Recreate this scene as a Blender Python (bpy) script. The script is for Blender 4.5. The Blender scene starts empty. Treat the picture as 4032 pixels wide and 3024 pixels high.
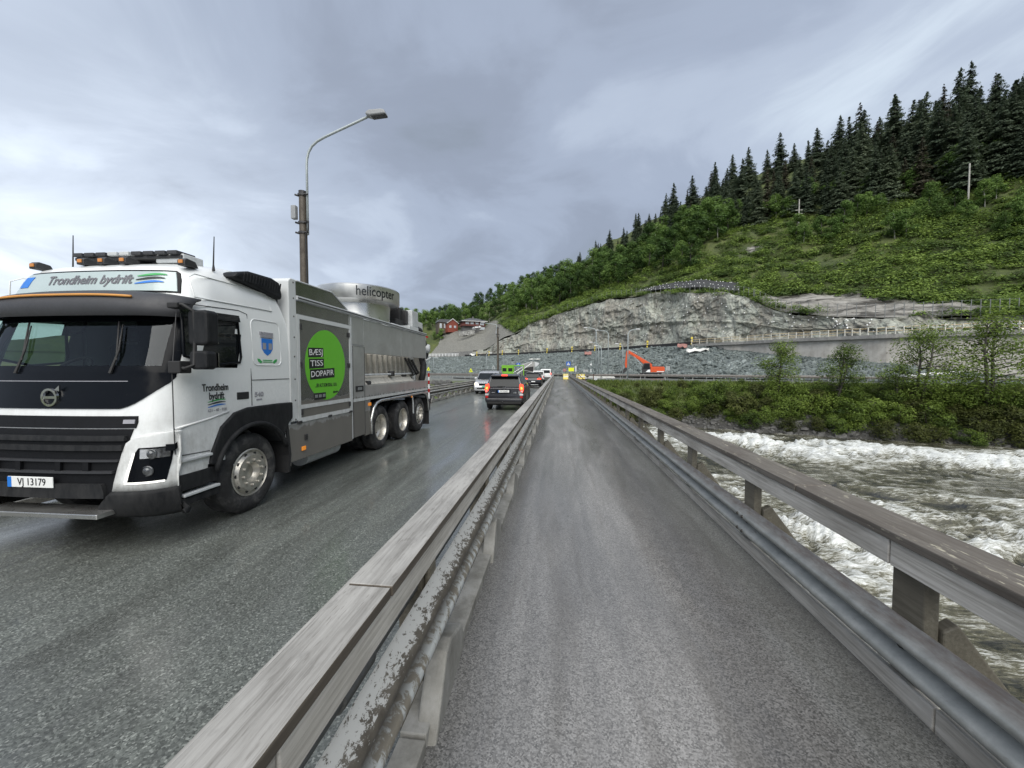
import bpy, bmesh, math, random
import numpy as np
from mathutils import Vector, Matrix
random.seed(7)
RNG = np.random.default_rng(11)
R = math.radians
S = bpy.context.scene
C = S.collection
# ------------------------------------------------------------ camera
CAMZ = 1.9
cd = bpy.data.cameras.new('camera'); cam = bpy.data.objects.new('camera', cd); C.objects.link(cam)
cd.sensor_width = 36; cd.lens = 36 * 1515 / 4032; cd.clip_start = 0.02; cd.clip_end = 6000
cam.location = (0, 0, CAMZ); cam.rotation_euler = (R(90 - 2.155), 0, R(6.808))
S.camera = cam
S.render.resolution_x = 1024; S.render.resolution_y = 768
# ------------------------------------------------------------ sky
SUN_EL, SUN_AZ = 50, 174
w = bpy.data.worlds.new('World'); S.world = w; w.use_nodes = True
nt = w.node_tree; N = nt.nodes; L = nt.links; N.clear()
def nn(t, **k):
    n = N.new(t)
    for a, b in k.items(): setattr(n, a, b)
    return n
def mth(op, a, b=None, c=None):
    m = nn('ShaderNodeMath', operation=op)
    for i, v in enumerate((a, b, c)):
        if v is None: continue
        if isinstance(v, (int, float)): m.inputs[i].default_value = v
        else: L.new(v, m.inputs[i])
    return m.outputs[0]
tc = nn('ShaderNodeTexCoord'); sp = nn('ShaderNodeSeparateXYZ'); L.new(tc.outputs['Generated'], sp.inputs[0])
zc = mth('ADD', mth('MAXIMUM', sp.outputs[2], 0.0), 0.22)
cb = nn('ShaderNodeCombineXYZ'); L.new(mth('DIVIDE', sp.outputs[0], zc), cb.inputs[0]); L.new(mth('DIVIDE', sp.outputs[1], zc), cb.inputs[1])
def wnoise(scale, detail, rough, dist, off):
    mp = nn('ShaderNodeMapping'); mp.inputs['Location'].default_value = off; L.new(cb.outputs[0], mp.inputs[0])
    n = nn('ShaderNodeTexNoise'); n.inputs['Scale'].default_value = scale; n.inputs['Detail'].default_value = detail
    n.inputs['Roughness'].default_value = rough; n.inputs['Distortion'].default_value = dist
    L.new(mp.outputs[0], n.inputs['Vector']); return n.outputs['Fac']
n1 = wnoise(0.62, 5, .48, .25, (1.35, 4.2, 0)); n2 = wnoise(1.7, 7, .56, .6, (7.7, 2.2, 0))
f = mth('ADD', mth('MULTIPLY', n1, .62), mth('MULTIPLY', n2, .38))
rp = nn('ShaderNodeValToRGB'); L.new(f, rp.inputs[0])
rp.color_ramp.interpolation = 'EASE'
e = rp.color_ramp.elements
e[0].position = .33; e[0].color = (.172, .200, .242, 1)
e[1].position = .67; e[1].color = (.43, .49, .56, 1)
for p, c in ((.42, (.205, .236, .298)), (.50, (.250, .290, .366)), (.57, (.310, .356, .436))):
    q = e.new(p); q.color = (*c, 1)
# brighter break in the cloud low in the west (left of the bridge)
hz = nn('ShaderNodeVectorMath', operation='DOT_PRODUCT'); L.new(tc.outputs['Generated'], hz.inputs[0]); hz.inputs[1].default_value = (-.86, .50, .10)
glow = mth('POWER', mth('MAXIMUM', hz.outputs['Value'], 0.0), 11.0)
glow = mth('MULTIPLY', glow, mth('SUBTRACT', 1.35, mth('MULTIPLY', sp.outputs[2], 1.6)))
glow = mth('MULTIPLY', mth('MAXIMUM', glow, 0.0), mth('ADD', .25, mth('MULTIPLY', n2, 1.2)))
gl = nn('ShaderNodeMix', data_type='RGBA', blend_type='ADD'); gl.inputs[0].default_value = 1
gcol = nn('ShaderNodeMix', data_type='RGBA'); L.new(mth('MINIMUM', glow, 1.0), gcol.inputs[0])
gcol.inputs[6].default_value = (0, 0, 0, 1); gcol.inputs[7].default_value = (.42, .445, .455, 1)
L.new(rp.outputs[0], gl.inputs[6]); L.new(gcol.outputs[2], gl.inputs[7])
sky = nn('ShaderNodeTexSky'); sky.sky_type = 'NISHITA'; sky.sun_disc = False
sky.sun_elevation = R(SUN_EL); sky.sun_rotation = R(SUN_AZ)
sk = nn('ShaderNodeMix', data_type='RGBA', blend_type='MULTIPLY'); sk.inputs[0].default_value = 1
L.new(sky.outputs[0], sk.inputs[6]); sk.inputs[7].default_value = (.08, .08, .08, 1)
mx = nn('ShaderNodeMix', data_type='RGBA'); mx.inputs[0].default_value = .93
L.new(sk.outputs[2], mx.inputs[6]); L.new(gl.outputs[2], mx.inputs[7])
bg = nn('ShaderNodeBackground'); L.new(mx.outputs[2], bg.inputs[0]); bg.inputs[1].default_value = .60
wo = nn('ShaderNodeOutputWorld'); L.new(bg.outputs[0], wo.inputs[0])
# ------------------------------------------------------------ sun behind the cloud
sd = bpy.data.lights.new('sun', 'SUN'); sun = bpy.data.objects.new('sun', sd); C.objects.link(sun)
sd.energy = 1.5; sd.angle = R(70); sd.color = (1, .965, .89)
a = R(SUN_AZ)
sv = Vector((math.sin(a) * math.cos(R(SUN_EL)), math.cos(a) * math.cos(R(SUN_EL)), math.sin(R(SUN_EL))))
sun.rotation_euler = (-sv).to_track_quat('-Z', 'Y').to_euler(); sun.location = (0, 0, 60)
vs = S.view_settings; vs.view_transform = 'Standard'; vs.look = 'None'; vs.gamma = 1; vs.exposure = 1.48; vs.use_curve_mapping = False
S.render.engine = 'CYCLES'

# ------------------------------------------------------------ helpers: camera rays (pixel of the photograph -> direction)
_a, _p = R(6.808), R(2.155)
_w = np.array([-math.sin(_a) * math.cos(_p), math.cos(_a) * math.cos(_p), -math.sin(_p)])
_r = np.array([math.cos(_a), math.sin(_a), 0.0]); _u = np.cross(_r, _w)
def ray(px, py): return _r * ((px - 2016) / 1515) - _u * ((py - 1512) / 1515) + _w
def at_z(px, py, z):
    d = ray(px, py); t = (z - CAMZ) / d[2]; return Vector((d[0] * t, d[1] * t, z))
def at_y(px, py, y):
    d = ray(px, py); t = y / d[1]; return Vector((d[0] * t, y, CAMZ + d[2] * t))
def at_r(px, py, r):
    d = ray(px, py); t = r / math.hypot(d[0], d[1]); return Vector((d[0] * t, d[1] * t, CAMZ + d[2] * t))
def az_of(px): 
    d = ray(px, 1455); return math.atan2(d[0], d[1])
# ------------------------------------------------------------ numpy noise
_perm = RNG.permutation(4096)
_grad = RNG.normal(size=(4096, 3)); _grad /= np.linalg.norm(_grad, axis=1)[:, None]
def perlin(x, y, z):
    x = np.asarray(x, float); y = np.asarray(y, float) + 0 * x; z = np.asarray(z, float) + 0 * x
    xi = np.floor(x).astype(int); yi = np.floor(y).astype(int); zi = np.floor(z).astype(int)
    xf, yf, zf = x - xi, y - yi, z - zi
    fade = lambda t: t * t * t * (t * (t * 6 - 15) + 10)
    u, v, ww = fade(xf), fade(yf), fade(zf)
    out = 0
    for i in (0, 1):
        for j in (0, 1):
            for k in (0, 1):
                h = _perm[(_perm[(_perm[(xi + i) & 4095] + yi + j) & 4095] + zi + k) & 4095]
                g = _grad[h]
                d = g[..., 0] * (xf - i) + g[..., 1] * (yf - j) + g[..., 2] * (zf - k)
                out = out + d * (u if i else 1 - u) * (v if j else 1 - v) * (ww if k else 1 - ww)
    return out * 1.5
def fbm(x, y, z, o=4, gain=.5, ridge=False):
    s = 0; amp = 1.0; x = np.asarray(x, float); y = np.asarray(y, float); z = np.asarray(z, float) + 0 * x
    for i in range(o):
        n = perlin(x * 2 ** i + 17.3 * i, y * 2 ** i, z * 2 ** i + 3.1 * i)
        s = s + amp * ((1 - 2 * np.abs(n)) if ridge else n); amp *= gain
    return s
# ------------------------------------------------------------ mesh builder
class MB:
    def __init__(self): self.v = []; self.f = []; self.m = []
    def add(self, vs, fs, m=0):
        b = len(self.v); self.v += [tuple(p) for p in vs]; self.f += [tuple(i + b for i in f) for f in fs]; self.m += [m] * len(fs); return self
    def box(self, x0, x1, y0, y1, z0, z1, m=0, mat=None):
        vs = [Vector((x, y, z)) for z in (z0, z1) for y in (y0, y1) for x in (x0, x1)]
        if mat is not None: vs = [mat @ p for p in vs]
        return self.add(vs, [(0, 2, 3, 1), (4, 5, 7, 6), (0, 1, 5, 4), (2, 6, 7, 3), (0, 4, 6, 2), (1, 3, 7, 5)], m)
    def cbox(self, c, s, m=0, mat=None):
        return self.box(c[0] - s[0] / 2, c[0] + s[0] / 2, c[1] - s[1] / 2, c[1] + s[1] / 2, c[2] - s[2] / 2, c[2] + s[2] / 2, m, mat)
    def tube(self, pts, rad, n=8, m=0, caps=True):
        pts = [Vector(p) for p in pts]; k = len(pts)
        rad = rad if isinstance(rad, (list, tuple)) else [rad] * k
        vs = []; up = None
        for i, p in enumerate(pts):
            t = (pts[min(i + 1, k - 1)] - pts[max(i - 1, 0)]).normalized()
            if up is None:
                up = Vector((0, 0, 1)) if abs(t.z) < .9 else Vector((1, 0, 0))
            s = t.cross(up)
            if s.length < 1e-4: s = t.cross(Vector((1, .3, 0)))
            s.normalize(); up = s.cross(t).normalized()
            for j in range(n):
                a = 2 * math.pi * j / n
                vs.append(p + (s * math.cos(a) + up * math.sin(a)) * rad[i])
        fs = [(i * n + j, i * n + (j + 1) % n, (i + 1) * n + (j + 1) % n, (i + 1) * n + j) for i in range(k - 1) for j in range(n)]
        if caps: fs += [tuple(range(n))[::-1], tuple((k - 1) * n + j for j in range(n))]
        return self.add(vs, fs, m)
    def lathe(self, prof, o, axis, n=24, m=0):
        # prof: (radius, offset along axis)
        ax = Vector(axis).normalized(); s = ax.orthogonal().normalized(); t = ax.cross(s); o = Vector(o)
        vs = [o + ax * h + (s * math.cos(2 * math.pi * j / n) + t * math.sin(2 * math.pi * j / n)) * r for r, h in prof for j in range(n)]
        k = len(prof)
        fs = [(i * n + j, i * n + (j + 1) % n, (i + 1) * n + (j + 1) % n, (i + 1) * n + j) for i in range(k - 1) for j in range(n)]
        return self.add(vs, fs, m)
    def prism(self, poly, axis, a, b, m=0, mat=None):
        # poly in the two other axes (cyclic order), extruded along axis from a to b
        def P(q, h):
            p = {'x': (h, q[0], q[1]), 'y': (q[0], h, q[1]), 'z': (q[0], q[1], h)}[axis]
            p = Vector(p); return mat @ p if mat is not None else p
        n = len(poly); vs = [P(q, a) for q in poly] + [P(q, b) for q in poly]
        fs = [(i, (i + 1) % n, n + (i + 1) % n, n + i) for i in range(n)] + [tuple(range(n))[::-1], tuple(range(n, 2 * n))]
        return self.add(vs, fs, m)
    def grid(self, P, m=0, closed=False):
        # P: rows of points
        r = len(P); c = len(P[0]); vs = [p for row in P for p in row]
        cc = c if closed else c - 1
        fs = [(i * c + j, i * c + (j + 1) % c, (i + 1) * c + (j + 1) % c, (i + 1) * c + j) for i in range(r - 1) for j in range(cc)]
        return self.add(vs, fs, m)
    def mesh(self, name, mats, smooth=False, fix=True):
        me = bpy.data.meshes.new(name); me.from_pydata([tuple(p) for p in self.v], [], self.f)
        for m_ in (mats if isinstance(mats, (list, tuple)) else [mats]): me.materials.append(m_)
        if any(self.m): me.polygons.foreach_set('material_index', self.m)
        if fix:
            bm = bmesh.new(); bm.from_mesh(me); bmesh.ops.recalc_face_normals(bm, faces=bm.faces); bm.to_mesh(me); bm.free()
        if smooth:
            me.polygons.foreach_set('use_smooth', [True] * len(me.polygons))
            if smooth == 'auto': me.set_sharp_from_angle(angle=R(38))
        me.update(); return me
    def build(self, name, mats, parent=None, smooth=False, bevel=0, fix=True):
        o = bpy.data.objects.new(name, self.mesh(name, mats, smooth, fix)); C.objects.link(o)
        if parent: o.parent = parent
        if bevel: bev(o, bevel)
        return o
def bev(o, width, seg=2):
    bm = bmesh.new(); bm.from_mesh(o.data)
    ed = [e for e in bm.edges if len(e.link_faces) == 2 and e.calc_face_angle(0) > R(30)]
    try: bmesh.ops.bevel(bm, geom=ed, offset=width, segments=seg, profile=.5, affect='EDGES', clamp_overlap=True)
    except Exception: pass
    bm.to_mesh(o.data); bm.free()
def empty(name, loc=(0, 0, 0), rz=0, label=None, cat=None, group=None):
    o = bpy.data.objects.new(name, None); C.objects.link(o); o.location = loc; o.rotation_euler = (0, 0, rz); o.empty_display_size = .3
    if label: tag(o, label, cat, group)
    return o
def tag(o, label=None, cat=None, group=None, kind=None):
    if label: o['label'] = label
    if cat: o['category'] = cat
    if group: o['group'] = group
    if kind: o['kind'] = kind
    return o
def npmesh(name, verts, faces, mat_, smooth=True, attrs=None):
    me = bpy.data.meshes.new(name); nv = len(verts); nf, k = faces.shape
    me.vertices.add(nv); me.vertices.foreach_set('co', np.asarray(verts, np.float32).ravel())
    me.loops.add(nf * k); me.loops.foreach_set('vertex_index', faces.astype(np.int32).ravel())
    me.polygons.add(nf); me.polygons.foreach_set('loop_start', np.arange(0, nf * k, k, dtype=np.int32)); 
    me.polygons.foreach_set('use_smooth', np.full(nf, smooth))
    me.materials.append(mat_); me.update(calc_edges=True)
    for an, arr in (attrs or {}).items():
        at = me.attributes.new(an, 'FLOAT', 'POINT'); at.data.foreach_set('value', np.asarray(arr, np.float32).ravel())
    me.validate(); return me
def obj(name, me, parent=None, kind=None):
    o = bpy.data.objects.new(name, me); C.objects.link(o)
    if parent: o.parent = parent
    if kind: o['kind'] = kind
    return o
def copy_tree(o, parent=None):
    c = o.copy(); C.objects.link(c); c.parent = parent
    for ch in o.children: copy_tree(ch, c)
    return c
def gridfaces(r, c):
    i = np.arange(r - 1)[:, None] * c + np.arange(c - 1)[None, :]
    return np.stack([i, i + 1, i + c + 1, i + c], -1).reshape(-1, 4)
# ------------------------------------------------------------ materials
MATS = {}
def newmat(name):
    m = bpy.data.materials.new(name); m.use_nodes = True; m.node_tree.nodes.clear(); MATS[name] = m
    return m
class NT:
    def __init__(self, m): self.t = m.node_tree; self.n = self.t.nodes; self.l = self.t.links
    def node(self, t, **k):
        x = self.n.new(t)
        for a, b in k.items(): setattr(x, a, b)
        return x
    def set(self, sock, v):
        if v is None: return
        if hasattr(v, 'is_output'): self.l.new(v, sock)
        else: sock.default_value = (*v, 1) if isinstance(v, tuple) and len(v) == 3 and sock.type == 'RGBA' else v
    def coord(self, scale=(1, 1, 1), kind='Object', off=(0, 0, 0), rot=(0, 0, 0)):
        c = self.node('ShaderNodeTexCoord'); mp = self.node('ShaderNodeMapping'); self.l.new(c.outputs[kind], mp.inputs[0])
        mp.inputs['Scale'].default_value = scale; mp.inputs['Location'].default_value = off; mp.inputs['Rotation'].default_value = rot; return mp.outputs[0]
    def noise(self, vec, scale=1, detail=4, rough=.55, dist=0):
        x = self.node('ShaderNodeTexNoise'); self.set(x.inputs['Vector'], vec)
        for k, v in (('Scale', scale), ('Detail', detail), ('Roughness', rough), ('Distortion', dist)): x.inputs[k].default_value = v
        return x.outputs['Fac']
    def voro(self, vec, scale=1, feature='F1', out='Distance', rand=1):
        x = self.node('ShaderNodeTexVoronoi'); x.feature = feature; self.set(x.inputs['Vector'], vec); x.inputs['Scale'].default_value = scale
        if 'Randomness' in x.inputs: x.inputs['Randomness'].default_value = rand
        return x.outputs[out]
    def ramp(self, fac, stops, interp='LINEAR'):
        r = self.node('ShaderNodeValToRGB'); self.set(r.inputs[0], fac); cr = r.color_ramp; cr.interpolation = interp
        while len(cr.elements) < len(stops): cr.elements.new(.5)
        for el, (p, c) in zip(cr.elements, stops):
            el.position = p; c = (c, c, c) if isinstance(c, (int, float)) else c; el.color = (*c, 1)
        return r.outputs[0]
    def mix(self, fac, a, b, mode='MIX'):
        x = self.node('ShaderNodeMix', data_type='RGBA', blend_type=mode); self.set(x.inputs[0], fac); self.set(x.inputs[6], a); self.set(x.inputs[7], b); return x.outputs[2]
    def math(self, op, a, b=None, c=None):
        x = self.node('ShaderNodeMath', operation=op)
        for i, v in enumerate((a, b, c)): self.set(x.inputs[i], v)
        return x.outputs[0]
    def map(self, v, a, b, c, d):
        x = self.node('ShaderNodeMapRange'); self.set(x.inputs[0], v)
        for i, q in enumerate((a, b, c, d)): x.inputs[i + 1].default_value = q
        return x.outputs[0]
    def attr(self, name): 
        x = self.node('ShaderNodeAttribute'); x.attribute_name = name; return x.outputs['Fac']
    def rand(self): return self.node('ShaderNodeObjectInfo').outputs['Random']
    def sep(self, vec):
        x = self.node('ShaderNodeSeparateXYZ'); self.l.new(vec, x.inputs[0]); return x.outputs
    def geo(self, out='Normal'): return self.node('ShaderNodeNewGeometry').outputs[out]
    def bump(self, h, strength=.3, dist=.02):
        x = self.node('ShaderNodeBump'); self.set(x.inputs['Height'], h); x.inputs['Strength'].default_value = strength; x.inputs['Distance'].default_value = dist; return x.outputs[0]
    def out(self, base, rough=.6, metal=0, normal=None, emit=None, estr=0, spec=None, coat=None, alpha=None, trans=None):
        p = self.node('ShaderNodeBsdfPrincipled'); o = self.node('ShaderNodeOutputMaterial')
        self.set(p.inputs['Base Color'], base); self.set(p.inputs['Roughness'], rough); self.set(p.inputs['Metallic'], metal)
        if normal is not None: self.l.new(normal, p.inputs['Normal'])
        if emit is not None: self.set(p.inputs['Emission Color'], emit); p.inputs['Emission Strength'].default_value = estr
        if spec is not None: self.set(p.inputs['Specular IOR Level'], spec)
        if coat is not None: p.inputs['Coat Weight'].default_value = coat; p.inputs['Coat Roughness'].default_value = .08
        if alpha is not None: self.set(p.inputs['Alpha'], alpha)
        if trans is not None: p.inputs['Transmission Weight'].default_value = trans
        self.l.new(p.outputs[0], o.inputs[0]); return p
def simple(name, col, rough=.5, metal=0, var=.12, scale=3, bump=0, bscale=40, coat=None, emit=None, estr=0, dirt=None, spec=None):
    """painted / plain surface with slight tone variation and optional dirt"""
    m = newmat(name); t = NT(m); v = t.coord()
    n = t.noise(v, scale, 5, .6)
    lo = tuple(c * (1 - var) for c in col); hi = tuple(min(1, c * (1 + var)) for c in col)
    base = t.ramp(n, [(.3, lo), (.7, hi)])
    if dirt:
        d = t.noise(v, scale * 2.3, 6, .7); base = t.mix(t.map(d, .5, .72, 0, dirt[1]), base, dirt[0])
    rg = t.map(t.noise(v, scale * 5, 4, .6), .3, .7, max(.03, rough - .08), min(1, rough + .08))
    nm = t.bump(t.noise(v, bscale, 3, .6), bump, .01) if bump else None
    t.out(base, rg, metal, nm, emit, estr, spec, coat); return m
# ============================================================ ground materials
def mat_asphalt(name, walk=False):
    m = newmat(name); t = NT(m); v = t.coord(); x, y, z = t.sep(v)
    st = t.voro(v, 135 if walk else 95, out='Color'); stv = t.sep(st)[0]
    fine = t.noise(v, 260, 2, .6); mid = t.noise(v, 9, 5, .65); big = t.noise(t.coord((1.1, .16, 1)), 1.6, 5, .6, .6)
    strk = t.noise(t.coord((7, .22, 1)), 1.5, 4, .6)
    if walk:
        wob = t.math('ADD', x, t.math('MULTIPLY', t.math('SUBTRACT', t.noise(t.coord((1, .5, 1)), 1.3, 5, .6), .5), .5))
        prof = t.ramp(t.map(wob, -.7, 1.8, 0, 1), [(0, (.07, .07, .066)), (.07, (.13, .128, .12)), (.16, (.25, .249, .245)), (.42, (.275, .270, .262)), (.58, (.22, .212, .20)), (.66, (.085, .075, .06)), (.78, (.072, .066, .055)), (.86, (.145, .15, .136)), (1, (.165, .172, .155))])
        base = t.mix(t.map(stv, .0, 1, 0, 1), t.mix(.68, prof, (.025, .025, .025)), t.mix(.38, prof, (.55, .54, .53)))
        base = t.mix(t.map(mid, .35, .7, 0, .35), base, prof)
        base = t.mix(t.map(strk, .45, .75, 0, .22), base, (.09, .088, .086))
    else:
        base = t.ramp(stv, [(0, (.035, .039, .035)), (.5, (.125, .137, .124)), (.86, (.20, .218, .20)), (1, (.40, .42, .39))])
        base = t.mix(t.map(mid, .3, .7, .05, .40), base, (.105, .115, .104))
        base = t.mix(t.map(strk, .42, .7, 0, .45), base, (.06, .064, .063))
    wet = t.map(big, .34, .62, 0, 1)
    base = t.mix(t.math('MULTIPLY', wet, .45 if walk else .30), base, (.045, .043, .04))
    if walk:
        ed_ = t.noise(t.coord((1, .10, 1)), 4.2, 7, .70, .4); base = t.mix(t.map(ed_, .50, .70, 0, .4), base, (.085, .077, .066))

    rg = t.math('ADD', t.map(wet, 0, 1, .50, .24), t.math('MULTIPLY', fine, .08))
    h = t.math('ADD', t.math('MULTIPLY', stv, .5), t.math('MULTIPLY', fine, .5))
    pb = t.out(base, rg, 0, t.bump(h, .30, .005), spec=.5); t.set(pb.inputs['Coat Weight'], t.map(big, .30, .60, .05, .28 if walk else .75)); pb.inputs['Coat Roughness'].default_value = .16; t.l.new(t.bump(t.noise(v, 30, 3, .6), .06, .004), pb.inputs['Coat Normal']); return m
M_ROAD = mat_asphalt('wet_asphalt'); M_WALK = mat_asphalt('worn_asphalt', True)
def mat_wood(name, dark, mid, light, flake=0, top=None):
    m = newmat(name); t = NT(m); rnd = t.rand()
    off = t.node('ShaderNodeCombineXYZ'); t.set(off.inputs[1], t.math('MULTIPLY', rnd, 37.0)); t.set(off.inputs[0], t.math('MULTIPLY', rnd, 11.0))
    def cv(s):
        c = t.node('ShaderNodeTexCoord'); a = t.node('ShaderNodeVectorMath', operation='ADD'); t.l.new(c.outputs['Object'], a.inputs[0]); t.l.new(off.outputs[0], a.inputs[1])
        mp = t.node('ShaderNodeMapping'); t.l.new(a.outputs[0], mp.inputs[0]); mp.inputs['Scale'].default_value = s; return mp.outputs[0]
    g = t.noise(cv((1, .035, 1)), 55, 6, .65, .4); s = t.noise(cv((1, .35, 1)), 3.2, 6, .65, .3); fl = t.noise(cv((1, .16, 1)), 34, 4, .7)
    base = t.ramp(g, [(.25, dark), (.5, mid), (.75, light)])
    base = t.mix(t.map(s, .42, .68, 0, .75), base, dark)
    base = t.mix(t.math('MULTIPLY', t.math('SUBTRACT', rnd, .5), .25), base, (.9, .86, .8), 'MULTIPLY')
    if flake: base = t.mix(t.map(fl, .62, .66, 0, flake), base, (.46, .43, .33))
    if top: 
        tp_ = t.mix(t.map(t.math('ADD', t.math('MULTIPLY', s, .55), t.math('MULTIPLY', g, .45)), .36, .56, 0, 1), top[0], top[1]); tp_ = t.mix(t.map(t.noise(cv((1, .5, 1)), 9, 5, .7), .56, .70, 0, .6), tp_, (.17, .165, .155)); tp_ = t.mix(t.map(t.noise(cv((1, .12, 1)), 90, 2, .6), .60, .66, 0, .45), tp_, (.15, .14, .125)); base = t.mix(t.map(t.sep(t.geo('Normal'))[2], .5, .8, 0, .96), base, tp_)
    rg = t.map(s, .3, .7, .35, .75)
    t.out(base, rg, 0, t.bump(t.math('ADD', g, t.math('MULTIPLY', fl, .4)), .35, .006)); return m
M_WOODL = mat_wood('grey_weathered_wood', (.05, .041, .032), (.085, .07, .054), (.13, .112, .09), 0, ((.165, .157, .142), (.38, .37, .35)))
M_WOODR = mat_wood('brown_weathered_wood', (.07, .058, .047), (.14, .125, .108), (.22, .205, .185), .8)
M_WOODF = mat_wood('bleached_board', (.25, .232, .205), (.52, .50, .46), (.70, .68, .645), 0)
M_POST = mat_wood('treated_post', (.08, .071, .053), (.14, .128, .10), (.20, .187, .15), 0)
def mat_galv(name, flaky=False):
    m = newmat(name); t = NT(m); v = t.coord(); n = t.noise(v, 6, 6, .7); f2 = t.noise(t.coord((1, .25, 1)), 30, 5, .7)
    base = t.ramp(n, [(.3, (.24, .25, .24)), (.55, (.35, .36, .345)), (.75, (.46, .465, .45))])
    zz = t.sep(v)[2]
    if flaky:
        fl = t.noise(t.coord((1, .55, 1)), 42, 5, .75); dr = t.noise(t.coord((1, 1.0, .10)), 22, 5, .65, .4)
        up = t.map(zz, .742, .780, 0, 1)         # upper face of the top lobe keeps its coat
        k = t.math('SUBTRACT', t.math('ADD', fl, t.math('MULTIPLY', up, .26)), .665)
        dark = t.ramp(t.noise(v, 14, 5, .6), [(.3, (.06, .052, .042)), (.7, (.12, .108, .09))])
        base = t.mix(t.map(k, -.01, .03, 0, 1), dark, (.41, .412, .40))
        low = t.map(zz, .60, .63, 1, 0)
        b2 = t.mix(t.map(dr, .47, .55, 0, 1), (.46, .48, .475), (.21, .19, .155))
        base = t.mix(low, base, b2)
        t.out(base, .55, .15, t.bump(t.math('ADD', fl, dr), .25, .003)); return m
    base = t.mix(t.map(f2, .60, .74, 0, .5), base, (.17, .125, .10)); base = t.mix(t.math('MULTIPLY', t.map(zz, .555, .58, 0, .75), t.map(f2, .3, .6, .3, 1)), base, (.13, .095, .075))
    t.out(base, t.map(n, .3, .7, .36, .58), .4, t.bump(f2, .12, .004)); return m
M_GALV = mat_galv('galvanised_steel'); M_FLAKY = mat_galv('flaking_steel', True)
def mat_conc(name, a, b, c, streak=.5, sc=1.0):
    m = newmat(name); t = NT(m); v = t.coord(); n = t.noise(v, 1.4 * sc, 6, .65); s = t.noise(t.coord((1, 1, .12)), 3.2 * sc, 5, .65); f2 = t.noise(v, 45 * sc, 4, .6)
    base = t.ramp(n, [(.3, a), (.52, b), (.75, c)])
    base = t.mix(t.map(s, .5, .75, 0, streak), base, a)
    base = t.mix(t.map(f2, .4, .7, 0, .2), base, b)
    t.out(base, .75, 0, t.bump(f2, .25, .01)); return m
M_CONC = mat_conc('concrete', (.17, .165, .155), (.28, .275, .26), (.36, .355, .335))
M_KERB = mat_conc('dirty_kerb', (.12, .115, .10), (.24, .235, .215), (.34, .335, .32), .6, 3)
M_BLACK = simple('black_rubber', (.018, .018, .019), .7, 0, .2, 6)
M_STEEL = simple('grey_steel', (.33, .35, .36), .42, .6, .12, 5)
M_DSTEEL = simple('dark_steel', (.05, .05, .052), .5, .4, .2, 5)
M_PIPE = simple('grey_conduit', (.20, .205, .20), .5, 0, .15, 8, .15, 60, None, None, 0, ((.05, .05, .045), .6))
M_BOLT = simple('bolt_steel', (.08, .075, .07), .5, .7, .2, 20)
# ============================================================ bridge
Y0, Y1 = -9.87, 63.93
def strip(name, x0, x1, y0, y1, z, th, mat_, nx=8, ny=160, rough=.004):
    xs = np.linspace(x0, x1, nx); ys = np.linspace(y0, y1, ny); X, Y = np.meshgrid(xs, ys)
    Z = z + rough * fbm(X * .9, Y * .35, 3.3, 3)
    top = np.stack([X, Y, Z], -1).reshape(-1, 3); b = MB()
    b.v = [tuple(p) for p in top]; b.f = [tuple(q) for q in gridfaces(ny, nx)]; b.m = [0] * len(b.f)
    b.add([(x0, y0, z - th), (x1, y0, z - th), (x1, y1, z - th), (x0, y1, z - th), (x0, y0, z - .01), (x1, y0, z - .01), (x1, y1, z - .01), (x0, y1, z - .01)],
          [(3, 2, 1, 0), (0, 1, 5, 4), (1, 2, 6, 5), (2, 3, 7, 6), (3, 0, 4, 7)], 1)
    return b.build(name, [mat_, M_CONC], None, True if False else False, 0, False)
road = tag(strip('road', -7.62, -.6, Y0 - 20, 66.2, 0, .45, M_ROAD, 30, 300), kind='structure')
walk = tag(strip('walkway', -.598, 1.757, Y0 - 20, 66.2, .2, .35, M_WALK, 16, 300), kind='structure')
bd = MB()
for x in (-6.4, -4.2, -2.0, .6): bd.box(x - .2, x + .2, Y0 - 20, 66, -1.75, -.44)
for y in (-26, 22, 62): bd.box(-7.4, 1.6, y - .6, y + .6, -9, -1.73)
tag(bd.build('bridge_girders', M_CONC), kind='structure')
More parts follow.
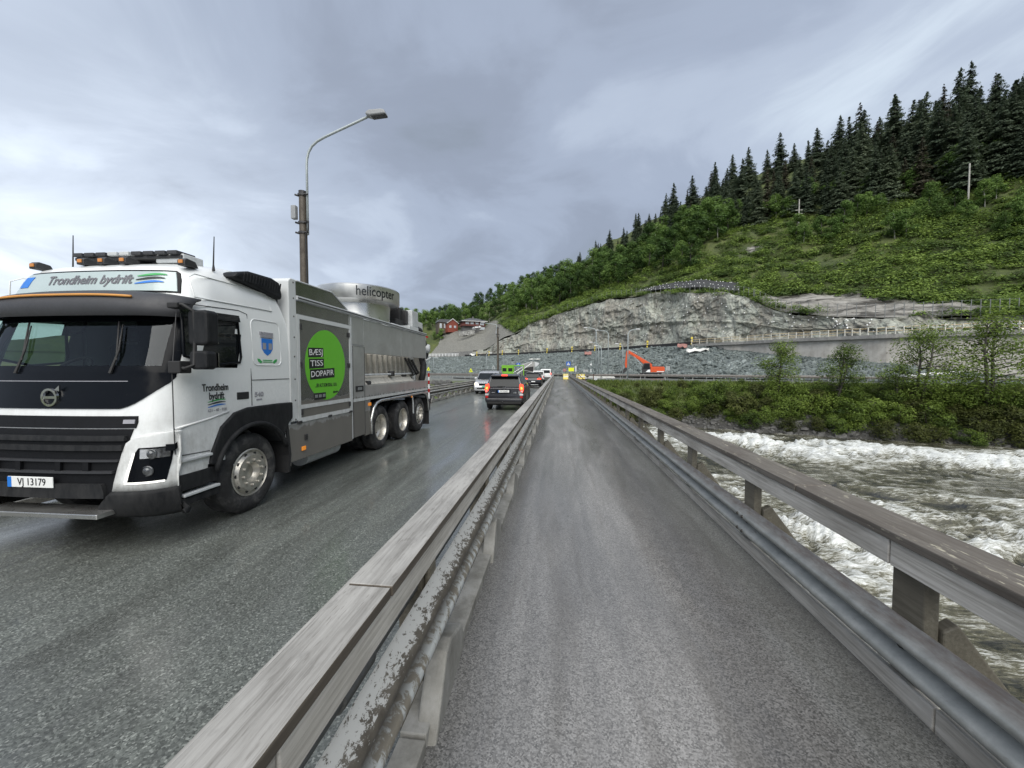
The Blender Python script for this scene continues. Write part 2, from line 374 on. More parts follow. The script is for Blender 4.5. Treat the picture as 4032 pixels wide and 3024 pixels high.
# --- prototypes of the barrier pieces (mesh data shared by every copy)
PL = 4.92; SP = 1.64; PY = 1.95
def wbeam(face, y0, y1, x, z, th=.004, hs=1, ds=1):
    prof = [(0, 0), (.012, .022), (.070, .050), (.080, .068), (.080, .088), (.070, .106), (.012, .140), (.004, .155), (.012, .170), (.070, .204), (.080, .222), (.080, .242), (.070, .260), (.012, .288), (0, .31)]
    prof = [(d * ds, h * hs) for d, h in prof]; a = [(x + face * d, z + h) for d, h in prof]; c = [(x + face * (d - th), z + h) for d, h in prof][::-1]
    return MB().prism(a + c, 'y', y0, y1)
def mirrored(b):
    return b
def make_barrier(root, ys, dx, dz, proto):
    """timber barrier with steel beam facing +x: planks, boards, posts, beams, kerb blocks"""
    def put(key, name, y, jit=.0, rot=0.0):
        o = bpy.data.objects.new(name, proto[key][0]); C.objects.link(o); o.parent = root
        o.location = (dx + random.uniform(-jit, jit), y, dz + random.uniform(-jit, jit)); o.rotation_euler = (0, 0, random.uniform(-rot, rot)); return o
    k0 = int(ys[0] // PL) - 1
    y = ys[0]
    n = int(round((ys[1] - ys[0]) / PL))
    for i in range(n):
        yy = ys[0] + i * PL
        put('plank', 'top_plank', yy, .002, .0006); put('fascia', 'side_board', yy - .6, .002, .0006); put('rboard', 'road_side_board', yy - 1.2, .002, .0006)
        put('beam', 'guardrail_beam', yy - .35, .0015); put('pipe', 'conduit_pipe', yy, .003)
        put('kerb', 'kerb_timber', yy + .2, .006, .002)
    p0 = PY + SP * math.ceil((ys[0] + .1 - PY) / SP); k = 0
    while p0 + k * SP < ys[1] - .1:
        yy = p0 + k * SP; put('post', 'post', yy, .003, .02)
        put('block', 'kerb_block', yy, .012, .05); bt = put('bolt', 'bolt', yy, .001)
        k += 1
def protoL():
    d = {}
    d['plank'] = [MB().box(-.825, -.642, .004, PL - .004, 1.006, 1.05)]
    d['fascia'] = [MB().box(-.69, -.658, .004, PL - .004, .872, .992)]
    d['rboard'] = [MB().box(-.875, -.832, .004, PL - .004, .84, 1.012)]
    d['beam'] = [wbeam(1, 0, PL + .14, -.655, .50)]
    d['pipe'] = [MB().tube([(-.775, .0, .775), (-.775, PL - .1, .775)], .055, 14).tube([(-.775, PL - .22, .775), (-.775, PL, .775)], .066, 14)]
    d['kerb'] = [MB().box(-.70, -.575, .0, PL - .02, .16, .262)]
    d['post'] = [MB().box(-.83, -.695, -.07, .07, -.05, 1.004).box(-.694, -.66, -.05, .05, .46, .87)]
    d['block'] = [MB().prism([(-.36, .12), (.40, .12), (.30, .36), (.02, .47), (-.08, .47)], 'x', -.668, -.565)]
    d['bolt'] = [MB().lathe([(0, .012), (.014, .012), (.016, .0), (.016, -.03)], (-.648, 0, .655), (1, 0, 0), 8)]
    mt = dict(plank=M_WOODL, fascia=M_WOODF, rboard=M_WOODL, beam=M_FLAKY, pipe=M_PIPE, kerb=M_KERB, post=M_POST, block=M_KERB, bolt=M_BOLT)
    nm = dict(plank='top_plank', fascia='side_board', rboard='road_side_board', beam='guardrail_beam', pipe='conduit_pipe', kerb='kerb_timber', post='post', block='kerb_block', bolt='bolt')
    for k in d:
        o = d[k][0].build(nm[k], mt[k], None, 'auto' if k in ('beam', 'pipe') else False, .006 if k in ('plank', 'fascia', 'rboard', 'kerb') else (.012 if k in ('post', 'block') else 0))
        d[k] = [o.data]; bpy.data.objects.remove(o)
    return d
PLL = protoL()
bl = empty('bridge_barrier', (0, 0, 0), 0, 'weathered timber barrier with flaking steel beam dividing the road from the walkway', 'barrier')
bl.location = (0, 0, 0)
make_barrier(bl, (1.41 - 2 * PL, 1.41 + 13 * PL - 1.4), 0, 0, PLL)
bl2 = empty('bridge_barrier', (0, 0, 0), 0, 'weathered timber barrier along the far edge of the road behind the truck', 'barrier')
make_barrier(bl2, (1.41 - 2 * PL, 1.41 + 13 * PL - 1.4), -6.62, -.13, PLL)
# --- right railing: wide plank, fascia, steel beam, lower board, posts with braces on outriggers
def protoR():
    d = {}
    d['plank'] = MB().box(1.742, 2.0, .004, PL - .004, 1.002, 1.05)
    d['fascia'] = MB().box(1.757, 1.79, .004, PL - .004, .862, .998)
    d['beam'] = wbeam(-1, 0, PL + .14, 1.79, .335, .004, .88, 1.15)
    d['board'] = MB().box(1.758, 1.79, .004, PL - .004, .128, .312)
    d['post'] = MB().box(1.792, 1.86, -.095, .095, -.45, 1.0)
    d['brace'] = MB().prism([(1.862, .62), (1.93, .66), (2.62, -.28), (2.62, -.40), (2.50, -.40), (1.862, .42)], 'y', -.095, -.03)
    d['beam2'] = MB().box(1.3, 2.75, -.09, .09, -.55, -.352)
    d['bolt'] = MB().lathe([(0, .016), (.015, .016), (.018, .0), (.018, -.04)], (1.782, 0, .472), (-1, 0, 0), 8)
    d['splice'] = MB().lathe([(0, .012), (.014, .010), (.016, .0), (.016, -.02)], (1.70, 0, .405), (-1, 0, 0), 8)
    mt = dict(plank=M_WOODR, fascia=M_WOODF, beam=M_GALV, board=M_WOODF, post=M_POST, brace=M_POST, beam2=M_POST, bolt=M_BOLT, splice=M_BOLT)
    for k in d:
        o = d[k].build(k, mt[k], None, 'auto' if k == 'beam' else False, .006 if k in ('plank', 'fascia', 'board') else (.01 if k in ('post', 'brace') else 0))
        d[k] = o.data; bpy.data.objects.remove(o)
    return d
PRR = protoR()
br = empty('bridge_railing', (0, 0, 0), 0, 'weathered timber railing with steel beam beside the walkway above the river', 'railing')
def putR(key, name, y, jit=.002, rot=.0006):
    o = bpy.data.objects.new(name, PRR[key]); C.objects.link(o); o.parent = br
    o.location = (random.uniform(-jit, jit), y, random.uniform(-jit, jit)); o.rotation_euler = (0, 0, random.uniform(-rot, rot)); return o
for i in range(-2, 13):
    y = 2.24 + i * PL
    putR('plank', 'top_plank', y + .8, .003, .001); putR('fascia', 'side_board', y); putR('beam', 'guardrail_beam', y + 1.45, .001, 0); putR('board', 'lower_board', y - .27, .004, .001); [putR('splice', 'splice_bolt', y + 1.50 + dy_, 0, 0).__setattr__('location', (0, y + 1.50 + dy_, dz_)) for dy_ in (0, .09) for dz_ in (0, .135)]
k = -5
while PY + k * SP < 65.5:
    y = PY + .22 + k * SP
    putR('post', 'post', y, .004, .02); putR('brace', 'brace', y, .004, .01); putR('beam2', 'outrigger', y, .004, 0); putR('bolt', 'bolt', y, 0, 0); k += 1
# ============================================================ terrain
COL = np.array([  # px, ra, rb, yb, zl, rd, yd, rn, yn, re, ye, rf, yf
 (-400, 160, 205, 0, 8.0, 222, 1432, 235, 1420, 262, 1390, 345, 1350),
 (1000, 155, 200, 0, 8.0, 216, 1415, 230, 1390, 258, 1330, 335, 1290),
 (1500, 150, 195, 0, 8.0, 211, 1402, 225, 1370, 255, 1305, 332, 1275),
 (1690, 142, 189, 0, 8.0, 205, 1400, 222, 1362, 255, 1295, 330, 1268),
 (1804, 138, 182, 0, 8.0, 198, 1385, 214, 1335, 230, 1297, 340, 1232),
 (1900, 132, 172, 0, 8.0, 188, 1378, 206, 1330, 230, 1292, 330, 1196),
 (2000, 126, 160, 0, 8.0, 176, 1322, 192, 1280, 226, 1215, 320, 1152),
 (2130, 116, 147, 0, 8.0, 162, 1262, 178, 1236, 215, 1168, 300, 1118),
 (2275, 106, 135, 0, 8.0, 149, 1212, 163, 1195, 205, 1110, 290, 1045),
 (2400,  99, 125, 0, 8.0, 139, 1176, 153, 1160, 196, 1050, 280, 955),
 (2580,  93, 112, 0, 8.0, 126, 1160, 138, 1128, 188, 960, 270, 860),
 (2735,  88, 103, 0, 7.9, 116, 1156, 128, 1110, 180, 915, 262, 790),
 (2900,  83,  96, 1378, 7.7, 108, 1170, 122, 1120, 173, 890, 252, 710),
 (3100,  79,  89, 1396, 7.5, 100, 1232, 116, 1150, 167, 862, 244, 640),
 (3300,  76,  85, 1412, 7.3, 96, 1248, 113, 1158, 165, 835, 240, 575),
 (3500,  74,  82, 1430, 7.1, 93, 1250, 111, 1163, 165, 800, 240, 520),
 (3707,  73,  82, 1455, 7.0, 93, 1246, 109, 1190, 165, 765, 240, 455),
 (4032,  74,  84, 1490, 7.0, 95, 1236, 108, 1205, 165, 690, 240, 380)], float)
def zimg(px, y, r): return at_r(px, y, r).z
_az = []; _kr = []; _kz = []
for row in COL:
    px, ra, rb, yb, zl, rd, yd, rn, yn, re, ye, rf, yf = row
    zb = zl if yb == 0 else zimg(px, yb, rb - 1.2)
    dirv = ray(px, 1455)
    _az.append(math.atan2(dirv[0], dirv[1]))
    ze = zimg(px, ye, re); zf = zimg(px, yf, rf)
    _kr.append([ra, rb - .1 if yb else rb, rb, rb + 7.5, rd, rn, re, rf, rf + 220, 1500])
    _kz.append([.25, zb, zl, zl + .1, zimg(px, yd, rd), zimg(px, yn, rn), ze, zf, zf + (18 if px > 2000 else 4), -6])
# beyond the right edge of the picture the hill simply goes on
for dpx, da in ((0, .25), (0, .7), (0, 1.3)):
    _az.append(_az[len(COL) - 1] + da); _kr.append(list(_kr[len(COL) - 1])); _kz.append(list(_kz[len(COL) - 1]))
_az.insert(0, -1.75); _kr.insert(0, [v_ * 1.25 for v_ in _kr[0]]); _kr[0][-1] = 1500; _kz.insert(0, [-.3, -.25, -.2, -.2, -.1, 0, .2, .4, .6, -6])   # the far plain to the west
_az = np.array(_az); _kr = np.array(_kr); _kz = np.array(_kz)
AZ0, AZ1 = _az[0], _az[-1]
def smooth_cols(a):  # light smoothing along the azimuth through finer interpolation
    return a
def knots(az):
    az = np.clip(az, AZ0, AZ1); j = np.clip(np.searchsorted(_az, az) - 1, 0, len(_az) - 2)
    f = (az - _az[j]) / (_az[j + 1] - _az[j]); f = f * f * (3 - 2 * f) * .6 + f * .4
    return _kr[j] * (1 - f)[..., None] + _kr[j + 1] * f[..., None], _kz[j] * (1 - f)[..., None] + _kz[j + 1] * f[..., None]
# --- river banks
BANK = [(-700, 190), (-120, 78), (-60, 64), (-30, 57), (-12, 53.5), (0, 52), (10, 50.2), (16.1, 47.9), (19.9, 45.7), (24.1, 43.6), (31.6, 40.8), (39.8, 37.9), (80, 24), (160, -3), (700, -190)]
BX = np.array([p[0] for p in BANK], float); BY = np.array([p[1] for p in BANK], float)
ZW = -5.0
def bank_sd(x, y):
    yb = np.interp(x, BX, BY); s = np.gradient(np.interp(np.array([-1, 0, 1]), BX, BY)).mean()
    h = 2.0; sl = (np.interp(x + h, BX, BY) - np.interp(x - h, BX, BY)) / (2 * h)
    far = (y - yb) / np.sqrt(1 + sl * sl); near = (-24 - .42 * x - y) * .92
    return np.maximum(far, near)
def flat_z(x, y):
    sdv = bank_sd(x, y)
    n = fbm(x * .11, y * .11, 0.5, 3); n2 = fbm(x * .7, y * .7, 4.5, 3)
    z = np.interp(sdv + n * .8, [-14, -2, 0, 1.5, 5, 9, 12, 16], [-8.5, -6.2, -5.15, -4.2, -2.2, -.5, -.12, -.05])
    return z + n2 * .12 * np.clip(1.2 - np.abs(sdv - 4) / 8, .05, 1)
def hill_z(x, y):
    x = np.asarray(x, float); y = np.asarray(y, float); az = np.arctan2(x, y); r = np.hypot(x, y); kr, kz = knots(az)
    out = np.empty(r.shape); fl = out.ravel(); kr2 = kr.reshape(-1, kr.shape[-1]); kz2 = kz.reshape(-1, kr.shape[-1]); rr = r.ravel()
    for i in range(len(fl)): fl[i] = np.interp(rr[i], kr2[i], kz2[i])
    n = fbm(x / 22, y / 22, 1.0, 4) * 2.2 * np.clip((r - kr[..., 4]) / 25, 0, 1)
    return np.where(r < kr[..., 0], flat_z(x, y), out + n)
def gz(x, y): return float(hill_z(np.array([x]), np.array([y]))[0])
# --- ground materials
def mat_ground():
    m = newmat('bank_soil'); t = NT(m); v = t.coord(); n = t.noise(v, .5, 6, .65); f2 = t.noise(v, 5, 5, .7)
    base = t.ramp(n, [(.35, (.05, .068, .022)), (.5, (.085, .11, .032)), (.65, (.10, .10, .05))])
    rock = t.ramp(f2, [(.3, (.018, .018, .017)), (.7, (.065, .063, .058))])
    z = t.sep(v)[2]; base = t.mix(t.map(t.math('ADD', z, t.math('MULTIPLY', n, 2.0)), -3.4, -2.0, 1, 0), base, rock)
    grav = t.ramp(f2, [(.3, (.10, .105, .10)), (.7, (.20, .205, .195))])
    base = t.mix(t.map(t.math('ADD', z, t.math('MULTIPLY', n, .3)), -.12, .12, 0, 1), base, grav)
    t.out(base, .85, 0, t.bump(f2, .6, .1)); return m
def mat_rockface():
    m = newmat('blasted_rock'); t = NT(m); v = t.coord()
    n = t.noise(t.coord((1, 1, .45)), .16, 7, .62, .6); s = t.noise(t.coord((1, 1, .07)), 1.5, 4, .65); f2 = t.noise(v, 1.3, 8, .72, .4); cr = t.voro(t.coord((1, 1, .8)), .33, 'DISTANCE_TO_EDGE'); band = t.noise(t.coord((.12, .12, 1)), .5, 5, .6, .8)
    base = t.ramp(n, [(.30, (.20, .19, .16)), (.42, (.28, .268, .228)), (.55, (.325, .345, .295)), (.66, (.44, .455, .40)), (.8, (.32, .28, .215))])
    base = t.mix(t.map(s, .46, .60, 0, .65), base, (.095, .09, .08))
    base = t.mix(t.map(f2, .30, .52, .5, 0), base, (.10, .105, .097))
    base = t.mix(t.map(f2, .56, .70, 0, .5), base, (.42, .46, .43))
    base = t.mix(t.map(band, .56, .7, 0, .4), base, (.33, .30, .245))
    base = t.mix(t.map(cr, 0, .05, .5, 0), base, (.03, .03, .028))
    h = t.math('ADD', t.math('MULTIPLY', f2, .6), t.math('MULTIPLY', s, .5))
    t.out(base, .62, 0, t.bump(h, .9, .35)); return m
def mat_rubble(name, a, b, c, sc=1.3):
    m = newmat(name); t = NT(m); v = t.coord(); vc = t.sep(t.voro(v, sc, out='Color'))[0]; e = t.voro(v, sc, 'DISTANCE_TO_EDGE'); n = t.noise(v, .15, 5, .6); f2 = t.noise(v, 4, 5, .7)
    base = t.ramp(vc, [(0, a), (.5, b), (1, c)]); base = t.mix(t.map(f2, .35, .7, 0, .5), base, b)
    base = t.mix(t.map(n, .45, .65, 0, .5), base, a); base = t.mix(t.map(e, 0, .1, .75, 0), base, tuple(q * .3 for q in a))
    t.out(base, .7, 0, t.bump(t.math('ADD', e, t.math('MULTIPLY', f2, .3)), 1, .3)); return m
def mat_hill():
    m = newmat('hillside_growth'); t = NT(m); v = t.coord(); n = t.noise(v, .06, 7, .65, .3); f2 = t.noise(v, .8, 6, .7); b = t.noise(v, .03, 4, .6)
    base = t.ramp(n, [(.3, (.04, .06, .016)), (.5, (.08, .105, .024)), (.66, (.12, .14, .032)), (.8, (.12, .10, .045))])
    base = t.mix(t.map(f2, .4, .7, .55, 0), base, (.018, .026, .010))
    rocky = t.attr('rock')
    rk = t.ramp(t.noise(t.coord((.22, .22, 1.0)), .9, 8, .72, .7), [(.40, (.04, .037, .031)), (.49, (.17, .162, .146)), (.60, (.31, .30, .275))])
    base = t.mix(t.map(t.math('ADD', rocky, t.math('MULTIPLY', t.math('SUBTRACT', f2, .5), 1.0)), .4, .6, 0, 1), base, rk)
    gv = t.attr('gravel')
    gk = t.ramp(t.noise(v, 1.4, 7, .75), [(.3, (.10, .10, .085)), (.5, (.17, .168, .15)), (.7, (.24, .238, .215))])
    base = t.mix(t.map(t.math('ADD', gv, t.math('MULTIPLY', t.math('SUBTRACT', f2, .5), .3)), .45, .55, 0, 1), base, gk)
    t.out(base, .85, 0, t.bump(f2, .8, .5)); return m
M_GROUND = mat_ground(); M_FACE = mat_rockface(); M_RUB = mat_rubble('rockfill_stone', (.075, .09, .087), (.15, .178, .172), (.27, .305, .295)); M_HILL = mat_hill()
M_GRAVEL = mat_rubble('road_gravel', (.10, .10, .095), (.17, .17, .16), (.24, .24, .23), 4)
# --- segments
def segment(name, k0, k1, nr, naz, mat_, a0=AZ0, a1=AZ1, disp=None, attrs=None, parent=None):
    az = np.linspace(a0, a1, naz); kr, kz = knots(az); ts = []
    for s in range(k0, k1):
        n = nr[s - k0]; ts.append(np.linspace(0, 1, n, endpoint=(s == k1 - 1)) + s)
    tt = np.concatenate(ts); i = np.minimum(tt.astype(int), k1 - 1); f = tt - i
    Rr = kr[:, i] * (1 - f) + kr[:, i + 1] * f; Zz = kz[:, i] * (1 - f) + kz[:, i + 1] * f
    A = np.repeat(az[:, None], len(tt), 1); X = Rr * np.sin(A); Y = Rr * np.cos(A)
    K = np.repeat(tt[None], len(az), 0)
    rel = np.clip((Rr - kr[:, 4:5]) / 25, 0, 1)
    Zz = Zz + fbm(X / 22, Y / 22, 1.0, 4) * 2.2 * rel * (K >= 4)
    if disp is not None: X, Y, Zz = disp(X, Y, Zz, K, A, Rr)
    at = attrs(X, Y, Zz, K, A, Rr) if attrs else None
    me = npmesh(name, np.stack([X, Y, Zz], -1).reshape(-1, 3), gridfaces(len(az), len(tt)), mat_, True, at)
    return obj(name, me, parent, 'structure')
A_L, A_R = az_of(900), az_of(4032) + .22
# flat ground and river bed, all round the camera
az = np.linspace(-math.pi, math.pi, 721); rr = np.concatenate([[.5, 6, 12], np.arange(18, 130, 1.2), np.geomspace(132, 3000, 40)])
A, Rr = np.meshgrid(az, rr, indexing='ij'); X = Rr * np.sin(A); Y = Rr * np.cos(A); Z = flat_z(X, Y)
krc, _ = knots(A); inh = (A > AZ0) & (A < AZ1) & (Rr > krc[..., 0] - 1); Z = np.where(inh, np.minimum(Z, -.3), Z)
Z = np.where((Y > 55) & (Y < 75) & (X > -8.2) & (X < 2.2), np.minimum(Z, -.62), Z)
ground = obj('ground', npmesh('ground', np.stack([X, Y, Z], -1).reshape(-1, 3), gridfaces(len(az), len(rr))[:, ::-1], M_GROUND), None, 'structure')
def d_fill(X, Y, Z, K, A, Rr):
    n = fbm(X * .5, Y * .5, Z * .5, 4); e = np.minimum(1, np.minimum(K - 0, 1 - K) * 6)
    return X, Y, Z + n * .55 * e
rockfill = segment('rockfill_slope', 0, 1, [60], 900, M_RUB, A_L, A_R, d_fill)
upper = segment('upper_road', 2, 3, [8], 300, M_GRAVEL, A_L, A_R)
def d_face(X, Y, Z, K, A, Rr):
    h = np.clip((K - 3) / 1.0, 0, 1); e = np.minimum(1, np.minimum(h, 1 - h) * 7); s = A * Rr
    t1 = s * .9 + Y * .1
    blk = fbm(t1 * .10, Z * .07, 2.0, 3); blk = np.round(blk * 5) / 5 * .6 + blk * .4; st = fbm(t1 * .45, Z * .06, 7.0, 3, ridge=True); fine = fbm(t1 * .9, Z * .7, Rr * .1, 4); bl2 = fbm(t1 * .30, Z * .22, 4.4, 2); st = st + np.round(bl2 * 4) / 4 * 1.1
    led = np.clip(np.sin(Z * .55 + blk * 5 + s * .035) * 3, -1, 1)
    d = (blk * 3.0 + st * .50 + fine * .55 + led * .40) * e
    terrace = np.clip(1 - np.abs(h - .42 - .05 * np.sin(s * .05)) / .05, 0, 1) * 1.3 * e
    d = d - terrace * .5
    X2 = X + np.sin(A) * d; Y2 = Y + np.cos(A) * d; Z2 = Z + fbm(t1 * .2, 5.5, Z * .1, 4) * 1.1 * np.clip((h - .75) * 4, 0, 1) + fine * .35 * e
    return X2, Y2, Z2
rock = segment('rock_face', 3, 4, [110], 1100, M_FACE, az_of(1860), A_R, d_face)
segment('slope_foot', 3, 4, [20], 120, M_GRAVEL, A_L, az_of(1862))
def a_hill(X, Y, Z, K, A, Rr):
    sc = fbm(X / 14, Y / 14, Z / 9, 4); pxa = A
    right = 1 / (1 + np.exp(-(A - az_of(2930) - np.clip(K - 4.2, 0, 1) * .10) * 45)); low = np.clip(1.25 - np.abs(K - 4.45) * 1.7, 0, 1)
    off = np.clip(1 - np.abs(A - az_of(2960)) / .03, 0, 1) * np.clip(1 - np.abs(K - 5.55) / .12, 0, 1)
    fade = 1 - np.clip((A - az_of(3820)) / .06, 0, 1)
    r = right * low * fade * (1.05 + .5 * sc) + np.clip(1 - np.abs(K - 4.05) / .12, 0, 1) * .6 * (1 - right) + off * .9 * 1.1
    g = ((A < az_of(2010) - (K - 4.4) * .03) & (A > az_of(1690) + (K - 4) * .022) & (K < 6.02)) * 1.0
    return dict(rock=r, gravel=g)
def d_hill(X, Y, Z, K, A, Rr):
    e = np.clip((K - 4) * 5, 0, 1); b = fbm(X / 3.5, Y / 3.5, Z / 3.5, 3)
    nog = 1 - ((A < az_of(1990)) & (A > az_of(1700)) & (K < 6)) * .85
    return X, Y, Z + b * .55 * e * nog
hill = segment('hillside', 4, 9, [36, 90, 70, 16, 8], 700, M_HILL, A_L, A_R, d_hill, a_hill)
segment('hillside_beyond', 0, 9, [6, 2, 4, 10, 8, 12, 10, 8, 4], 60, M_HILL, AZ0, A_L)
segment('hillside_upstream', 0, 9, [6, 2, 4, 10, 8, 12, 10, 8, 4], 60, M_HILL, A_R, AZ1)
# --- river
fdx, fdy = .925, -.38
def river():
    azs = np.concatenate([np.linspace(-math.pi, R(-20), 160)[:-1], np.linspace(R(-20), R(85), 520)[:-1], np.linspace(R(85), math.pi, 100)])
    rs = np.concatenate([np.geomspace(2.0, 75, 280), np.geomspace(78, 900, 40)])
    A, Q = np.meshgrid(azs, rs, indexing='ij'); X = Q * np.sin(A); Y = Q * np.cos(A)
    u = X * fdx + Y * fdy; v = -X * fdy + Y * fdx
    wv = fbm(u * .10, v * .16, 9.0, 3); u2 = u + wv * 3.5; v2 = v + fbm(u * .12, v * .12, 3.0, 3) * 3.0
    big = fbm(u2 * .13, v2 * .30, .7, 3); rid = fbm(u2 * .32, v2 * .85, 2.2, 4, .55, True); rid2 = fbm(u2 * 1.1, v2 * 2.2, 5.2, 3, .5, True)
    sdv = bank_sd(X, Y); calm = np.clip((-sdv - .6) / 4, 0.12, 1)
    turb = np.clip(.62 + fbm(u * .045, v * .08, 6.1, 2) * 1.0, .12, 1.15) * calm
    near = np.clip((np.hypot(X - 5, Y - 0) - 3.5) / 7, .2, 1); turb = turb * near
    far = 1 / (1 + (Q / 120) ** 2)
    h = (.50 * big + .34 * (rid - .35) + .11 * (rid2 - .35)) * turb * far * 1.5
    foam = (rid * .75 + rid2 * .30 + big * .55) * (.55 + .65 * turb) - .12
    foam = foam + .25 * (turb - .6)
    return npmesh('river', np.stack([X, Y, ZW + h], -1).reshape(-1, 3), gridfaces(len(azs), len(rs))[:, ::-1], M_WATER, True, dict(foam=foam))
def mat_water():
    m = newmat('white_water'); t = NT(m); fo = t.attr('foam')
    rz = math.atan2(fdy, fdx)
    v = t.coord((.34, 2.0, 1), rot=(0, 0, -rz)); n = t.noise(v, 1.6, 8, .72, .7); n2 = t.noise(v, 6.5, 6, .7, .5)
    n3 = t.noise(v, 22, 5, .75, .6); k = t.math('ADD', t.math('MULTIPLY', fo, .65), t.math('ADD', t.math('ADD', t.math('MULTIPLY', t.math('SUBTRACT', n, .5), 1.7), t.math('MULTIPLY', t.math('SUBTRACT', n3, .5), 1.1)), t.math('MULTIPLY', t.math('SUBTRACT', n2, .5), 1.7)))
    fm = t.map(k, .38, .98, 0, 1); aer = t.map(k, -.05, .58, 0, 1)
    deep = t.ramp(t.noise(t.coord(), .25, 3, .5), [(.3, (.014, .016, .016)), (.7, (.026, .027, .022))])
    wc = t.mix(aer, deep, (.15, .14, .085)); base = t.mix(fm, wc, t.ramp(n2, [(.3, (.40, .42, .39)), (.62, (.82, .84, .83))]))
    p = t.out(base, t.map(fm, 0, 1, .09, .65), 0, t.bump(t.math('ADD', t.math('MULTIPLY', n, .7), t.math('MULTIPLY', n2, .5)), .55, .25)); return m
M_WATER = mat_water()
obj('river', river(), None, 'structure')
# --- cross road beyond the bridge
ROADC = [(-170, 150), (-110, 123), (-60, 101), (-25, 88), (0, 80), (18, 73.5), (34, 64), (52, 53), (80, 38), (140, 8), (220, -30)]
def road_strip(name, pts, wdt, z, mat_, th=.3, n=140):
    p = np.array(pts, float); d = np.concatenate([[0], np.cumsum(np.hypot(*np.diff(p, axis=0).T))]); s = np.linspace(0, d[-1], n)
    x = np.interp(s, d, p[:, 0]); y = np.interp(s, d, p[:, 1])
    for _ in range(12): x[1:-1] = (x[:-2] + 2 * x[1:-1] + x[2:]) / 4; y[1:-1] = (y[:-2] + 2 * y[1:-1] + y[2:]) / 4
    tx = np.gradient(x); ty = np.gradient(y); l = np.hypot(tx, ty); tx /= l; ty /= l
    rows = [[Vector((x[i] + ty[i] * q * 0 - ty[i] * o, y[i] + tx[i] * o, zz)) for o, zz in ((-wdt / 2 - .4, z - th), (-wdt / 2, z), (0, z + .05), (wdt / 2, z), (wdt / 2 + .4, z - th))] for i, q in zip(range(n), [0] * n)]
    b = MB().grid(rows); return tag(b.build(name, mat_), kind='structure'), (x, y, tx, ty)
xr, XR = road_strip('cross_road', ROADC, 9, .16, M_ROAD)
jn = MB().add([(-9.5, 66.2, .10), (2.6, 66.2, .10), (4.5, 72, .12), (11, 77.5, .145), (-30, 91, .145), (-16, 74, .12)], [(0, 1, 2, 3, 4, 5)]).add([(-7.6, 64.0, .0), (-.6, 64.0, .0), (-.6, 66.3, .1), (-7.6, 66.3, .1)], [])
tag(jn.build('junction', M_ROAD), kind='structure')
# ============================================================ suction truck
def mat_paint(name, col, dirt=(.20, .185, .16), z0=.6, z1=1.6, amt=.5, rough=.25, coat=.35, spec=.5):
    m = newmat(name); t = NT(m); v = t.coord(); z = t.sep(v)[2]; n = t.noise(v, 5, 7, .7); n2 = t.noise(t.coord((1, 1, .3)), 14, 6, .7)
    k = t.math('MULTIPLY', t.map(z, z0, z1, 1, 0), t.map(t.math('ADD', t.math('MULTIPLY', n, .6), t.math('MULTIPLY', n2, .4)), .36, .62, 0, 1))
    base = t.mix(t.math('MULTIPLY', k, amt), col, dirt)
    base = t.mix(t.map(n2, .3, .7, 0, .06), base, (.3, .3, .3))
    t.out(base, t.math('ADD', t.math('MULTIPLY', k, .35), rough), 0, None, coat=coat, spec=spec); return m
M_WHITE = mat_paint('white_cab_paint', (.78, .80, .80), z0=.5, z1=1.8, amt=.75)
M_BODYW = mat_paint('white_body_paint', (.62, .64, .64), z0=.9, z1=2.6, amt=.4, rough=.35)
M_TBLACK = mat_paint('black_plastic', (.008, .009, .011), (.04, .039, .037), .3, 1.7, .35, .6, 0, .2)
M_GBLACK = simple('gloss_black', (.004, .005, .007), .2, 0, .2, 3, spec=.14)
M_GRILLE = simple('grille_black', (.006, .0065, .008), .6, 0, .2, 8, spec=.2)
M_VISOR = simple('visor_grey', (.040, .041, .046), .55, 0, .1, 6, .2, 300)
M_GBAR = simple('grille_bar_grey', (.03, .031, .035), .5, 0, .1, 6)
def mat_glass(name, tint=(.03, .04, .045), clear=.5, rough=.02):
    m = newmat(name); t = NT(m); a = t.node('ShaderNodeBsdfTransparent'); a.inputs[0].default_value = (.66, .76, .72, 1)
    g = t.node('ShaderNodeBsdfGlossy'); g.inputs['Roughness'].default_value = rough; g.inputs[0].default_value = (.9, .95, 1, 1)
    d = t.node('ShaderNodeBsdfDiffuse'); d.inputs[0].default_value = (*tint, 1)
    fr = t.node('ShaderNodeFresnel'); fr.inputs[0].default_value = 1.5
    s1 = t.node('ShaderNodeMixShader'); s1.inputs[0].default_value = clear; t.l.new(d.outputs[0], s1.inputs[1]); t.l.new(a.outputs[0], s1.inputs[2])
    s2 = t.node('ShaderNodeMixShader'); t.l.new(t.math('MINIMUM', t.math('MULTIPLY', fr.outputs[0], .85), 1.0), s2.inputs[0]); t.l.new(s1.outputs[0], s2.inputs[1]); t.l.new(g.outputs[0], s2.inputs[2])
    o = t.node('ShaderNodeOutputMaterial'); t.l.new(s2.outputs[0], o.inputs[0]); return m
M_GLASS = mat_glass('cab_glass', (.010, .013, .014), .92); M_DGLASS = mat_glass('tinted_glass', (.012, .014, .016), .15)
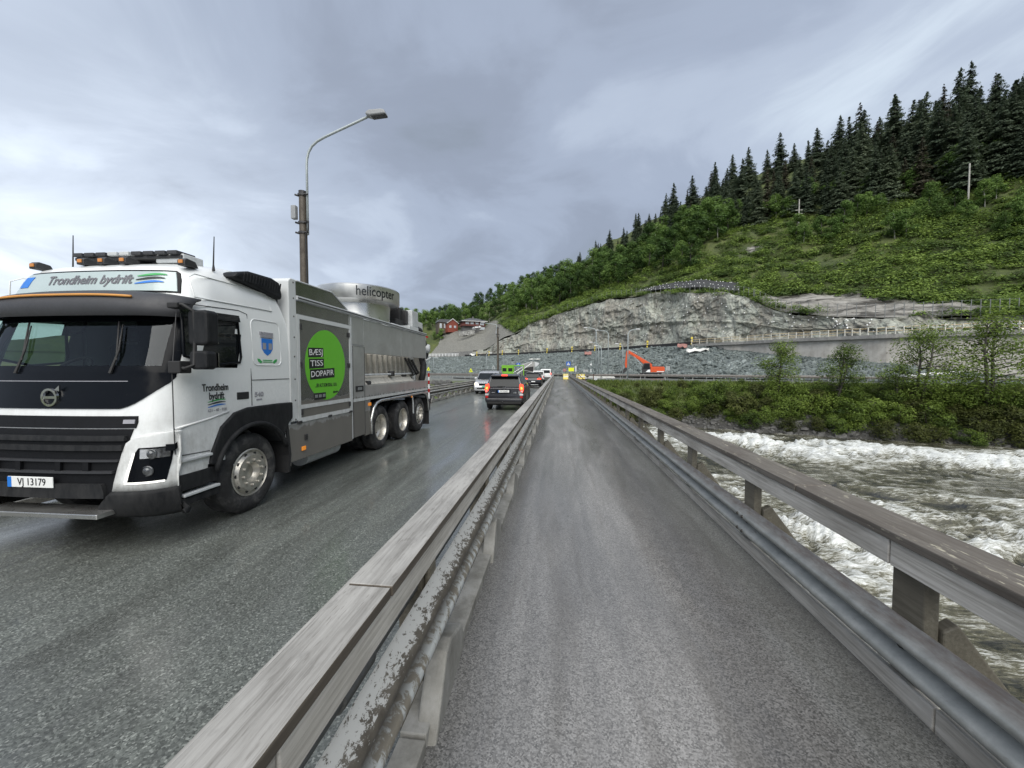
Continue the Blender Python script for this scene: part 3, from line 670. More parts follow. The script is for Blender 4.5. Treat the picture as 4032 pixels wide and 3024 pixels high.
def mat_inox(name, a, b, rough=.3, metal=.75, dz=None, dirt=(.105, .098, .085)):
    m = newmat(name); t = NT(m); v = t.coord(); n = t.noise(v, 1.8, 6, .65, .8); br = t.noise(t.coord((1, 1, 22)), 6, 3, .6)
    base = t.ramp(t.math('ADD', t.math('MULTIPLY', n, .8), t.math('MULTIPLY', br, .2)), [(.32, a), (.68, b)])
    rg = t.map(n, .3, .7, rough - .06, rough + .12); mt = metal
    if dz:
        z = t.sep(v)[2]; n2 = t.noise(t.coord((1, 1, .5)), 4.5, 7, .7)
        k = t.map(t.math('ADD', z, t.math('MULTIPLY', t.math('SUBTRACT', n2, .5), dz[1])), dz[0] - .02, dz[0] + .02, 1, 0)
        base = t.mix(t.math('MULTIPLY', k, .93), base, t.mix(t.map(n2, .3, .7, 0, .5), dirt, tuple(q * 1.35 for q in dirt)))
        rg = t.math('ADD', rg, t.math('MULTIPLY', k, .35)); mt = t.math('SUBTRACT', metal, t.math('MULTIPLY', k, metal * .95))
    t.out(base, rg, mt, None); return m
M_DOOR = mat_inox('mirror_panel', (.22, .23, .225), (.34, .35, .345), .16, .85, (1.40, .25), (.125, .118, .103))
M_LOWP = mat_inox('spattered_panel', (.32, .325, .32), (.45, .455, .45), .33, .6, (1.0, .28), (.125, .118, .103))
M_INOX = mat_inox('brushed_panel', (.42, .43, .43), (.60, .615, .615), .34, .65, (1.32, .3))
M_INOXB = mat_inox('bright_stainless', (.55, .55, .54), (.72, .72, .70), .28, .9)
M_SILVER = simple('wheel_alloy', (.55, .53, .48), .38, .75, .15, 14, 0, 40, None, None, 0, ((.20, .17, .13), .5))
M_CHROME = simple('chrome', (.75, .75, .75), .14, 1, .05, 6)
def mat_tyre():
    m = newmat('truck_tyre'); t = NT(m); v = t.coord(); n = t.noise(v, 5, 6, .7, .5)
    base = t.ramp(n, [(.4, (.016, .016, .017)), (.52, (.03, .03, .031)), (.62, (.075, .073, .07))])
    t.out(base, .75, 0, t.bump(t.noise(v, 40, 3), .2, .01)); return m
M_TYRE = mat_tyre()
M_AMBER = simple('amber_lamp', (.62, .20, .02), .2, 0, .1, 20, 0, 40, None, (1, .36, .05), .12)
M_RMARK = simple('roof_marker_lens', (.40, .17, .05), .2, 0, .1, 20, 0, 40, None, (1, .4, .1), .08)
M_WLAMP = simple('headlamp_strip', (.9, .9, .85), .2, 0, .05, 20, 0, 40, None, (1, .97, .9), .35)
M_LENS = simple('lamp_lens', (.10, .105, .11), .06, .5, .5, 16)
M_REDL = simple('red_lamp', (.55, .02, .015), .2, 0, .1, 20, 0, 40, None, (1, .05, .02), .5)
M_REDR = simple('red_reflector', (.38, .015, .012), .25, 0, .1, 20)
M_GREEN = simple('lime_decal', (.14, .50, .035), .35, 0, .04, 3)
M_DBLK = simple('decal_black', (.012, .014, .016), .35, 0, .1, 5); M_DWHT = simple('decal_white', (.82, .83, .83), .35, 0, .03, 5)
M_BLUE = simple('decal_blue', (.02, .18, .62), .35, 0, .05, 5); M_DGRY = simple('decal_grey', (.30, .30, .33), .4, 0, .08, 9)
M_LEAF = simple('decal_green', (.05, .36, .10), .4, 0, .08, 9); M_PLATE = simple('number_plate', (.78, .79, .78), .35, 0, .03, 6)
M_ORNG = simple('orange_trim', (.62, .29, .07), .45, 0, .05, 9); M_SIGN = simple('light_box_panel', (.42, .50, .50), .2, 0, .06, 2, coat=.5)
M_LGREY = simple('light_grey_paint', (.52, .54, .55), .45, 0, .08, 4, 0, 40, None, None, 0, ((.25, .24, .22), .4))
M_INT = simple('cab_interior', (.035, .036, .038), .8, 0, .2, 4); M_SEAT = simple('cab_seat', (.03, .03, .033), .85, 0, .2, 6)
M_CREAM = simple('cream_tank', (.48, .46, .41), .55, 0, .12, 5, .1, 30, None, None, 0, ((.18, .165, .14), .6))

def text(body, size, mat_, parent, M, name='lettering', xs=1.0, shear=0, bold=.0, align='CENTER', ext=.0012, wrap=None):
    cu = bpy.data.curves.new('t', 'FONT'); cu.body = body; cu.size = size; cu.extrude = ext; cu.align_x = align; cu.align_y = 'CENTER'; cu.shear = shear; cu.offset = bold; cu.resolution_u = 3
    o = bpy.data.objects.new('t', cu); C.objects.link(o); bpy.context.view_layer.update()
    me = bpy.data.meshes.new_from_object(o.evaluated_get(bpy.context.evaluated_depsgraph_get())); bpy.data.objects.remove(o); bpy.data.curves.remove(cu)
    me.name = name; me.materials.clear(); me.materials.append(mat_)
    for v in me.vertices:
        p = Vector((v.co.x * xs, v.co.y, v.co.z)); v.co = wrap(p) if wrap else M @ p
    me.update(); r = bpy.data.objects.new(name, me); C.objects.link(r)
    if parent: r.parent = parent
    return r
def M_side(y, z, x=.004, slope=0):   # text lying on the right-hand side, reading towards the rear
    return Matrix(((0, 0, 1, x), (1, 0, 0, y), (slope, 1, 0, z), (0, 0, 0, 1)))
def M_front(x, z, y): return Matrix(((1, 0, 0, x), (0, 0, -1, y), (0, 1, 0, z), (0, 0, 0, 1)))
def M_rear(x, z, y): return Matrix(((-1, 0, 0, x), (0, 0, 1, y), (0, 1, 0, z), (0, 0, 0, 1)))

TR = empty('suction_truck', (-4.05, 4.63, 0), R(1.4), 'white and grey suction truck with green oval sticker driving over the bridge', 'truck')
ip = lambda z, t: float(np.interp(z, [q[0] for q in t], [q[1] for q in t]))
YF = [(.3, -1.20), (.6, -1.29), (1.2, -1.26), (1.5, -1.20), (1.9, -1.13), (2.5, -.94), (2.7, -.88), (2.95, -.79), (3.06, -.73), (3.13, -.60), (3.20, -.38), (3.26, -.1)]
INS = [(.3, .0), (2.2, .0), (2.6, .03), (2.9, .09), (3.05, .15), (3.17, .26), (3.24, .45)]
YR = [(.3, .8), (2.55, .8), (2.75, .74), (3.1, .60), (3.24, .50)]
def Ff(x, z):
    hw = 1.25 - ip(z, INS); q = abs(x + 1.25); rc = .26; dd = hw - q; y = ip(z, YF) + .13 * min(1, q / hw) ** 2.5
    if dd < rc: y += rc - math.sqrt(max(0, rc * rc - (rc - max(dd, 0)) ** 2))
    return y
def fpt(x, z, o=0): return Vector((x, Ff(x, z) - o, z))
def spt(y, z, o=0): return Vector((-ip(z, INS) + o, y, z))
# --- cab shell: front, sides, roof, back, openings left out
zs = sorted(set([.42, .6, .8, 1.0, 1.2, 1.4, 1.6, 1.8, 1.92, 2.07, 2.2, 2.35, 2.52, 2.58, 2.66, 2.75, 2.85, 2.95, 3.02, 3.08, 3.10, 3.13, 3.16, 3.2, 3.22, 3.24, 3.26]))
sh = MB()
def ring(z):
    hw = 1.25 - ip(z, INS); xs_ = [hw * s for s in np.concatenate([-np.cos(np.linspace(0, math.pi / 2, 9))[:8] * .0 - 1 + (1 - np.cos(np.linspace(0, math.pi / 2, 9)[:8])) * .2, np.linspace(-.8, .8, 21), 1 - (1 - np.cos(np.linspace(0, math.pi / 2, 9)[:8]))[::-1] * .2])]
    fr = [fpt(-1.25 + q, z) for q in xs_]
    y0 = fr[0].y; yr = ip(z, YR)
    ys = np.linspace(0, 1, 15)[1:]
    def side(sx):
        k = fr[-1] if sx > 0 else fr[0]
        return [Vector((k.x, k.y + (yr - k.y) * t, z)) for t in ys]
    return side(-1)[::-1] + fr + side(1)
rings = [ring(z) for z in zs]; nc = len(rings[0])
vs = [p for r_ in rings for p in r_]; fs = []
for i in range(len(zs) - 1):
    zm = (zs[i] + zs[i + 1]) / 2
    for j in range(nc - 1):
        c = (rings[i][j] + rings[i][j + 1] + rings[i + 1][j] + rings[i + 1][j + 1]) / 4
        front = 14 < j < nc - 15
        if 1.92 < zm < 2.52 and front and abs(c.x + 1.25) < 1.13: continue
        if 1.97 < zm < 2.56 and not front and -.88 < c.y < -.16: continue
        if zm < .9 and not front and -.62 < c.y: continue
        if zm < 1.15 and not front and -.42 < c.y < .62: continue
        if zm < .62: continue
        fs.append((i * nc + j, i * nc + j + 1, (i + 1) * nc + j + 1, (i + 1) * nc + j))
fs.append(tuple((len(zs) - 1) * nc + j for j in range(nc)))
for i in range(len(zs) - 1): fs.append((i * nc, i * nc + nc - 1, (i + 1) * nc + nc - 1, (i + 1) * nc))
sh.add(vs, fs); cab = sh.build('cab', M_WHITE, TR, 'auto', 0, True)
def fpatch(name, mat_, rows, o=.006, n=24, th=.012, parent=TR, smooth='auto', under=0):
    """patch hugging the cab front; rows: (z, xleft, xright)"""
    b = MB(); top = [[fpt(xl + (xr - xl) * k / n, z, o) for k in range(n + 1)] for z, xl, xr in rows]; b.grid(top)
    bk = [[p + Vector((0, th, 0)) for p in r_] for r_ in top]
    loop = top[0] + [r_[-1] for r_ in top[1:-1]] + top[-1][::-1] + [r_[0] for r_ in top[1:-1]][::-1]
    lb = bk[0] + [r_[-1] for r_ in bk[1:-1]] + bk[-1][::-1] + [r_[0] for r_ in bk[1:-1]][::-1]
    b.grid([loop, lb], closed=True); return b.build(name, mat_, parent, smooth)
def spatch(name, mat_, poly, o=.006, th=.012, parent=TR, x=0.0, bevel=0):
    ins = ip(sum(q[1] for q in poly) / len(poly), INS)
    b = MB().prism(poly, 'x', x - ins + o - th, x - ins + o); return b.build(name, mat_, parent, False, bevel)
def rrect(y0, y1, z0, z1, r, n=5):
    pts = []
    for cy, cz, a0 in ((y1 - r, z0 + r, -90), (y1 - r, z1 - r, 0), (y0 + r, z1 - r, 90), (y0 + r, z0 + r, 180)):
        for k in range(n + 1): a = R(a0 + 90 * k / n); pts.append((cy + r * math.cos(a), cz + r * math.sin(a)))
    return pts
def outline(name, mat_, poly, rad, x=0.0, parent=TR):
    pts = [spt(y, z, x) for y, z in poly]; return MB().tube(pts + [pts[0]], rad, 6, 0, False).build(name, mat_, parent, True)
SYM = lambda a: (-2.5 - a)
# front panels
fpatch('windscreen', M_GLASS, [(1.92 + .6 * k / 8, -2.40 + .03 * k / 8, -.10 - .03 * k / 8) for k in range(9)], .004, 28, .003)
for (zl, zh, a, b_) in ((1.86, 1.94, -2.44, -.06), (2.42, 2.58, -2.40, -.10)):
    fpatch('windscreen_surround', M_GBLACK, [(zl, a, b_), ((zl + zh) / 2, a, b_), (zh, a, b_)], .008, 30)
for s in (0, 1):
    f_ = (lambda a: a) if s == 0 else SYM
    rows = [(z, *sorted((f_(-.055 - .02 * (z - 1.86)), f_(-.15 - .02 * (z - 1.86))))) for z in np.linspace(1.86, 2.58, 9)]
    fpatch('pillar_trim', M_GBLACK, rows, .010, 6)
# black upper front panel with curved lower edge
def blk(z):
    k = max(0, min(1, (z - 1.49) / .30)); e = -.52 + .46 * (1 - (1 - k) ** 1.0) ** .55
    return (z, SYM(e), e)
fpatch('front_panel', M_GBLACK, [blk(z) for z in (1.495, 1.50, 1.52, 1.55, 1.6, 1.65, 1.7, 1.76, 1.82, 1.87)], .014, 30)
fpatch('upper_grille', M_GRILLE, [(1.30, -2.22, -.28), (1.36, -2.22, -.27), (1.42, -2.20, -.28)], .012, 24)
fpatch('grille_recess', M_GRILLE, [(.64, -2.04, -.46), (.9, -2.08, -.40), (1.15, -2.14, -.33), (1.29, -2.18, -.30)], .012, 24)
for z0, dz, xl in ((1.20, .05, -.34), (1.105, .055, -.36), (.975, .02, -.40), (.86, .025, -.45)):
    fpatch('grille_bar', M_TBLACK if dz > .03 else M_GBAR, [(z0 - dz / 2, SYM(xl), xl), (z0, SYM(xl), xl), (z0 + dz / 2, SYM(xl), xl)], .045, 22, .035)
for xx in (-.72, -1.02, -1.48, -1.78): fpatch('grille_rib', M_GRILLE, [(.86, xx - .03, xx + .03), (.92, xx - .03, xx + .03), (.98, xx - .03, xx + .03)], .04, 3, .03)
# corner panels with headlamps, both sides, and the sill bumper
for s in (0, 1):
    mir = Matrix.Identity(4) if s == 0 else Matrix(((-1, 0, 0, -2.5), (0, 1, 0, 0), (0, 0, 1, 0), (0, 0, 0, 1)))
    def mb(b): b.v = [tuple(mir @ Vector(p)) for p in b.v]; return b
    rows = []
    for z, xl, yend in ((.66, -.46, -1.02), (.75, -.445, -1.02), (.9, -.41, -1.02), (1.05, -.37, -1.02), (1.15, -.335, -1.02), (1.2, -.27, -1.02), (1.24, -.15, -1.04), (1.255, -.06, -1.06)):
        xs2 = list(np.linspace(xl, -.02, 14)); row = [fpt(q, z, .03) + Vector((0 if q < -.2 else (q + .2) * .14, 0, 0)) for q in xs2]
        last = row[-1]; row += [Vector((.022, last.y + (yend - last.y) * t, z)) for t in (.2, .45, .7, 1)]
        rows.append(row)
    hp = mb(MB().grid(rows)).build('headlamp_panel', M_WHITE, TR, 'auto')
    sol = hp.modifiers.new('s', 'SOLIDIFY'); sol.thickness = .03; sol.offset = -1
    # lamp: dark lens, light strip, projector
    ln = [(.75, -.32, -.055), (.85, -.30, -.045), (.95, -.275, -.035), (1.05, -.245, -.03), (1.10, -.215, -.025)]
    def lampgrid(rws, o, n=10): return MB().grid([[fpt(xl + (xr - xl) * k / n, z, o) + Vector((max(0, (xl + (xr - xl) * k / n + .2)) * .14, 0, 0)) for k in range(n + 1)] for z, xl, xr in rws])
    hl = mb(lampgrid(ln, .036)).build('headlamp', M_GBLACK, TR, True)
    mb(lampgrid([(.735, -.335, -.06), (.755, -.33, -.06)], .041)).build('daylight_strip', M_WLAMP, hl, True)
    mb(lampgrid([(.755, -.335, -.308), (.85, -.315, -.288), (.95, -.288, -.262), (1.05, -.258, -.238)], .041, 2)).build('daylight_strip', M_WLAMP, hl, True)
    for zc_, xc_ in ((.86, -.15), (1.03, -.13)):
        p = fpt(xc_, zc_, .030); mb(MB().lathe([(0, .028), (.03, .024), (.045, .01), (.052, .016), (.055, .0)], p, (.25, -1, 0), 16)).build('projector', M_LENS, hl, True)
    mb(MB().grid([[fpt(q, z, .041) + Vector((max(0, q + .2) * .14, 0, 0)) for q in np.linspace(-.20, -.04, 8)] for z in (.99, 1.085)])).build('reflector', M_CHROME, hl, True)
    sm = MB().grid([[fpt(-.06, z, .040) + Vector((.02, 0, 0)), Vector((.026, -1.06, z)), Vector((.028, -1.03, z + .02))] for z in (1.05, 1.12)])
    mb(sm).build('side_marker', M_GBLACK, hl)
    # dark sill bumper below
    rows = []
    for z, xl, o in ((.36, -.70, -.02), (.40, -.68, .03), (.52, -.60, .045), (.62, -.50, .045), (.665, -.46, .034)):
        xs2 = np.linspace(xl, -.02, 14); row = [fpt(q, max(z, .42), o) for q in xs2]; row = [Vector((p.x + max(0, p.x + .2) * .14, p.y, z)) for p in row]
        last = row[-1]; row += [Vector((.026, last.y + (-1.0 - last.y) * t, z)) for t in (.25, .5, .75, 1)] ; rows.append(row)
    bp = mb(MB().grid(rows)).build('bumper_corner', M_TBLACK, TR, 'auto'); so = bp.modifiers.new('s', 'SOLIDIFY'); so.thickness = .05; so.offset = -1
    mb(MB().prism([(-1.02, .40), (-.62, .40), (-.55, .62), (-.55, .90), (-.60, .955), (-1.02, .955)], 'x', -.40, -.10)).build('step_well', M_TBLACK, TR)
    for z, y0, y1 in ((.93, -.985, -.61), (.545, -.975, -.52)):
        stp = mb(MB().box(-.30, .035, y0, y1, z - .03, z)).build('step', M_LGREY, TR, False, .006)
    mb(MB().box(-.06, .012, -1.0, -.52, .42, .50)).build('step_skirt', M_TBLACK, TR, False, .01)
    mb(MB().box(-.05, .010, -1.0, -.53, .58, .76)).build('step_skirt', M_TBLACK, TR, False, .01)
    # wheel arch
    outer = [(-.64, .80), (-.60, .95), (-.47, 1.21), (-.27, 1.36), (-.05, 1.405), (.50, 1.41), (.82, 1.40), (.82, 1.16), (.74, 1.10)]
    inner = [(.04 + .60 * math.cos(R(a_)), .54 + .60 * math.sin(R(a_))) for a_ in np.linspace(30, 160, 16)]
    fa = mb(MB().prism(outer + inner, 'x', -.36, .035)).build('wheel_arch', M_TBLACK, TR, False, .018)
    lip = [(.04 + .64 * math.cos(R(a_)), .54 + .64 * math.sin(R(a_))) for a_ in np.linspace(20, 165, 22)]
    mb(MB().tube([(.045, y, z) for y, z in lip], .03, 8)).build('arch_lip', M_TBLACK, fa, True)
    mb(MB().prism([(.66, 1.12), (.72, 1.12), (.78, .6), (.74, .34), (.70, .34), (.73, .6)], 'x', -.34, .02)).build('mudguard', M_BLACK, TR)
    # black hinge / mirror assembly
    mr = MB()
    mr.tube([(.02, -1.0, 1.93), (.16, -1.05, 1.91), (.20, -.98, 1.95), (.20, -.96, 2.25), (.20, -.97, 2.52), (.12, -1.02, 2.58), (.0, -1.02, 2.58)], .018, 8)
    mm = mb(mr).build('mirror_arm', M_BLACK, TR, True)
    mb(MB().box(-.02, .12, -1.07, -.93, 1.86, 1.99)).build('mirror_bracket', M_BLACK, mm, False, .012); mb(MB().box(-.02, .10, -1.06, -.95, 2.54, 2.60)).build('mirror_bracket', M_BLACK, mm, False, .012)
    def rb(x0, x1, y0, y1, z0, z1): return MB().prism(rrect(x0, x1, z0, z1, .045), 'y', y0, y1)
    mb(rb(.13, .36, -.98, -.83, 2.16, 2.53)).build('mirror', M_TBLACK, mm, False, .025)
    mb(rb(.14, .35, -.985, -.85, 1.90, 2.10)).build('mirror', M_TBLACK, mm, False, .025)
    for z0, z1 in ((2.18, 2.51), (1.92, 2.08)): mb(MB().box(.15, .34, -.828, -.824, z0, z1)).build('mirror_glass', M_CHROME, mm)
    # door window
    gw = [(-.90, 2.05), (-.50, 1.95), (-.15, 1.99), (-.13, 2.06), (-.15, 2.55), (-.85, 2.55), (-.895, 2.50)]
    mb(MB().prism(gw, 'x', -.022, -.016)).build('side_window', M_DGLASS if s == 0 else M_GLASS, TR)
    pts = [Vector((.004 - .02 * (z > 2.3), y, z)) for y, z in gw]; mb(MB().tube(pts + [pts[0]], .018, 6, 0, False)).build('window_seal', M_GBLACK, TR, True)
    mb(MB().prism([(-.92, 2.56), (-.17, 2.58), (-.15, 2.50), (-.90, 2.47)], 'x', -.02, .03)).build('wind_deflector', M_DGLASS, TR)
    # gaps and swages
    lines = [[(-1.035, 1.0), (-1.04, 1.3), (-1.04, 1.86), (-.93, 2.62), (-.10, 2.66), (.03, 2.63), (.04, 1.78), (.04, 1.42)], [(.04, 1.76), (.79, 1.76)], [(-1.02, .975), (-.62, .955)]]
    for ln_ in lines: mb(MB().tube([Vector((.001 - ip(z, INS), y, z)) for y, z in ln_], .0055, 6)).build('panel_gap', M_DSTEEL, TR)
    mb(MB().tube([Vector((.0, y, z)) for y, z in [(-1.03, 1.27), (-.6, 1.33), (-.34, 1.38)]], .012, 6)).build('door_crease', M_WHITE, TR, True)
    for q in (rrect(.08, .62, 1.96, 2.58, .08),): mb(MB().tube([Vector((.002 - ip(z, INS), y, z)) for y, z in q + [q[0]]], .007, 6, 0, False)).build('side_recess', M_WHITE, TR, True)
    q = [(-.70, 2.72), (.52, 2.74), (.48, 2.98), (-.05, 3.0), (-.62, 3.0), (-.72, 2.94)]
    mb(MB().tube([Vector((.004 - ip(z, INS), y, z)) for y, z in q + [q[0]]], .008, 6, 0, False)).build('roof_recess', M_WHITE, TR, True)
    mb(MB().box(-.01, .008, -.205, -.01, 1.515, 1.61)).build('door_handle', M_BLACK, TR, False, .012)
    # rear roof deflector
    dfl = [(-.16, 3.08), (-.10, 3.15), (.10, 3.21), (.52, 3.22), (.68, 3.18), (.73, 3.0), (.70, 2.93), (.40, 2.99), (.0, 3.05)]
    d_ = mb(MB().prism(dfl, 'x', -.25, -.03)).build('roof_deflector', M_TBLACK, TR, False, .03)
    for k in range(14):
        y = -.02 + k * .052; mb(MB().tube([(-.028, y, 3.06 - .02 * (k > 7)), (-.026, y + .03, 3.17)], .010, 5)).build('deflector_rib', M_TBLACK, d_)
b = MB().box(-2.02, -.48, -1.40, -1.14, .42, .47); b.build('front_step', M_INOXB, TR, False, .008)
fpatch('bumper_beam', M_TBLACK, [(.60, -1.98, -.52), (.66, -1.98, -.52), (.74, -1.95, -.55)], .05, 16, .06)
MB().box(-2.3, -.2, -.92, -.7, .45, 1.3).build('radiator', M_GRILLE, TR)
# number plate
yp = Ff(-1.28, .76) - .055
pl = MB().box(-1.55, -1.03, yp - .01, yp, .705, .815).build('number_plate', M_PLATE, TR, False, .004)
MB().box(-1.55, -1.505, yp - .012, yp - .009, .707, .813).build('plate_band', M_BLUE, pl)
text('VJ 13179', .105, M_DBLK, pl, M_front(-1.27, .76, yp - .012), xs=.86)
# emblem: ring with bar
yl = Ff(-1.2, 1.6) - .018
em = MB(); 
em.grid([[Vector((-1.22 + rr_ * math.cos(a_), yl - dz, 1.61 + rr_ * math.sin(a_))) for a_ in np.linspace(0, 2 * math.pi, 33)[:-1]] for rr_, dz in ((.098, 0), (.094, .02), (.072, .02), (.068, 0))], closed=True)
emb = em.build('emblem', M_CHROME, TR, 'auto'); MB().box(-1.30, -1.14, yl - .016, yl + .002, 1.597, 1.623).build('emblem_bar', M_CHROME, emb)
MB().prism([(-1.155, 1.69), (-1.10, 1.735), (-1.10, 1.675)], 'y', yl - .015, yl).build('emblem_arrow', M_CHROME, emb)
fpatch('badge', M_DGRY, [(1.345, -.40, -.29), (1.36, -.40, -.29), (1.385, -.40, -.29)], .02, 3, .01)
fpatch('trim_line', M_DGRY, [(1.775, -2.0, -.42), (1.782, -2.0, -.42)], .018, 12, .006)
# wipers
for x0 in (-.62, -1.72):
    pts = [fpt(x0 + .02, 1.86, .03), fpt(x0 + .05, 2.1, .035), fpt(x0 + .0, 2.38, .03)]
    MB().tube(pts, [.016, .010, .006], 6).tube([fpt(x0 + .05, 2.0, .03), fpt(x0 - .06, 2.42, .022)], .009, 6).build('wiper', M_BLACK, TR)
# visor
rows = []
for z, o in ((2.50, .10), (2.47, .19), (2.50, .215), (2.60, .22), (2.68, .18), (2.745, .10), (2.77, .02)):
    xs3 = np.linspace(-2.44, -.06, 31); row = []
    for q in xs3:
        e_ = 1 - max(0, (abs(q + 1.25) - .85) / .35) ** 2 * .35; p = fpt(q, 2.62, o * e_); row.append(Vector((-1.25 + (q + 1.25) * 1.035, p.y, z - .07 * (abs(q + 1.25) / 1.2) ** 3 * (z > 2.55))))
    rows.append(row)
vz = MB().grid(rows).build('sun_visor', M_VISOR, TR, 'auto'); so = vz.modifiers.new('s', 'SOLIDIFY'); so.thickness = .025; so.offset = -1
MB().tube([Vector((p.x, p.y - .012, p.z + .01)) for p in rows[4][3:-5]], .014, 6).build('visor_stripe', M_ORNG, vz, True)
# light box sign over the windscreen
sg = fpatch('light_box', M_GBLACK, [(2.76, -2.31, -.19), (2.84, -2.29, -.21), (2.92, -2.27, -.23), (3.0, -2.23, -.27), (3.03, -2.19, -.31)], .012, 24)
fpatch('light_box_panel', M_SIGN, [(2.775, -2.29, -.21), (2.84, -2.27, -.23), (2.92, -2.245, -.255), (3.01, -2.20, -.30)], .022, 24, .008, sg)
def wrapf(xc, zc_, o):
    def f_(p):
        q = fpt(xc + p.x, zc_ + p.y * .96, o); return q
    return f_
text('Trondheim bydrift', .155, M_DGRY, sg, None, xs=.92, shear=.12, bold=.004, wrap=wrapf(-1.22, 2.905, .028))
def wave(name, mat_, parent, P, w, h, th_):
    b = MB(); n = 12; top = [P(-w / 2 + w * k / n, h * math.sin(-1.2 + 2.4 * k / n * 1.3) + th_ * (.35 + .65 * math.sin(math.pi * k / n))) for k in range(n + 1)]; bot = [P(-w / 2 + w * k / n, h * math.sin(-1.2 + 2.4 * k / n * 1.3)) for k in range(n + 1)]
    return b.grid([bot, top]).build(name, mat_, parent)
for k, mt in enumerate((M_BLUE, M_DBLK, M_LEAF)):
    wave('swoosh', mt, sg, lambda u, v_, k=k: fpt(-.50 + u, 2.865 + .045 * k + v_, .029), .30, .012, .026)
    wave('swoosh', mt, TR, lambda u, v_, k=k: Vector((.004, -.505 + u, 1.465 + .030 * k + v_)), .25, .010, .018)
fpatch('sign_crest', M_BLUE, [(2.84, -2.17, -2.03), (2.90, -2.16, -2.02), (2.97, -2.14, -2.0)], .027, 4, .006, sg)
# roof bar, beacons, aerials
rf = MB().box(-2.02, -.55, -.36, -.08, 3.27, 3.31).build('beacon_bar', M_DSTEEL, TR, False, .01)
for k in range(9): MB().box(-2.0 + k * .162, -1.87 + k * .162, -.40, -.14, 3.31, 3.355).build('bar_module', M_VISOR if k not in (3, 4) else M_LGREY, rf, False, .008)
MB().box(-.92, -.54, -.34, -.06, 3.22, 3.33).build('bar_end_box', M_LGREY, rf, False, .015)
for x in (-1.9, -1.2, -.7): MB().box(x - .02, x + .02, -.3, -.15, 3.16, 3.28).build('bar_foot', M_DSTEEL, rf)
for x, y, z in ((-.27, -.56, 3.10), (-1.02, -.56, 3.14), (-1.30, -.56, 3.14), (-1.57, -.56, 3.14), (-2.18, -.58, 3.10)):
    mk = MB().prism([(-.08, 0), (.10, 0), (.06, .07), (-.05, .085), (-.08, .06)], 'x', x - .05, x + .05, 0, Matrix.Translation((0, y, z))).build('roof_marker', M_DSTEEL, TR, False, .008)
    MB().box(x - .026, x + .026, y - .092, y - .078, z + .022, z + .06).build('marker_lens', M_RMARK, mk, False, .004)
for x, y, h in ((-.20, -.28, .34), (-2.02, -.38, .38)):
    MB().tube([(x, y, 3.12), (x, y, 3.2), (x + .02, y, 3.2 + h)], [.018, .009, .005], 6).build('aerial', M_BLACK, TR)
# interior
it = MB().box(-2.4, -.1, -.80, .74, 1.25, 1.45).box(-2.38, -.12, .66, .74, 1.4, 3.0).build('cab_floor', M_INT, TR)
MB().prism([(-.92, 1.45), (-.90, 1.88), (-.80, 1.91), (-.62, 1.80), (-.64, 1.45)], 'x', -2.30, -.20).build('dashboard', M_INT, TR, False, .02)
for x in (-.62, -1.88):
    s_ = MB().box(x - .24, x + .24, -.38, .1, 1.5, 1.66).build('seat', M_SEAT, TR, False, .05)
    MB().box(x - .24, x + .24, .05, .2, 1.6, 2.25).build('seat_back', M_SEAT, s_, False, .05); MB().box(x - .14, x + .14, .08, .18, 2.28, 2.48).build('headrest', M_SEAT, s_, False, .04)
c_ = Vector((-1.88, -.55, 1.88)); ax = Vector((0, -.75, .66)).normalized(); s1 = Vector((1, 0, 0)); s2 = ax.cross(s1)
MB().tube([c_ + (s1 * math.cos(k * math.pi / 12) + s2 * math.sin(k * math.pi / 12)) * .22 for k in range(25)], .018, 6, 0, False).tube([c_ - s1 * .21, c_ + s1 * .21], .02, 6).build('steering_wheel', M_BLACK, TR, True)
MB().lathe([(0, -.02), (.11, -.02), (.12, .0), (.11, .02), (0, .02)], (-1.35, -.86, 2.42), (0, 1, 0), 16).build('dash_camera', M_BLACK, TR, True)
# door lettering and crest
text('Trondheim', .118, M_DBLK, TR, M_side(-.515, 1.685), xs=.68, bold=.002); text('bydrift', .118, M_DBLK, TR, M_side(-.505, 1.585), xs=.68, bold=.002)
text('621 - 40 - 028', .048, M_DGRY, TR, M_side(-.50, 1.42), xs=.95); text('540', .085, M_DGRY, TR, M_side(.17, 1.56), xs=1.25, bold=.003)
MB().box(0, .006, .12, .22, 1.485, 1.505).build('small_badge', M_DGRY, TR)
cx = .345
cr = MB().prism([(cx - .105, 2.33), (cx - .105, 2.19), (cx - .06, 2.13), (cx, 2.095), (cx + .06, 2.13), (cx + .105, 2.19), (cx + .105, 2.33)], 'x', .0, .004).build('crest', M_BLUE, TR)
MB().prism([(cx - .09, 2.27), (cx - .09, 2.18), (cx - .025, 2.18), (cx - .025, 2.27)], 'x', .004, .006).build('crest_tower', M_DGRY, cr); MB().prism([(cx + .025, 2.27), (cx + .025, 2.18), (cx + .09, 2.18), (cx + .09, 2.27)], 'x', .004, .006).build('crest_tower', M_DGRY, cr)
MB().box(-.015, .0045, cx - .115, cx + .115, 2.345, 2.385).build('crest_crown', M_DGRY, cr)
for k in range(5): MB().box(-.02, .004, cx - .125 + k * .052, cx - .088 + k * .052, 2.385, 2.42).build('crown_tooth', M_DGRY, cr)
for s in (-1, 1): MB().prism([(cx + s * .10, 2.005), (cx + s * .15, 2.045), (cx + s * .19, 2.05), (cx + s * .175, 2.01), (cx + s * .13, 1.985)], 'x', .0, .005).build('leaf_decal', M_LEAF, TR)
for z in (2.03, 2.005): MB().box(.0, .004, cx - .09, cx + .09, z - .006, z + .006).build('decal_line', M_LEAF, TR)
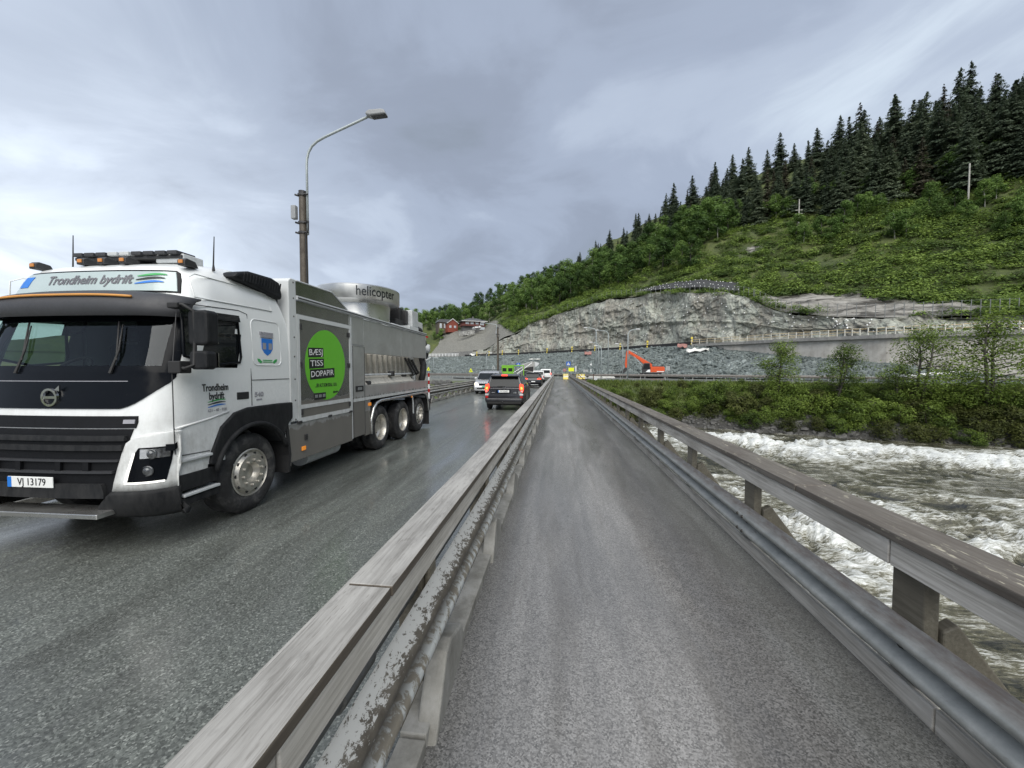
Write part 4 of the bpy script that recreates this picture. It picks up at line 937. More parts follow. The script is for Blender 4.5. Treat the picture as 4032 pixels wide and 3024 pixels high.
# --- chassis, wheels
MB().box(-1.75, -.75, -1.0, 7.9, .62, .92).build('chassis', M_DSTEEL, TR)
for y in (.04, 4.08, 5.49, 6.84): MB().tube([(-2.2, y, .52), (-.3, y, .52)], .09, 8).build('axle', M_DSTEEL, TR)
def wheel(y, kind, side):
    w_ = empty('wheel', (0, y, .525)); w_.parent = TR
    if side: w_.location.x = -2.5; w_.rotation_euler = (0, 0, math.pi)
    wd = .32 if kind != 'dual' else .30; x0 = -.03
    T = [(.305, x0 - .03), (.33, x0 - .008), (.40, x0 + .004), (.46, x0 - .006), (.495, x0 - .03), (.522, x0 - .055), (.525, x0 - wd / 2), (.522, x0 - wd + .055), (.46, x0 - wd), (.305, x0 - wd + .02)]
    b = MB().lathe(T, (0, 0, 0), (1, 0, 0), 48)
    if kind == 'dual': b.lathe([(a_, h_ - .34) for a_, h_ in T], (0, 0, 0), (1, 0, 0), 40)
    b.build('tyre', M_TYRE, w_, 'auto')
    if kind == 'dual':
        P = [(.315, x0 - .012), (.30, x0 - .006), (.29, x0 - .02), (.275, x0 - .15), (.235, x0 - .19), (.11, x0 - .19), (.10, x0 - .10), (0, x0 - .09)]
    else:
        P = [(.315, x0 - .012), (.30, x0 - .004), (.285, x0 - .03), (.265, x0 - .035), (.23, x0 + .012), (.19, x0 + .02), (.13, x0 + .015), (.12, x0 - .03), (.10, x0 - .06), (0, x0 - .05)]
    rim = MB().lathe(P, (0, 0, 0), (1, 0, 0), 40).build('rim', M_SILVER, w_, 'auto')
    hb = MB(); off = x0 - .19 if kind == 'dual' else x0 + .016
    for k in range(10):
        a_ = 2 * math.pi * (k + .3) / 10; hb.lathe([(0, .035), (.012, .033), (.017, .02), (.017, 0)], (off, .165 * math.cos(a_), .165 * math.sin(a_)), (1, 0, 0), 6)
    o = hb.build('wheel_nuts', M_BOLT if kind == 'dual' else M_SILVER, w_); o['kind'] = 'stuff'
    if kind != 'dual':
        for k in range(10):
            a_ = 2 * math.pi * k / 10; MB().lathe([(0, .004), (.022, .004), (.022, -.004)], (x0 - .010, .252 * math.cos(a_), .252 * math.sin(a_)), (1, 0, 0), 10).build('vent_hole', M_DSTEEL, w_)
    return w_
for y, k in ((.04, 'steer'), (4.08, 'dual'), (5.49, 'dual'), (6.84, 'steer')):
    for s in (0, 1): wheel(y, k, s)
# --- body
MB().box(-2.46, -.55, .86, 7.36, 1.06, 2.97).box(-2.46, -.04, .86, 3.2, 2.1, 2.97).box(-2.44, -.06, .90, 2.65, .52, 2.2).build('body_core', M_LGREY, TR)
MB().box(-2.5, -.56, 3.2, 7.4, 2.2, 2.968).build('body_roof', M_LGREY, TR)
MB().prism([(.80, 1.09), (.98, 1.09), (.98, 3.30), (.86, 3.30), (.80, 3.25)], 'x', -.3, .012).build('body_post', M_BODYW, TR, False, .015)
MB().prism([(.80, 1.09), (.98, 1.09), (.98, 3.30), (.86, 3.30), (.80, 3.25)], 'x', -2.512, -2.2).build('body_post', M_BODYW, TR, False, .015)
MB().box(-2.2, -.3, .82, .97, 3.0, 3.27).build('body_headboard', M_BODYW, TR)
for z in (1.12, 1.42, 1.75, 2.1, 2.4, 2.72, 3.0, 3.24): MB().lathe([(0, .006), (.012, .005), (.014, 0)], (.012, .91, z), (1, 0, 0), 8).build('rivet', M_BOLT, TR)
MB().prism([(.99, 3.06), (2.52, 3.06), (2.0, 3.30), (.99, 3.285)], 'x', -.03, .004).build('top_panel', M_DOOR, TR)
MB().tube([(.006, .99, 3.287), (.006, 2.0, 3.302), (.006, 2.53, 3.065)], .012, 6).build('top_panel_edge', M_LGREY, TR)
ra_ = MB().box(-.03, .035, .98, 7.40, 2.985, 3.055).build('roof_rail', M_LGREY, TR, False, .01); MB().box(.035, .042, .99, 7.39, 3.012, 3.028).build('rail_groove', M_DSTEEL, ra_)
MB().box(-.03, .0, .99, 2.58, 2.775, 2.98).build('upper_panel', M_DOOR, TR, False, .004)
MB().box(-.03, .0, 2.59, 3.19, 2.41, 2.98).build('upper_panel', M_INOX, TR, False, .004)
for a_, b_ in ((3.20, 5.29), (5.30, 7.38)): MB().prism([(.0, 2.255), (.0, 2.96), (-.03, 2.98), (-.06, 2.98), (-.06, 2.255)], 'y', a_, b_).build('upper_panel', M_INOX, TR, False, .004)
# locker doors in white frame
MB().box(-.03, .014, .98, 2.64, 2.70, 2.77).box(-.03, .014, .98, 2.64, 1.06, 1.13).box(-.03, .014, .98, 1.045, 1.13, 2.70).box(-.03, .014, 2.575, 2.64, 1.13, 2.70).build('locker_frame', M_BODYW, TR)
for a_, b_ in ((1.047, 1.772), (1.778, 2.573)):
    d_ = MB().box(-.03, .004, a_, b_, 1.132, 2.698).build('locker_door', M_DOOR, TR, False, .003)
    MB().box(.004, .012, a_ + .004, b_ - .004, 1.27, 1.335).build('door_strip', M_BODYW, d_)
    hy = a_ + .02 if a_ < 1.5 else b_ - .02
    for z in (1.22, 1.98, 2.58): MB().box(.004, .03, hy - .025, hy + .015, z - .045, z + .045).build('hinge', M_DSTEEL, d_, False, .006)
lk = MB().box(.002, .012, 1.40, 1.74, 1.385, 1.50).build('lock_plate', M_BLACK, TR, False, .006)
for y in (1.46, 1.57, 1.68): MB().box(.012, .022, y - .04, y + .03, 1.42, 1.47).build('lock_handle', M_STEEL, lk, False, .004)
ov = MB().prism([(1.79 + .615 * math.cos(a_), 1.98 + .615 * math.sin(a_)) for a_ in np.linspace(0, 2 * math.pi, 65)[:-1] if not (1.385 < 1.98 + .615 * math.sin(a_) < 1.50 and 1.79 + .615 * math.cos(a_) < 1.60)], 'x', .0045, .0065).build('green_sticker', M_GREEN, TR)
for tx, y0, y1, z0, z1 in (('BÆSJ', 1.26, 1.69, 2.10, 2.26), ('TISS', 1.28, 1.70, 1.915, 2.075), ('DOPAPIR', 1.30, 2.03, 1.73, 1.90)):
    sk_ = .03 * (y1 - y0) / .43
    MB().prism([(y0, z0), (y1, z0 + sk_ * .6), (y1, z1 + sk_ * .6), (y0, z1)], 'x', .0065, .0085).build('text_box', M_DBLK, ov)
    w_ = y1 - y0 - .06
    t_ = text(tx, .165, M_DWHT, ov, M_side(0, 0), bold=.0)
    xs_ = [v.co.y for v in t_.data.vertices]; w0 = max(xs_) - min(xs_); c0 = (max(xs_) + min(xs_)) / 2
    for v in t_.data.vertices: u = (v.co.y - c0) / w0; v.co = Vector((.0095 + (v.co.x - .004) * .3, (y0 + y1) / 2 + u * w_, (z0 + z1) / 2 + sk_ * .3 + v.co.z * .86 + u * sk_ * .6))
text('...ER ALT SOM SKAL I DO.', .085, M_DBLK, ov, M_side(1.77, 1.625, .0075), xs=.70, bold=.002); text('#ikkefett', .06, M_DBLK, ov, M_side(2.06, 1.49, .0075), xs=.8, bold=.001)
MB().box(-.03, .004, 1.05, 1.6, .99, 1.03).build('door_sill', M_BODYW, TR)
lp = MB().box(-.04, .006, .745, 2.655, .47, 1.055).build('lower_panel', M_LOWP, TR, False, .006)
MB().box(.006, .03, 1.12, 1.18, .76, .85).build('latch', M_DSTEEL, lp, False, .006); MB().box(.006, .022, 1.04, 1.14, .60, .665).build('side_marker', M_AMBER, lp, False, .006)
for y in (1.0, 1.85, 2.58): MB().box(.004, .03, y - .05, y + .05, 1.045, 1.085).build('latch', M_DSTEEL, lp, False, .006)
MB().tube([(-.36, 1.5, .40), (-.36, 2.55, .40)], .17, 18).build('air_tank', M_LGREY, TR, 'auto')
# narrow door
nd = MB().box(-.03, .008, 2.685, 3.205, .51, 2.40).build('narrow_door', M_INOX, TR, False, .006)
MB().box(.008, .016, 2.80, 3.13, 1.44, 1.56).build('lock_plate', M_BLACK, nd, False, .005); MB().box(.016, .026, 2.88, 3.05, 1.47, 1.53).build('lock_handle', M_STEEL, nd, False, .005)
MB().tube([(.01, 2.70, .53), (.01, 2.70, 2.38), (.01, 3.19, 2.38), (.01, 3.19, .53)], .006, 5).build('door_seam', M_DSTEEL, nd)
MB().box(-.03, .006, 2.645, 2.68, .5, 2.97).build('body_seam', M_LGREY, TR)
# open bay with ribbed tank and hoses
MB().box(-.56, -.02, 3.21, 7.40, 1.50, 1.555).build('bay_floor', M_INOXB, TR)
MB().box(-.55, -.02, 7.36, 7.42, 1.55, 2.30).box(-.55, -.02, 3.19, 3.23, 1.55, 2.30).build('bay_end', M_CREAM, TR)
MB().box(-.56, -.50, 3.21, 7.38, 1.55, 2.30).build('bay_back', M_CREAM, TR)
for k in range(13):
    y = 3.38 + k * .315; MB().box(-.50, -.40, y, y + .13, 1.80, 2.28).build('tank_rib', M_CREAM, TR, False, .02)
MB().prism([(-.5, 1.80), (-.30, 1.74), (-.12, 1.56), (-.5, 1.56)], 'y', 3.25, 6.6).build('bay_tray', M_CREAM, TR, False, .01)
MB().tube([(-.2, 3.3, 1.78), (-.2, 6.9, 1.78)], .025, 8).build('bay_pipe', M_LGREY, TR); MB().box(-.28, -.14, 5.05, 5.2, 1.72, 1.86).build('valve', M_DSTEEL, TR, False, .02)
for k in range(3): MB().tube([(-.3, 6.35 + k * .25, 2.24), (-.16, 6.38 + k * .25, 1.95), (-.14, 6.55 + k * .25, 1.80), (-.28, 6.8 + k * .18, 1.74)], .035, 8).build('hose', M_BLACK, TR, True)
MB().box(-.35, -.25, 6.0, 6.35, 1.60, 1.80).build('control_box', M_DSTEEL, TR, False, .02); MB().tube([(-.15, 3.6, 1.60), (-.15, 3.75, 1.60)], .045, 10).build('coupling', M_DSTEEL, TR)
MB().tube([(-.12, 7.28, 1.56), (-.08, 7.34, 1.8), (-.08, 7.38, 2.05), (-.14, 7.36, 2.28)], .10, 12).build('suction_hose', M_BLACK, TR, True)
MB().tube([(-.3, 6.75, 2.28), (-.3, 6.95, 2.2), (-.28, 7.0, 1.9), (-.28, 7.02, 1.56)], .06, 10).build('white_pipe', M_BODYW, TR, True)
sp_ = MB().box(-.5, .004, 3.21, 7.46, 1.30, 1.548).build('side_skirt', M_LOWP if False else M_INOX, TR, False, .004); MB().box(.004, .012, 2.69, 7.46, 1.24, 1.302).build('white_stripe', M_BODYW, TR)
MB().box(-.04, .002, 3.215, 3.46, .47, 1.24).build('arch_panel', M_LOWP, TR, False, .006)
MB().box(.002, .02, 3.36, 3.47, 1.10, 1.17).build('side_marker', M_AMBER, TR, False, .006); MB().box(-.02, .01, 6.05, 6.15, 1.09, 1.15).build('side_marker', M_AMBER, TR, False, .006)
arch = [(3.46, .47), (3.47, .80), (3.58, 1.02), (3.74, 1.13), (3.95, 1.17), (6.95, 1.18), (7.25, 1.14), (7.45, 1.0), (7.53, .80), (7.54, .55)]
MB().tube([(.015, y, z) for y, z in arch], .035, 8).build('fender_edge', M_INOXB, TR, True)
MB().grid([[Vector((-.75, y, z)) for y, z in arch], [Vector((.0, y, z)) for y, z in arch]]).build('fender', M_BLACK, TR, True)
MB().tube([(.0, 6.1, 1.16), (-.0, 6.16, .95), (.0, 6.18, .62)], .02, 6).build('fender_stay', M_LGREY, TR)
# rear end
MB().box(-2.45, -.05, 7.36, 7.55, 1.0, 2.6).build('rear_bulkhead', M_LGREY, TR); MB().box(-2.45, -.05, 7.6, 7.95, .55, .85).build('rear_bumper', M_DSTEEL, TR)
MB().box(-.75, .0, 7.62, 7.66, .10, .60).build('mudflap', M_BLACK, TR); MB().box(-.5, -.02, 7.66, 7.68, .50, .60).build('reflector_strip', M_DWHT, TR)
MB().prism([(7.55, .75), (7.95, .95), (8.05, .98), (7.98, .88), (7.75, .62)], 'x', -.3, -.02).build('rear_bracket', M_DSTEEL, TR)
mp_ = MB().tube([(.02, 7.60, .95), (.02, 7.60, 1.75)], .03, 8).build('marker_pole', M_DWHT, TR)
for z in (1.15, 1.42, 1.66): MB().tube([(.02, 7.60, z), (.02, 7.60, z + .12)], .033, 8).build('pole_band', M_REDR, mp_)
# drum with lettering, funnel and crane gear
DC = Vector((-1.25, 5.47, 0)); DR = 1.07
dm = MB().lathe([(0, 4.05), (DR - .03, 4.05), (DR, 4.02), (DR, 3.69), (DR - .02, 3.66), (.9, 3.62), (0, 3.62)], (DC.x, DC.y, 0), (0, 0, 1), 64).build('hose_drum', M_INOXB, TR, 'auto')
MB().lathe([(.82, 3.64), (.80, 3.3), (.86, 2.95)], (DC.x, DC.y, 0), (0, 0, 1), 48).build('drum_base', M_INOXB, TR, 'auto')
def wrapd(a0, z, o):
    return lambda p: Vector((DC.x + (DR + o + p.z) * math.cos(a0 + p.x / DR), DC.y + (DR + o + p.z) * math.sin(a0 + p.x / DR), z + p.y))
DRUM_A = R(-38)
t_ = text('helicopter', .34, M_DBLK, dm, None, bold=.004, xs=.78, wrap=wrapd(DRUM_A, 3.86, .003))
text('F L E X L I N E', .05, M_DGRY, dm, None, wrap=wrapd(DRUM_A - .05, 3.73, .003)) if False else None
MB().tube([(-1.1, 6.5, 2.95), (-1.0, 6.6, 3.7)], .12, 10).build('drum_column', M_DSTEEL, TR)
def gear(name, mat_, *bx, bevel=.02):
    b = MB()
    for q in bx: b.box(*q)
    return b.build(name, mat_, TR, False, bevel)
gear('hydraulic_block', M_DSTEEL, (-.95, -.55, 6.6, 6.95, 3.2, 3.78)); gear('control_cabinet', M_LGREY, (-.55, -.30, 7.0, 7.55, 3.25, 3.75)); gear('valve_stack', M_DSTEEL, (-.6, -.42, 6.8, 6.97, 3.3, 3.72)); gear('boom_rest', M_DSTEEL, (-1.1, -.5, 6.2, 6.9, 3.0, 3.4))
gear('boom_root', M_BODYW, (-.9, -.4, 7.3, 8.3, 3.15, 3.50)); gear('boom_head', M_BODYW, (-.55, -.25, 7.6, 8.2, 2.75, 3.02)); gear('roof_hatch', M_BODYW, (-.7, -.2, 5.2, 6.2, 3.05, 3.14)); gear('roof_hatch', M_BODYW, (-.9, -.2, 6.5, 7.3, 3.05, 3.22))
MB().tube([(-.5, 7.2, 3.35), (-.35, 7.8, 3.2), (-.3, 8.3, 2.6), (-.35, 8.2, 2.3)], .10, 10).build('suction_pipe', M_DSTEEL, TR, True)
MB().lathe([(0, -.2), (.14, -.2), (.15, -.1), (.15, .12), (.12, .16), (0, .16)], (-.3, 8.25, 2.62), (1, .2, 0), 16).build('nozzle', M_LGREY, TR, True)
MB().tube([(-.5, 7.9, 2.35), (-.45, 8.1, 2.75), (-.4, 8.35, 2.9), (-.3, 8.55, 2.5), (-.35, 8.5, 2.25)], .035, 8).build('crane_hose', M_BLACK, TR, True)
MB().tube([(-.2, 7.7, 2.15), (-.2, 8.5, 2.32)], .02, 6).build('guide_rod', M_DWHT, TR); MB().box(-.4, -.25, 8.35, 8.45, 3.0, 3.06).build('warning_flag', M_REDR, TR)
for k in range(5): MB().tube([(-.45, 7.5 + k * .15, 3.05), (-.38, 7.55 + k * .17, 3.3 - .08 * k), (-.4, 7.75 + k * .15, 2.85)], .022, 6).build('hydraulic_line', M_BLACK, TR)
# ============================================================ vegetation
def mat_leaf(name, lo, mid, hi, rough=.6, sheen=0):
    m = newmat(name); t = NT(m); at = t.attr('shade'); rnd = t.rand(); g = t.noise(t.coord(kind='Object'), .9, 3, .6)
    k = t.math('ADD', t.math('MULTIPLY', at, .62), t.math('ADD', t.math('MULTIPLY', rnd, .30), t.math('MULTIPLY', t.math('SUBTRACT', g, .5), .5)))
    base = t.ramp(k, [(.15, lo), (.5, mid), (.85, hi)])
    p = t.node('ShaderNodeBsdfPrincipled'); t.set(p.inputs['Base Color'], base); p.inputs['Roughness'].default_value = rough; p.inputs['Specular IOR Level'].default_value = .25
    tr = t.node('ShaderNodeBsdfTranslucent'); t.set(tr.inputs[0], base); mx_ = t.node('ShaderNodeMixShader'); mx_.inputs[0].default_value = .3
    t.l.new(p.outputs[0], mx_.inputs[1]); t.l.new(tr.outputs[0], mx_.inputs[2]); o = t.node('ShaderNodeOutputMaterial'); t.l.new(mx_.outputs[0], o.inputs[0]); return m
M_SPR = mat_leaf('spruce_needles', (.038, .056, .036), (.085, .115, .072), (.14, .17, .10))
M_SPR2 = mat_leaf('brownish_spruce_needles', (.042, .042, .029), (.082, .078, .053), (.13, .118, .078))
M_DEC = mat_leaf('birch_leaves', (.065, .125, .032), (.155, .25, .064), (.255, .36, .105))
M_DEC2 = mat_leaf('dark_alder_leaves', (.035, .07, .019), (.08, .145, .036), (.14, .215, .058))
M_BUSH = mat_leaf('hillside_bush_leaves', (.055, .095, .02), (.185, .27, .052), (.32, .42, .095))
M_BANKL = mat_leaf('riverbank_willow_leaves', (.035, .062, .012), (.12, .18, .03), (.215, .29, .058))
M_BANKD = mat_leaf('riverbank_dark_leaves', (.03, .04, .012), (.085, .10, .027), (.15, .17, .046))
M_GRASS = mat_leaf('bank_grass', (.045, .07, .016), (.10, .14, .03), (.16, .20, .05))
M_BARK = mat_wood('bark', (.035, .03, .026), (.07, .062, .052), (.11, .10, .09)); M_BIRCH = simple('birch_bark', (.42, .41, .38), .8, 0, .35, 2)
def leafmesh(name, P, Nn, size, mat_, shade, rng, aspect=1.6):
    """small leaf faces at points P facing about Nn"""
    n = len(P); rv = rng.normal(size=(n, 3)); a = np.cross(Nn, rv); a /= np.linalg.norm(a, axis=1)[:, None] + 1e-9; b = np.cross(Nn, a); b /= np.linalg.norm(b, axis=1)[:, None] + 1e-9
    s = (size if np.ndim(size) else np.full(n, size))[:, None] * rng.uniform(.6, 1.35, (n, 1))
    v = np.stack([P - a * s * aspect * .5, P - b * s * .36, P + a * s * aspect * .5, P + b * s * .36], 1).reshape(-1, 3)
    return npmesh(name, v, np.arange(4 * n).reshape(-1, 4), mat_, False, dict(shade=np.repeat(np.clip(shade, 0, 1), 4)))
def spruce_proto(h, seed, mat_, n_tier=26, wid=.19):
    rng = np.random.default_rng(seed); P = []; Nn = []; Sh = []; Sz = []
    for k in range(n_tier):
        f_ = (k + rng.uniform(0, .6)) / n_tier; z = h * (.06 + .93 * f_); rad = h * wid * (1 - f_) ** .72 * rng.uniform(.66, 1.2) + .12
        nb = int(5 + 6 * (1 - f_))
        for j in range(nb):
            a = rng.uniform(0, 2 * math.pi); L_ = rad * rng.uniform(.65, 1.15); m = max(3, int(L_ / .30))
            for q in range(m):
                t_ = (q + .7) / m; x = L_ * t_; dz = -.42 * L_ * t_ ** 1.25 + .10 * L_ * t_ ** 3
                for w_ in range(3):
                    side = rng.normal(0, .12 + .16 * (1 - abs(t_ - .5))) * L_ * .6
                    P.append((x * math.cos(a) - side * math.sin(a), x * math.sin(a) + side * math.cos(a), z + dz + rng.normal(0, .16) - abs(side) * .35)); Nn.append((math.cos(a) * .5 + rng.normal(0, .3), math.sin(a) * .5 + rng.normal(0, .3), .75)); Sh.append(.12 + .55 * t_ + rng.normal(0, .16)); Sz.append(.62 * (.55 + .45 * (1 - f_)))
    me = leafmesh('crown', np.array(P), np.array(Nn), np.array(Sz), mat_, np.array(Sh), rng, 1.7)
    tr = MB().tube([(0, 0, -1.2), (0, 0, h * .35), (0, 0, h * .97)], [.26, .17, .03], 7).mesh('trunk', M_BARK)
    return me, tr
def decid_proto(h, cw, seed, mat_, n=2600, leaf=.34, bark=None, clear=.28, lobes=16, trunks=1):
    rng = np.random.default_rng(seed); tb = MB(); P = []; Nn = []; Sh = []
    cen = []
    for q in range(trunks):
        bx, by = (rng.normal(0, .35, 2) if trunks > 1 else (0, 0)); top = Vector((bx + rng.normal(0, .5), by + rng.normal(0, .5), h * .86)); pts = [Vector((bx, by, -.8)), Vector((bx * 1.2, by * 1.2, h * .3)), Vector((bx * 1.4 + rng.normal(0, .2), by * 1.4, h * .6)), top]
        tb.tube(pts, [h * .018, h * .014, h * .009, .03], 6)
        for k in range(lobes // trunks):
            f_ = clear + (1 - clear) * (k + rng.uniform(0, 1)) / (lobes / trunks); zz = h * f_ * .93; prof = math.sin(math.pi * min(1, (f_ - clear + .12) / (1 - clear + .14))) ** .7
            a = rng.uniform(0, 2 * math.pi); rr_ = cw * .5 * prof * rng.uniform(.25, .95); c = np.array([bx + rr_ * math.cos(a), by + rr_ * math.sin(a), zz]); cen.append((c, cw * rng.uniform(.16, .30), rng.normal(0, .12)))
            st = pts[1].lerp(pts[3], max(0, min(1, (zz / h - .34) / .6)))
            tb.tube([st, Vector((*(st.xy * .5 + Vector((c[0], c[1])) * .5), (st.z + c[2]) / 2 + .1)), Vector(c)], [h * .006, h * .004, .012], 5)
    for c, s, dsh in cen:
        m = n // len(cen); d = rng.normal(size=(m, 3)); d /= np.linalg.norm(d, axis=1)[:, None]; rad = s * rng.uniform(.35, 1.0, (m, 1)) ** .5
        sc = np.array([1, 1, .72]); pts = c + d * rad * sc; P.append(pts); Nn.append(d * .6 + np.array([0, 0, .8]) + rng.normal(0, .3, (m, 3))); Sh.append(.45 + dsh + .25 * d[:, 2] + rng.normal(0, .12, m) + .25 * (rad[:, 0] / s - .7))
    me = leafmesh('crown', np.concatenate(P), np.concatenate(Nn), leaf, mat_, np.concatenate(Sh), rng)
    return me, tb.mesh('trunk', bark or M_BARK, True)
def plant(name, proto, loc, sc, rz, label, cat, group, mat_=None, tilt=0):
    e = empty(name, loc, rz, label, cat, group); e.scale = (sc * random.uniform(.9, 1.1), sc * random.uniform(.9, 1.1), sc); e.rotation_euler = (random.uniform(-tilt, tilt), random.uniform(-tilt, tilt), rz)
    obj('crown', proto[0], e); obj('trunk', proto[1], e); return e
SPR = [spruce_proto(24, s, M_SPR, 40, w_) for s, w_ in ((1, .23), (2, .26), (3, .20), (4, .28))] + [spruce_proto(22, 9, M_SPR2, 26, .18)]
DEC = [decid_proto(11, 6.5, s, M_DEC, 2600, .38, M_BIRCH if s == 21 else M_BARK, .25) for s in (21, 22, 23)] + [decid_proto(11, 6.5, s, M_DEC2, 2600, .38, None, .2) for s in (31, 32)]
pk = 0
def rpt(px, k, jit=0):   # position on the hill: photograph column and position between terrain lines
    d = ray(px, 1455); a = math.atan2(d[0], d[1]); kr, kz = knots(np.array([a])); i = int(k); f_ = k - i; r_ = kr[0][i] * (1 - f_) + kr[0][i + 1] * f_
    x, y = r_ * math.sin(a), r_ * math.cos(a); return x, y, gz(x, y)
rs = random.Random(5)
# spruces: rows climbing the slope behind the clearing
for row, (k0, step) in enumerate(((6.02, 56), (6.14, 56), (6.3, 60), (6.48, 66), (6.72, 76))):
    px = 2180 + rs.uniform(0, 40)
    while px < 4330:
        if not (px < 2560 and row < 1):
            x, y, z = rpt(px, k0 + rs.uniform(-.07, .08))
            sc = rs.choice((rs.uniform(.55, .85), rs.uniform(.8, 1.15))) * (.98 if px > 3300 else (.80 if px > 2600 else .56)); pr = SPR[4] if rs.random() < .16 else rs.choice(SPR[:4])
            plant('spruce_tree', pr, (x, y, z - .3), sc, rs.uniform(0, 6.28), 'tall dark spruce in the dense stand along the top of the hillside' if pr is not SPR[4] else 'tall brownish spruce in the dense stand along the top of the hillside', 'spruce', 'spruces along the hilltop' if pr is not SPR[4] else 'brownish spruces along the hilltop', None, .03)
        px += step * rs.uniform(.6, 1.4)
# broadleaved trees: belt left of the clearing, behind the houses, and a few among the spruces
def belt(px0, px1, k0, k1, step, sc0, sc1, label, group, only=None, ps=None):
    px = px0
    while px < px1:
        x, y, z = rpt(px, rs.uniform(k0, k1)); pr = rs.choice(only or DEC)
        plant('broadleaved_tree', pr, (x, y, z - .3), rs.uniform(sc0, sc1), rs.uniform(0, 6.28), label, 'tree', group, None, .06); px += step * rs.uniform(.6, 1.4)
belt(2000, 2860, 5.55, 5.95, 20, .95, 1.35, 'broadleaved tree in the green belt between the rock face and the spruces', 'broadleaved trees above the rock face')
belt(2020, 2760, 5.15, 5.6, 24, .8, 1.15, 'broadleaved tree in the green belt between the rock face and the spruces', 'broadleaved trees above the rock face')
belt(1560, 2220, 6.3, 6.98, 14, .8, 1.25, 'broadleaved tree on the low ridge behind the red houses', 'trees on the ridge behind the houses')
belt(1560, 2120, 6.0, 6.35, 20, .8, 1.2, 'broadleaved tree on the low ridge behind the red houses', 'trees on the ridge behind the houses')
belt(1520, 1740, 4.9, 5.9, 24, .45, .75, 'small broadleaved tree below the red houses beside the gravel slope', 'trees below the houses')
belt(2600, 4150, 5.98, 6.15, 62, .6, 1.0, 'bright green broadleaved tree at the foot of the spruce stand', 'broadleaved trees under the spruces', DEC[:3])
belt(3120, 4150, 5.45, 5.85, 50, .45, .75, 'small broadleaved tree standing in the bushes of the clearing', 'small trees in the clearing', DEC[:4])
# bushes over the whole clearing: nobody could count them, one object
def bushes():
    rng = np.random.default_rng(77); P = []; Nn = []; Sh = []; Sz = []
    spots = []
    for i in range(7200):
        px = rng.uniform(1960, 4250); k = rng.uniform(4.04, 6.15); x, y, _ = 0, 0, 0
        d = ray(px, 1455); a = math.atan2(d[0], d[1]); spots.append((px, k, a))
    az_ = np.array([s[2] for s in spots]); kr, kz = knots(az_); kk = np.array([s[1] for s in spots]); i = kk.astype(int); f_ = kk - i; j = np.arange(len(az_))
    rr_ = kr[j, i] * (1 - f_) + kr[j, i + 1] * f_; X = rr_ * np.sin(az_); Y = rr_ * np.cos(az_); Zb = hill_z(X, Y); rk = a_hill(X, Y, Zb, kk, az_, rr_)
    pxs = np.array([s[0] for s in spots])
    for q in range(len(spots)):
        if rk['rock'][q] > .38 + rng.uniform(-.1, .3) or rk['gravel'][q] > .5: continue
        if 2490 < pxs[q] < 2915 and 4.12 < kk[q] < 4.95: continue
        if kk[q] > 6.05 and rng.random() < .5: continue
        dense = perlin(np.array([X[q] / 13]), np.array([Y[q] / 13]), np.array([2.0]))[0]
        if dense < -.5 and kk[q] > 4.3: continue
        s = rng.choice([rng.uniform(.7, 1.5), rng.uniform(1.2, 2.5)]) * (1 + .5 * dense); m = int(62 * s)
        d = rng.normal(size=(m, 3)); d /= np.linalg.norm(d, axis=1)[:, None]; d[:, 2] = np.abs(d[:, 2]); rad = s * rng.uniform(.5, 1, (m, 1))
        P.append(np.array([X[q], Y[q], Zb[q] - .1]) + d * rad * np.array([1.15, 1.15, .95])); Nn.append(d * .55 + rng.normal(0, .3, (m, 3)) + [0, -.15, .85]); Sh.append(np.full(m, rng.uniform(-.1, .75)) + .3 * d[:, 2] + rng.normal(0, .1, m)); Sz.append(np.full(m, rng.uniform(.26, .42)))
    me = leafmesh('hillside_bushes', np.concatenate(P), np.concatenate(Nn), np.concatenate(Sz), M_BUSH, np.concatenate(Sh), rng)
    o = obj('hillside_bushes', me, None, 'stuff'); tag(o, 'bright green bushes and scrub covering the hillside clearing above the rock', 'bushes')
bushes()
# riverbank: willow shrubs, a few slender trees, grass
WIL = [decid_proto(3.6, 4.2, s, M_BANKL if s % 3 else M_BANKD, 3400, .17, None, .03, 22, 3) for s in (41, 42, 43, 44, 45)]
SLE = [decid_proto(9, 5.4, s, M_BANKL, 9000, .135, None, .12, 34, 2) for s in (51, 52, 53)]
BAR = [decid_proto(9, 6.0, s, M_BANKL, 9500, .125, None, .15, 40, 2) for s in (61, 62)]
def bankpt(x, sdv):
    y = float(np.interp(x, BX, BY)); sl = (float(np.interp(x + 2, BX, BY)) - float(np.interp(x - 2, BX, BY))) / 4; n_ = math.hypot(1, sl); return x - sl / n_ * sdv, y + sdv / n_
def bankplant(name, pr, x, sdv, sc, label, group, cat='shrub'):
    X_, Y_ = bankpt(x, sdv); z = float(flat_z(np.array([X_]), np.array([Y_]))[0]); return plant(name, pr, (X_, Y_, z - .15), sc, rs.uniform(0, 6.28), label, cat, group, None, .1)
for sdv, step, s0, s1 in ((1.3, 1.6, .40, .60), (2.9, 1.7, .52, .78), (4.6, 1.8, .55, .80), (6.5, 1.8, .42, .62), (8.4, 1.9, .26, .42)):
    x = 5.5 + rs.uniform(0, 1.5)
    while x < 62:
        if not (x < 9 and sdv < 2): bankplant('willow_shrub', rs.choice(WIL), x, sdv + rs.uniform(-.8, .8), rs.uniform(s0, s1) * (.75 if x < 14 else 1), 'leafy green shrub in the thicket on the far riverbank', 'shrubs on the far riverbank')
        x += step * rs.uniform(.6, 1.4)
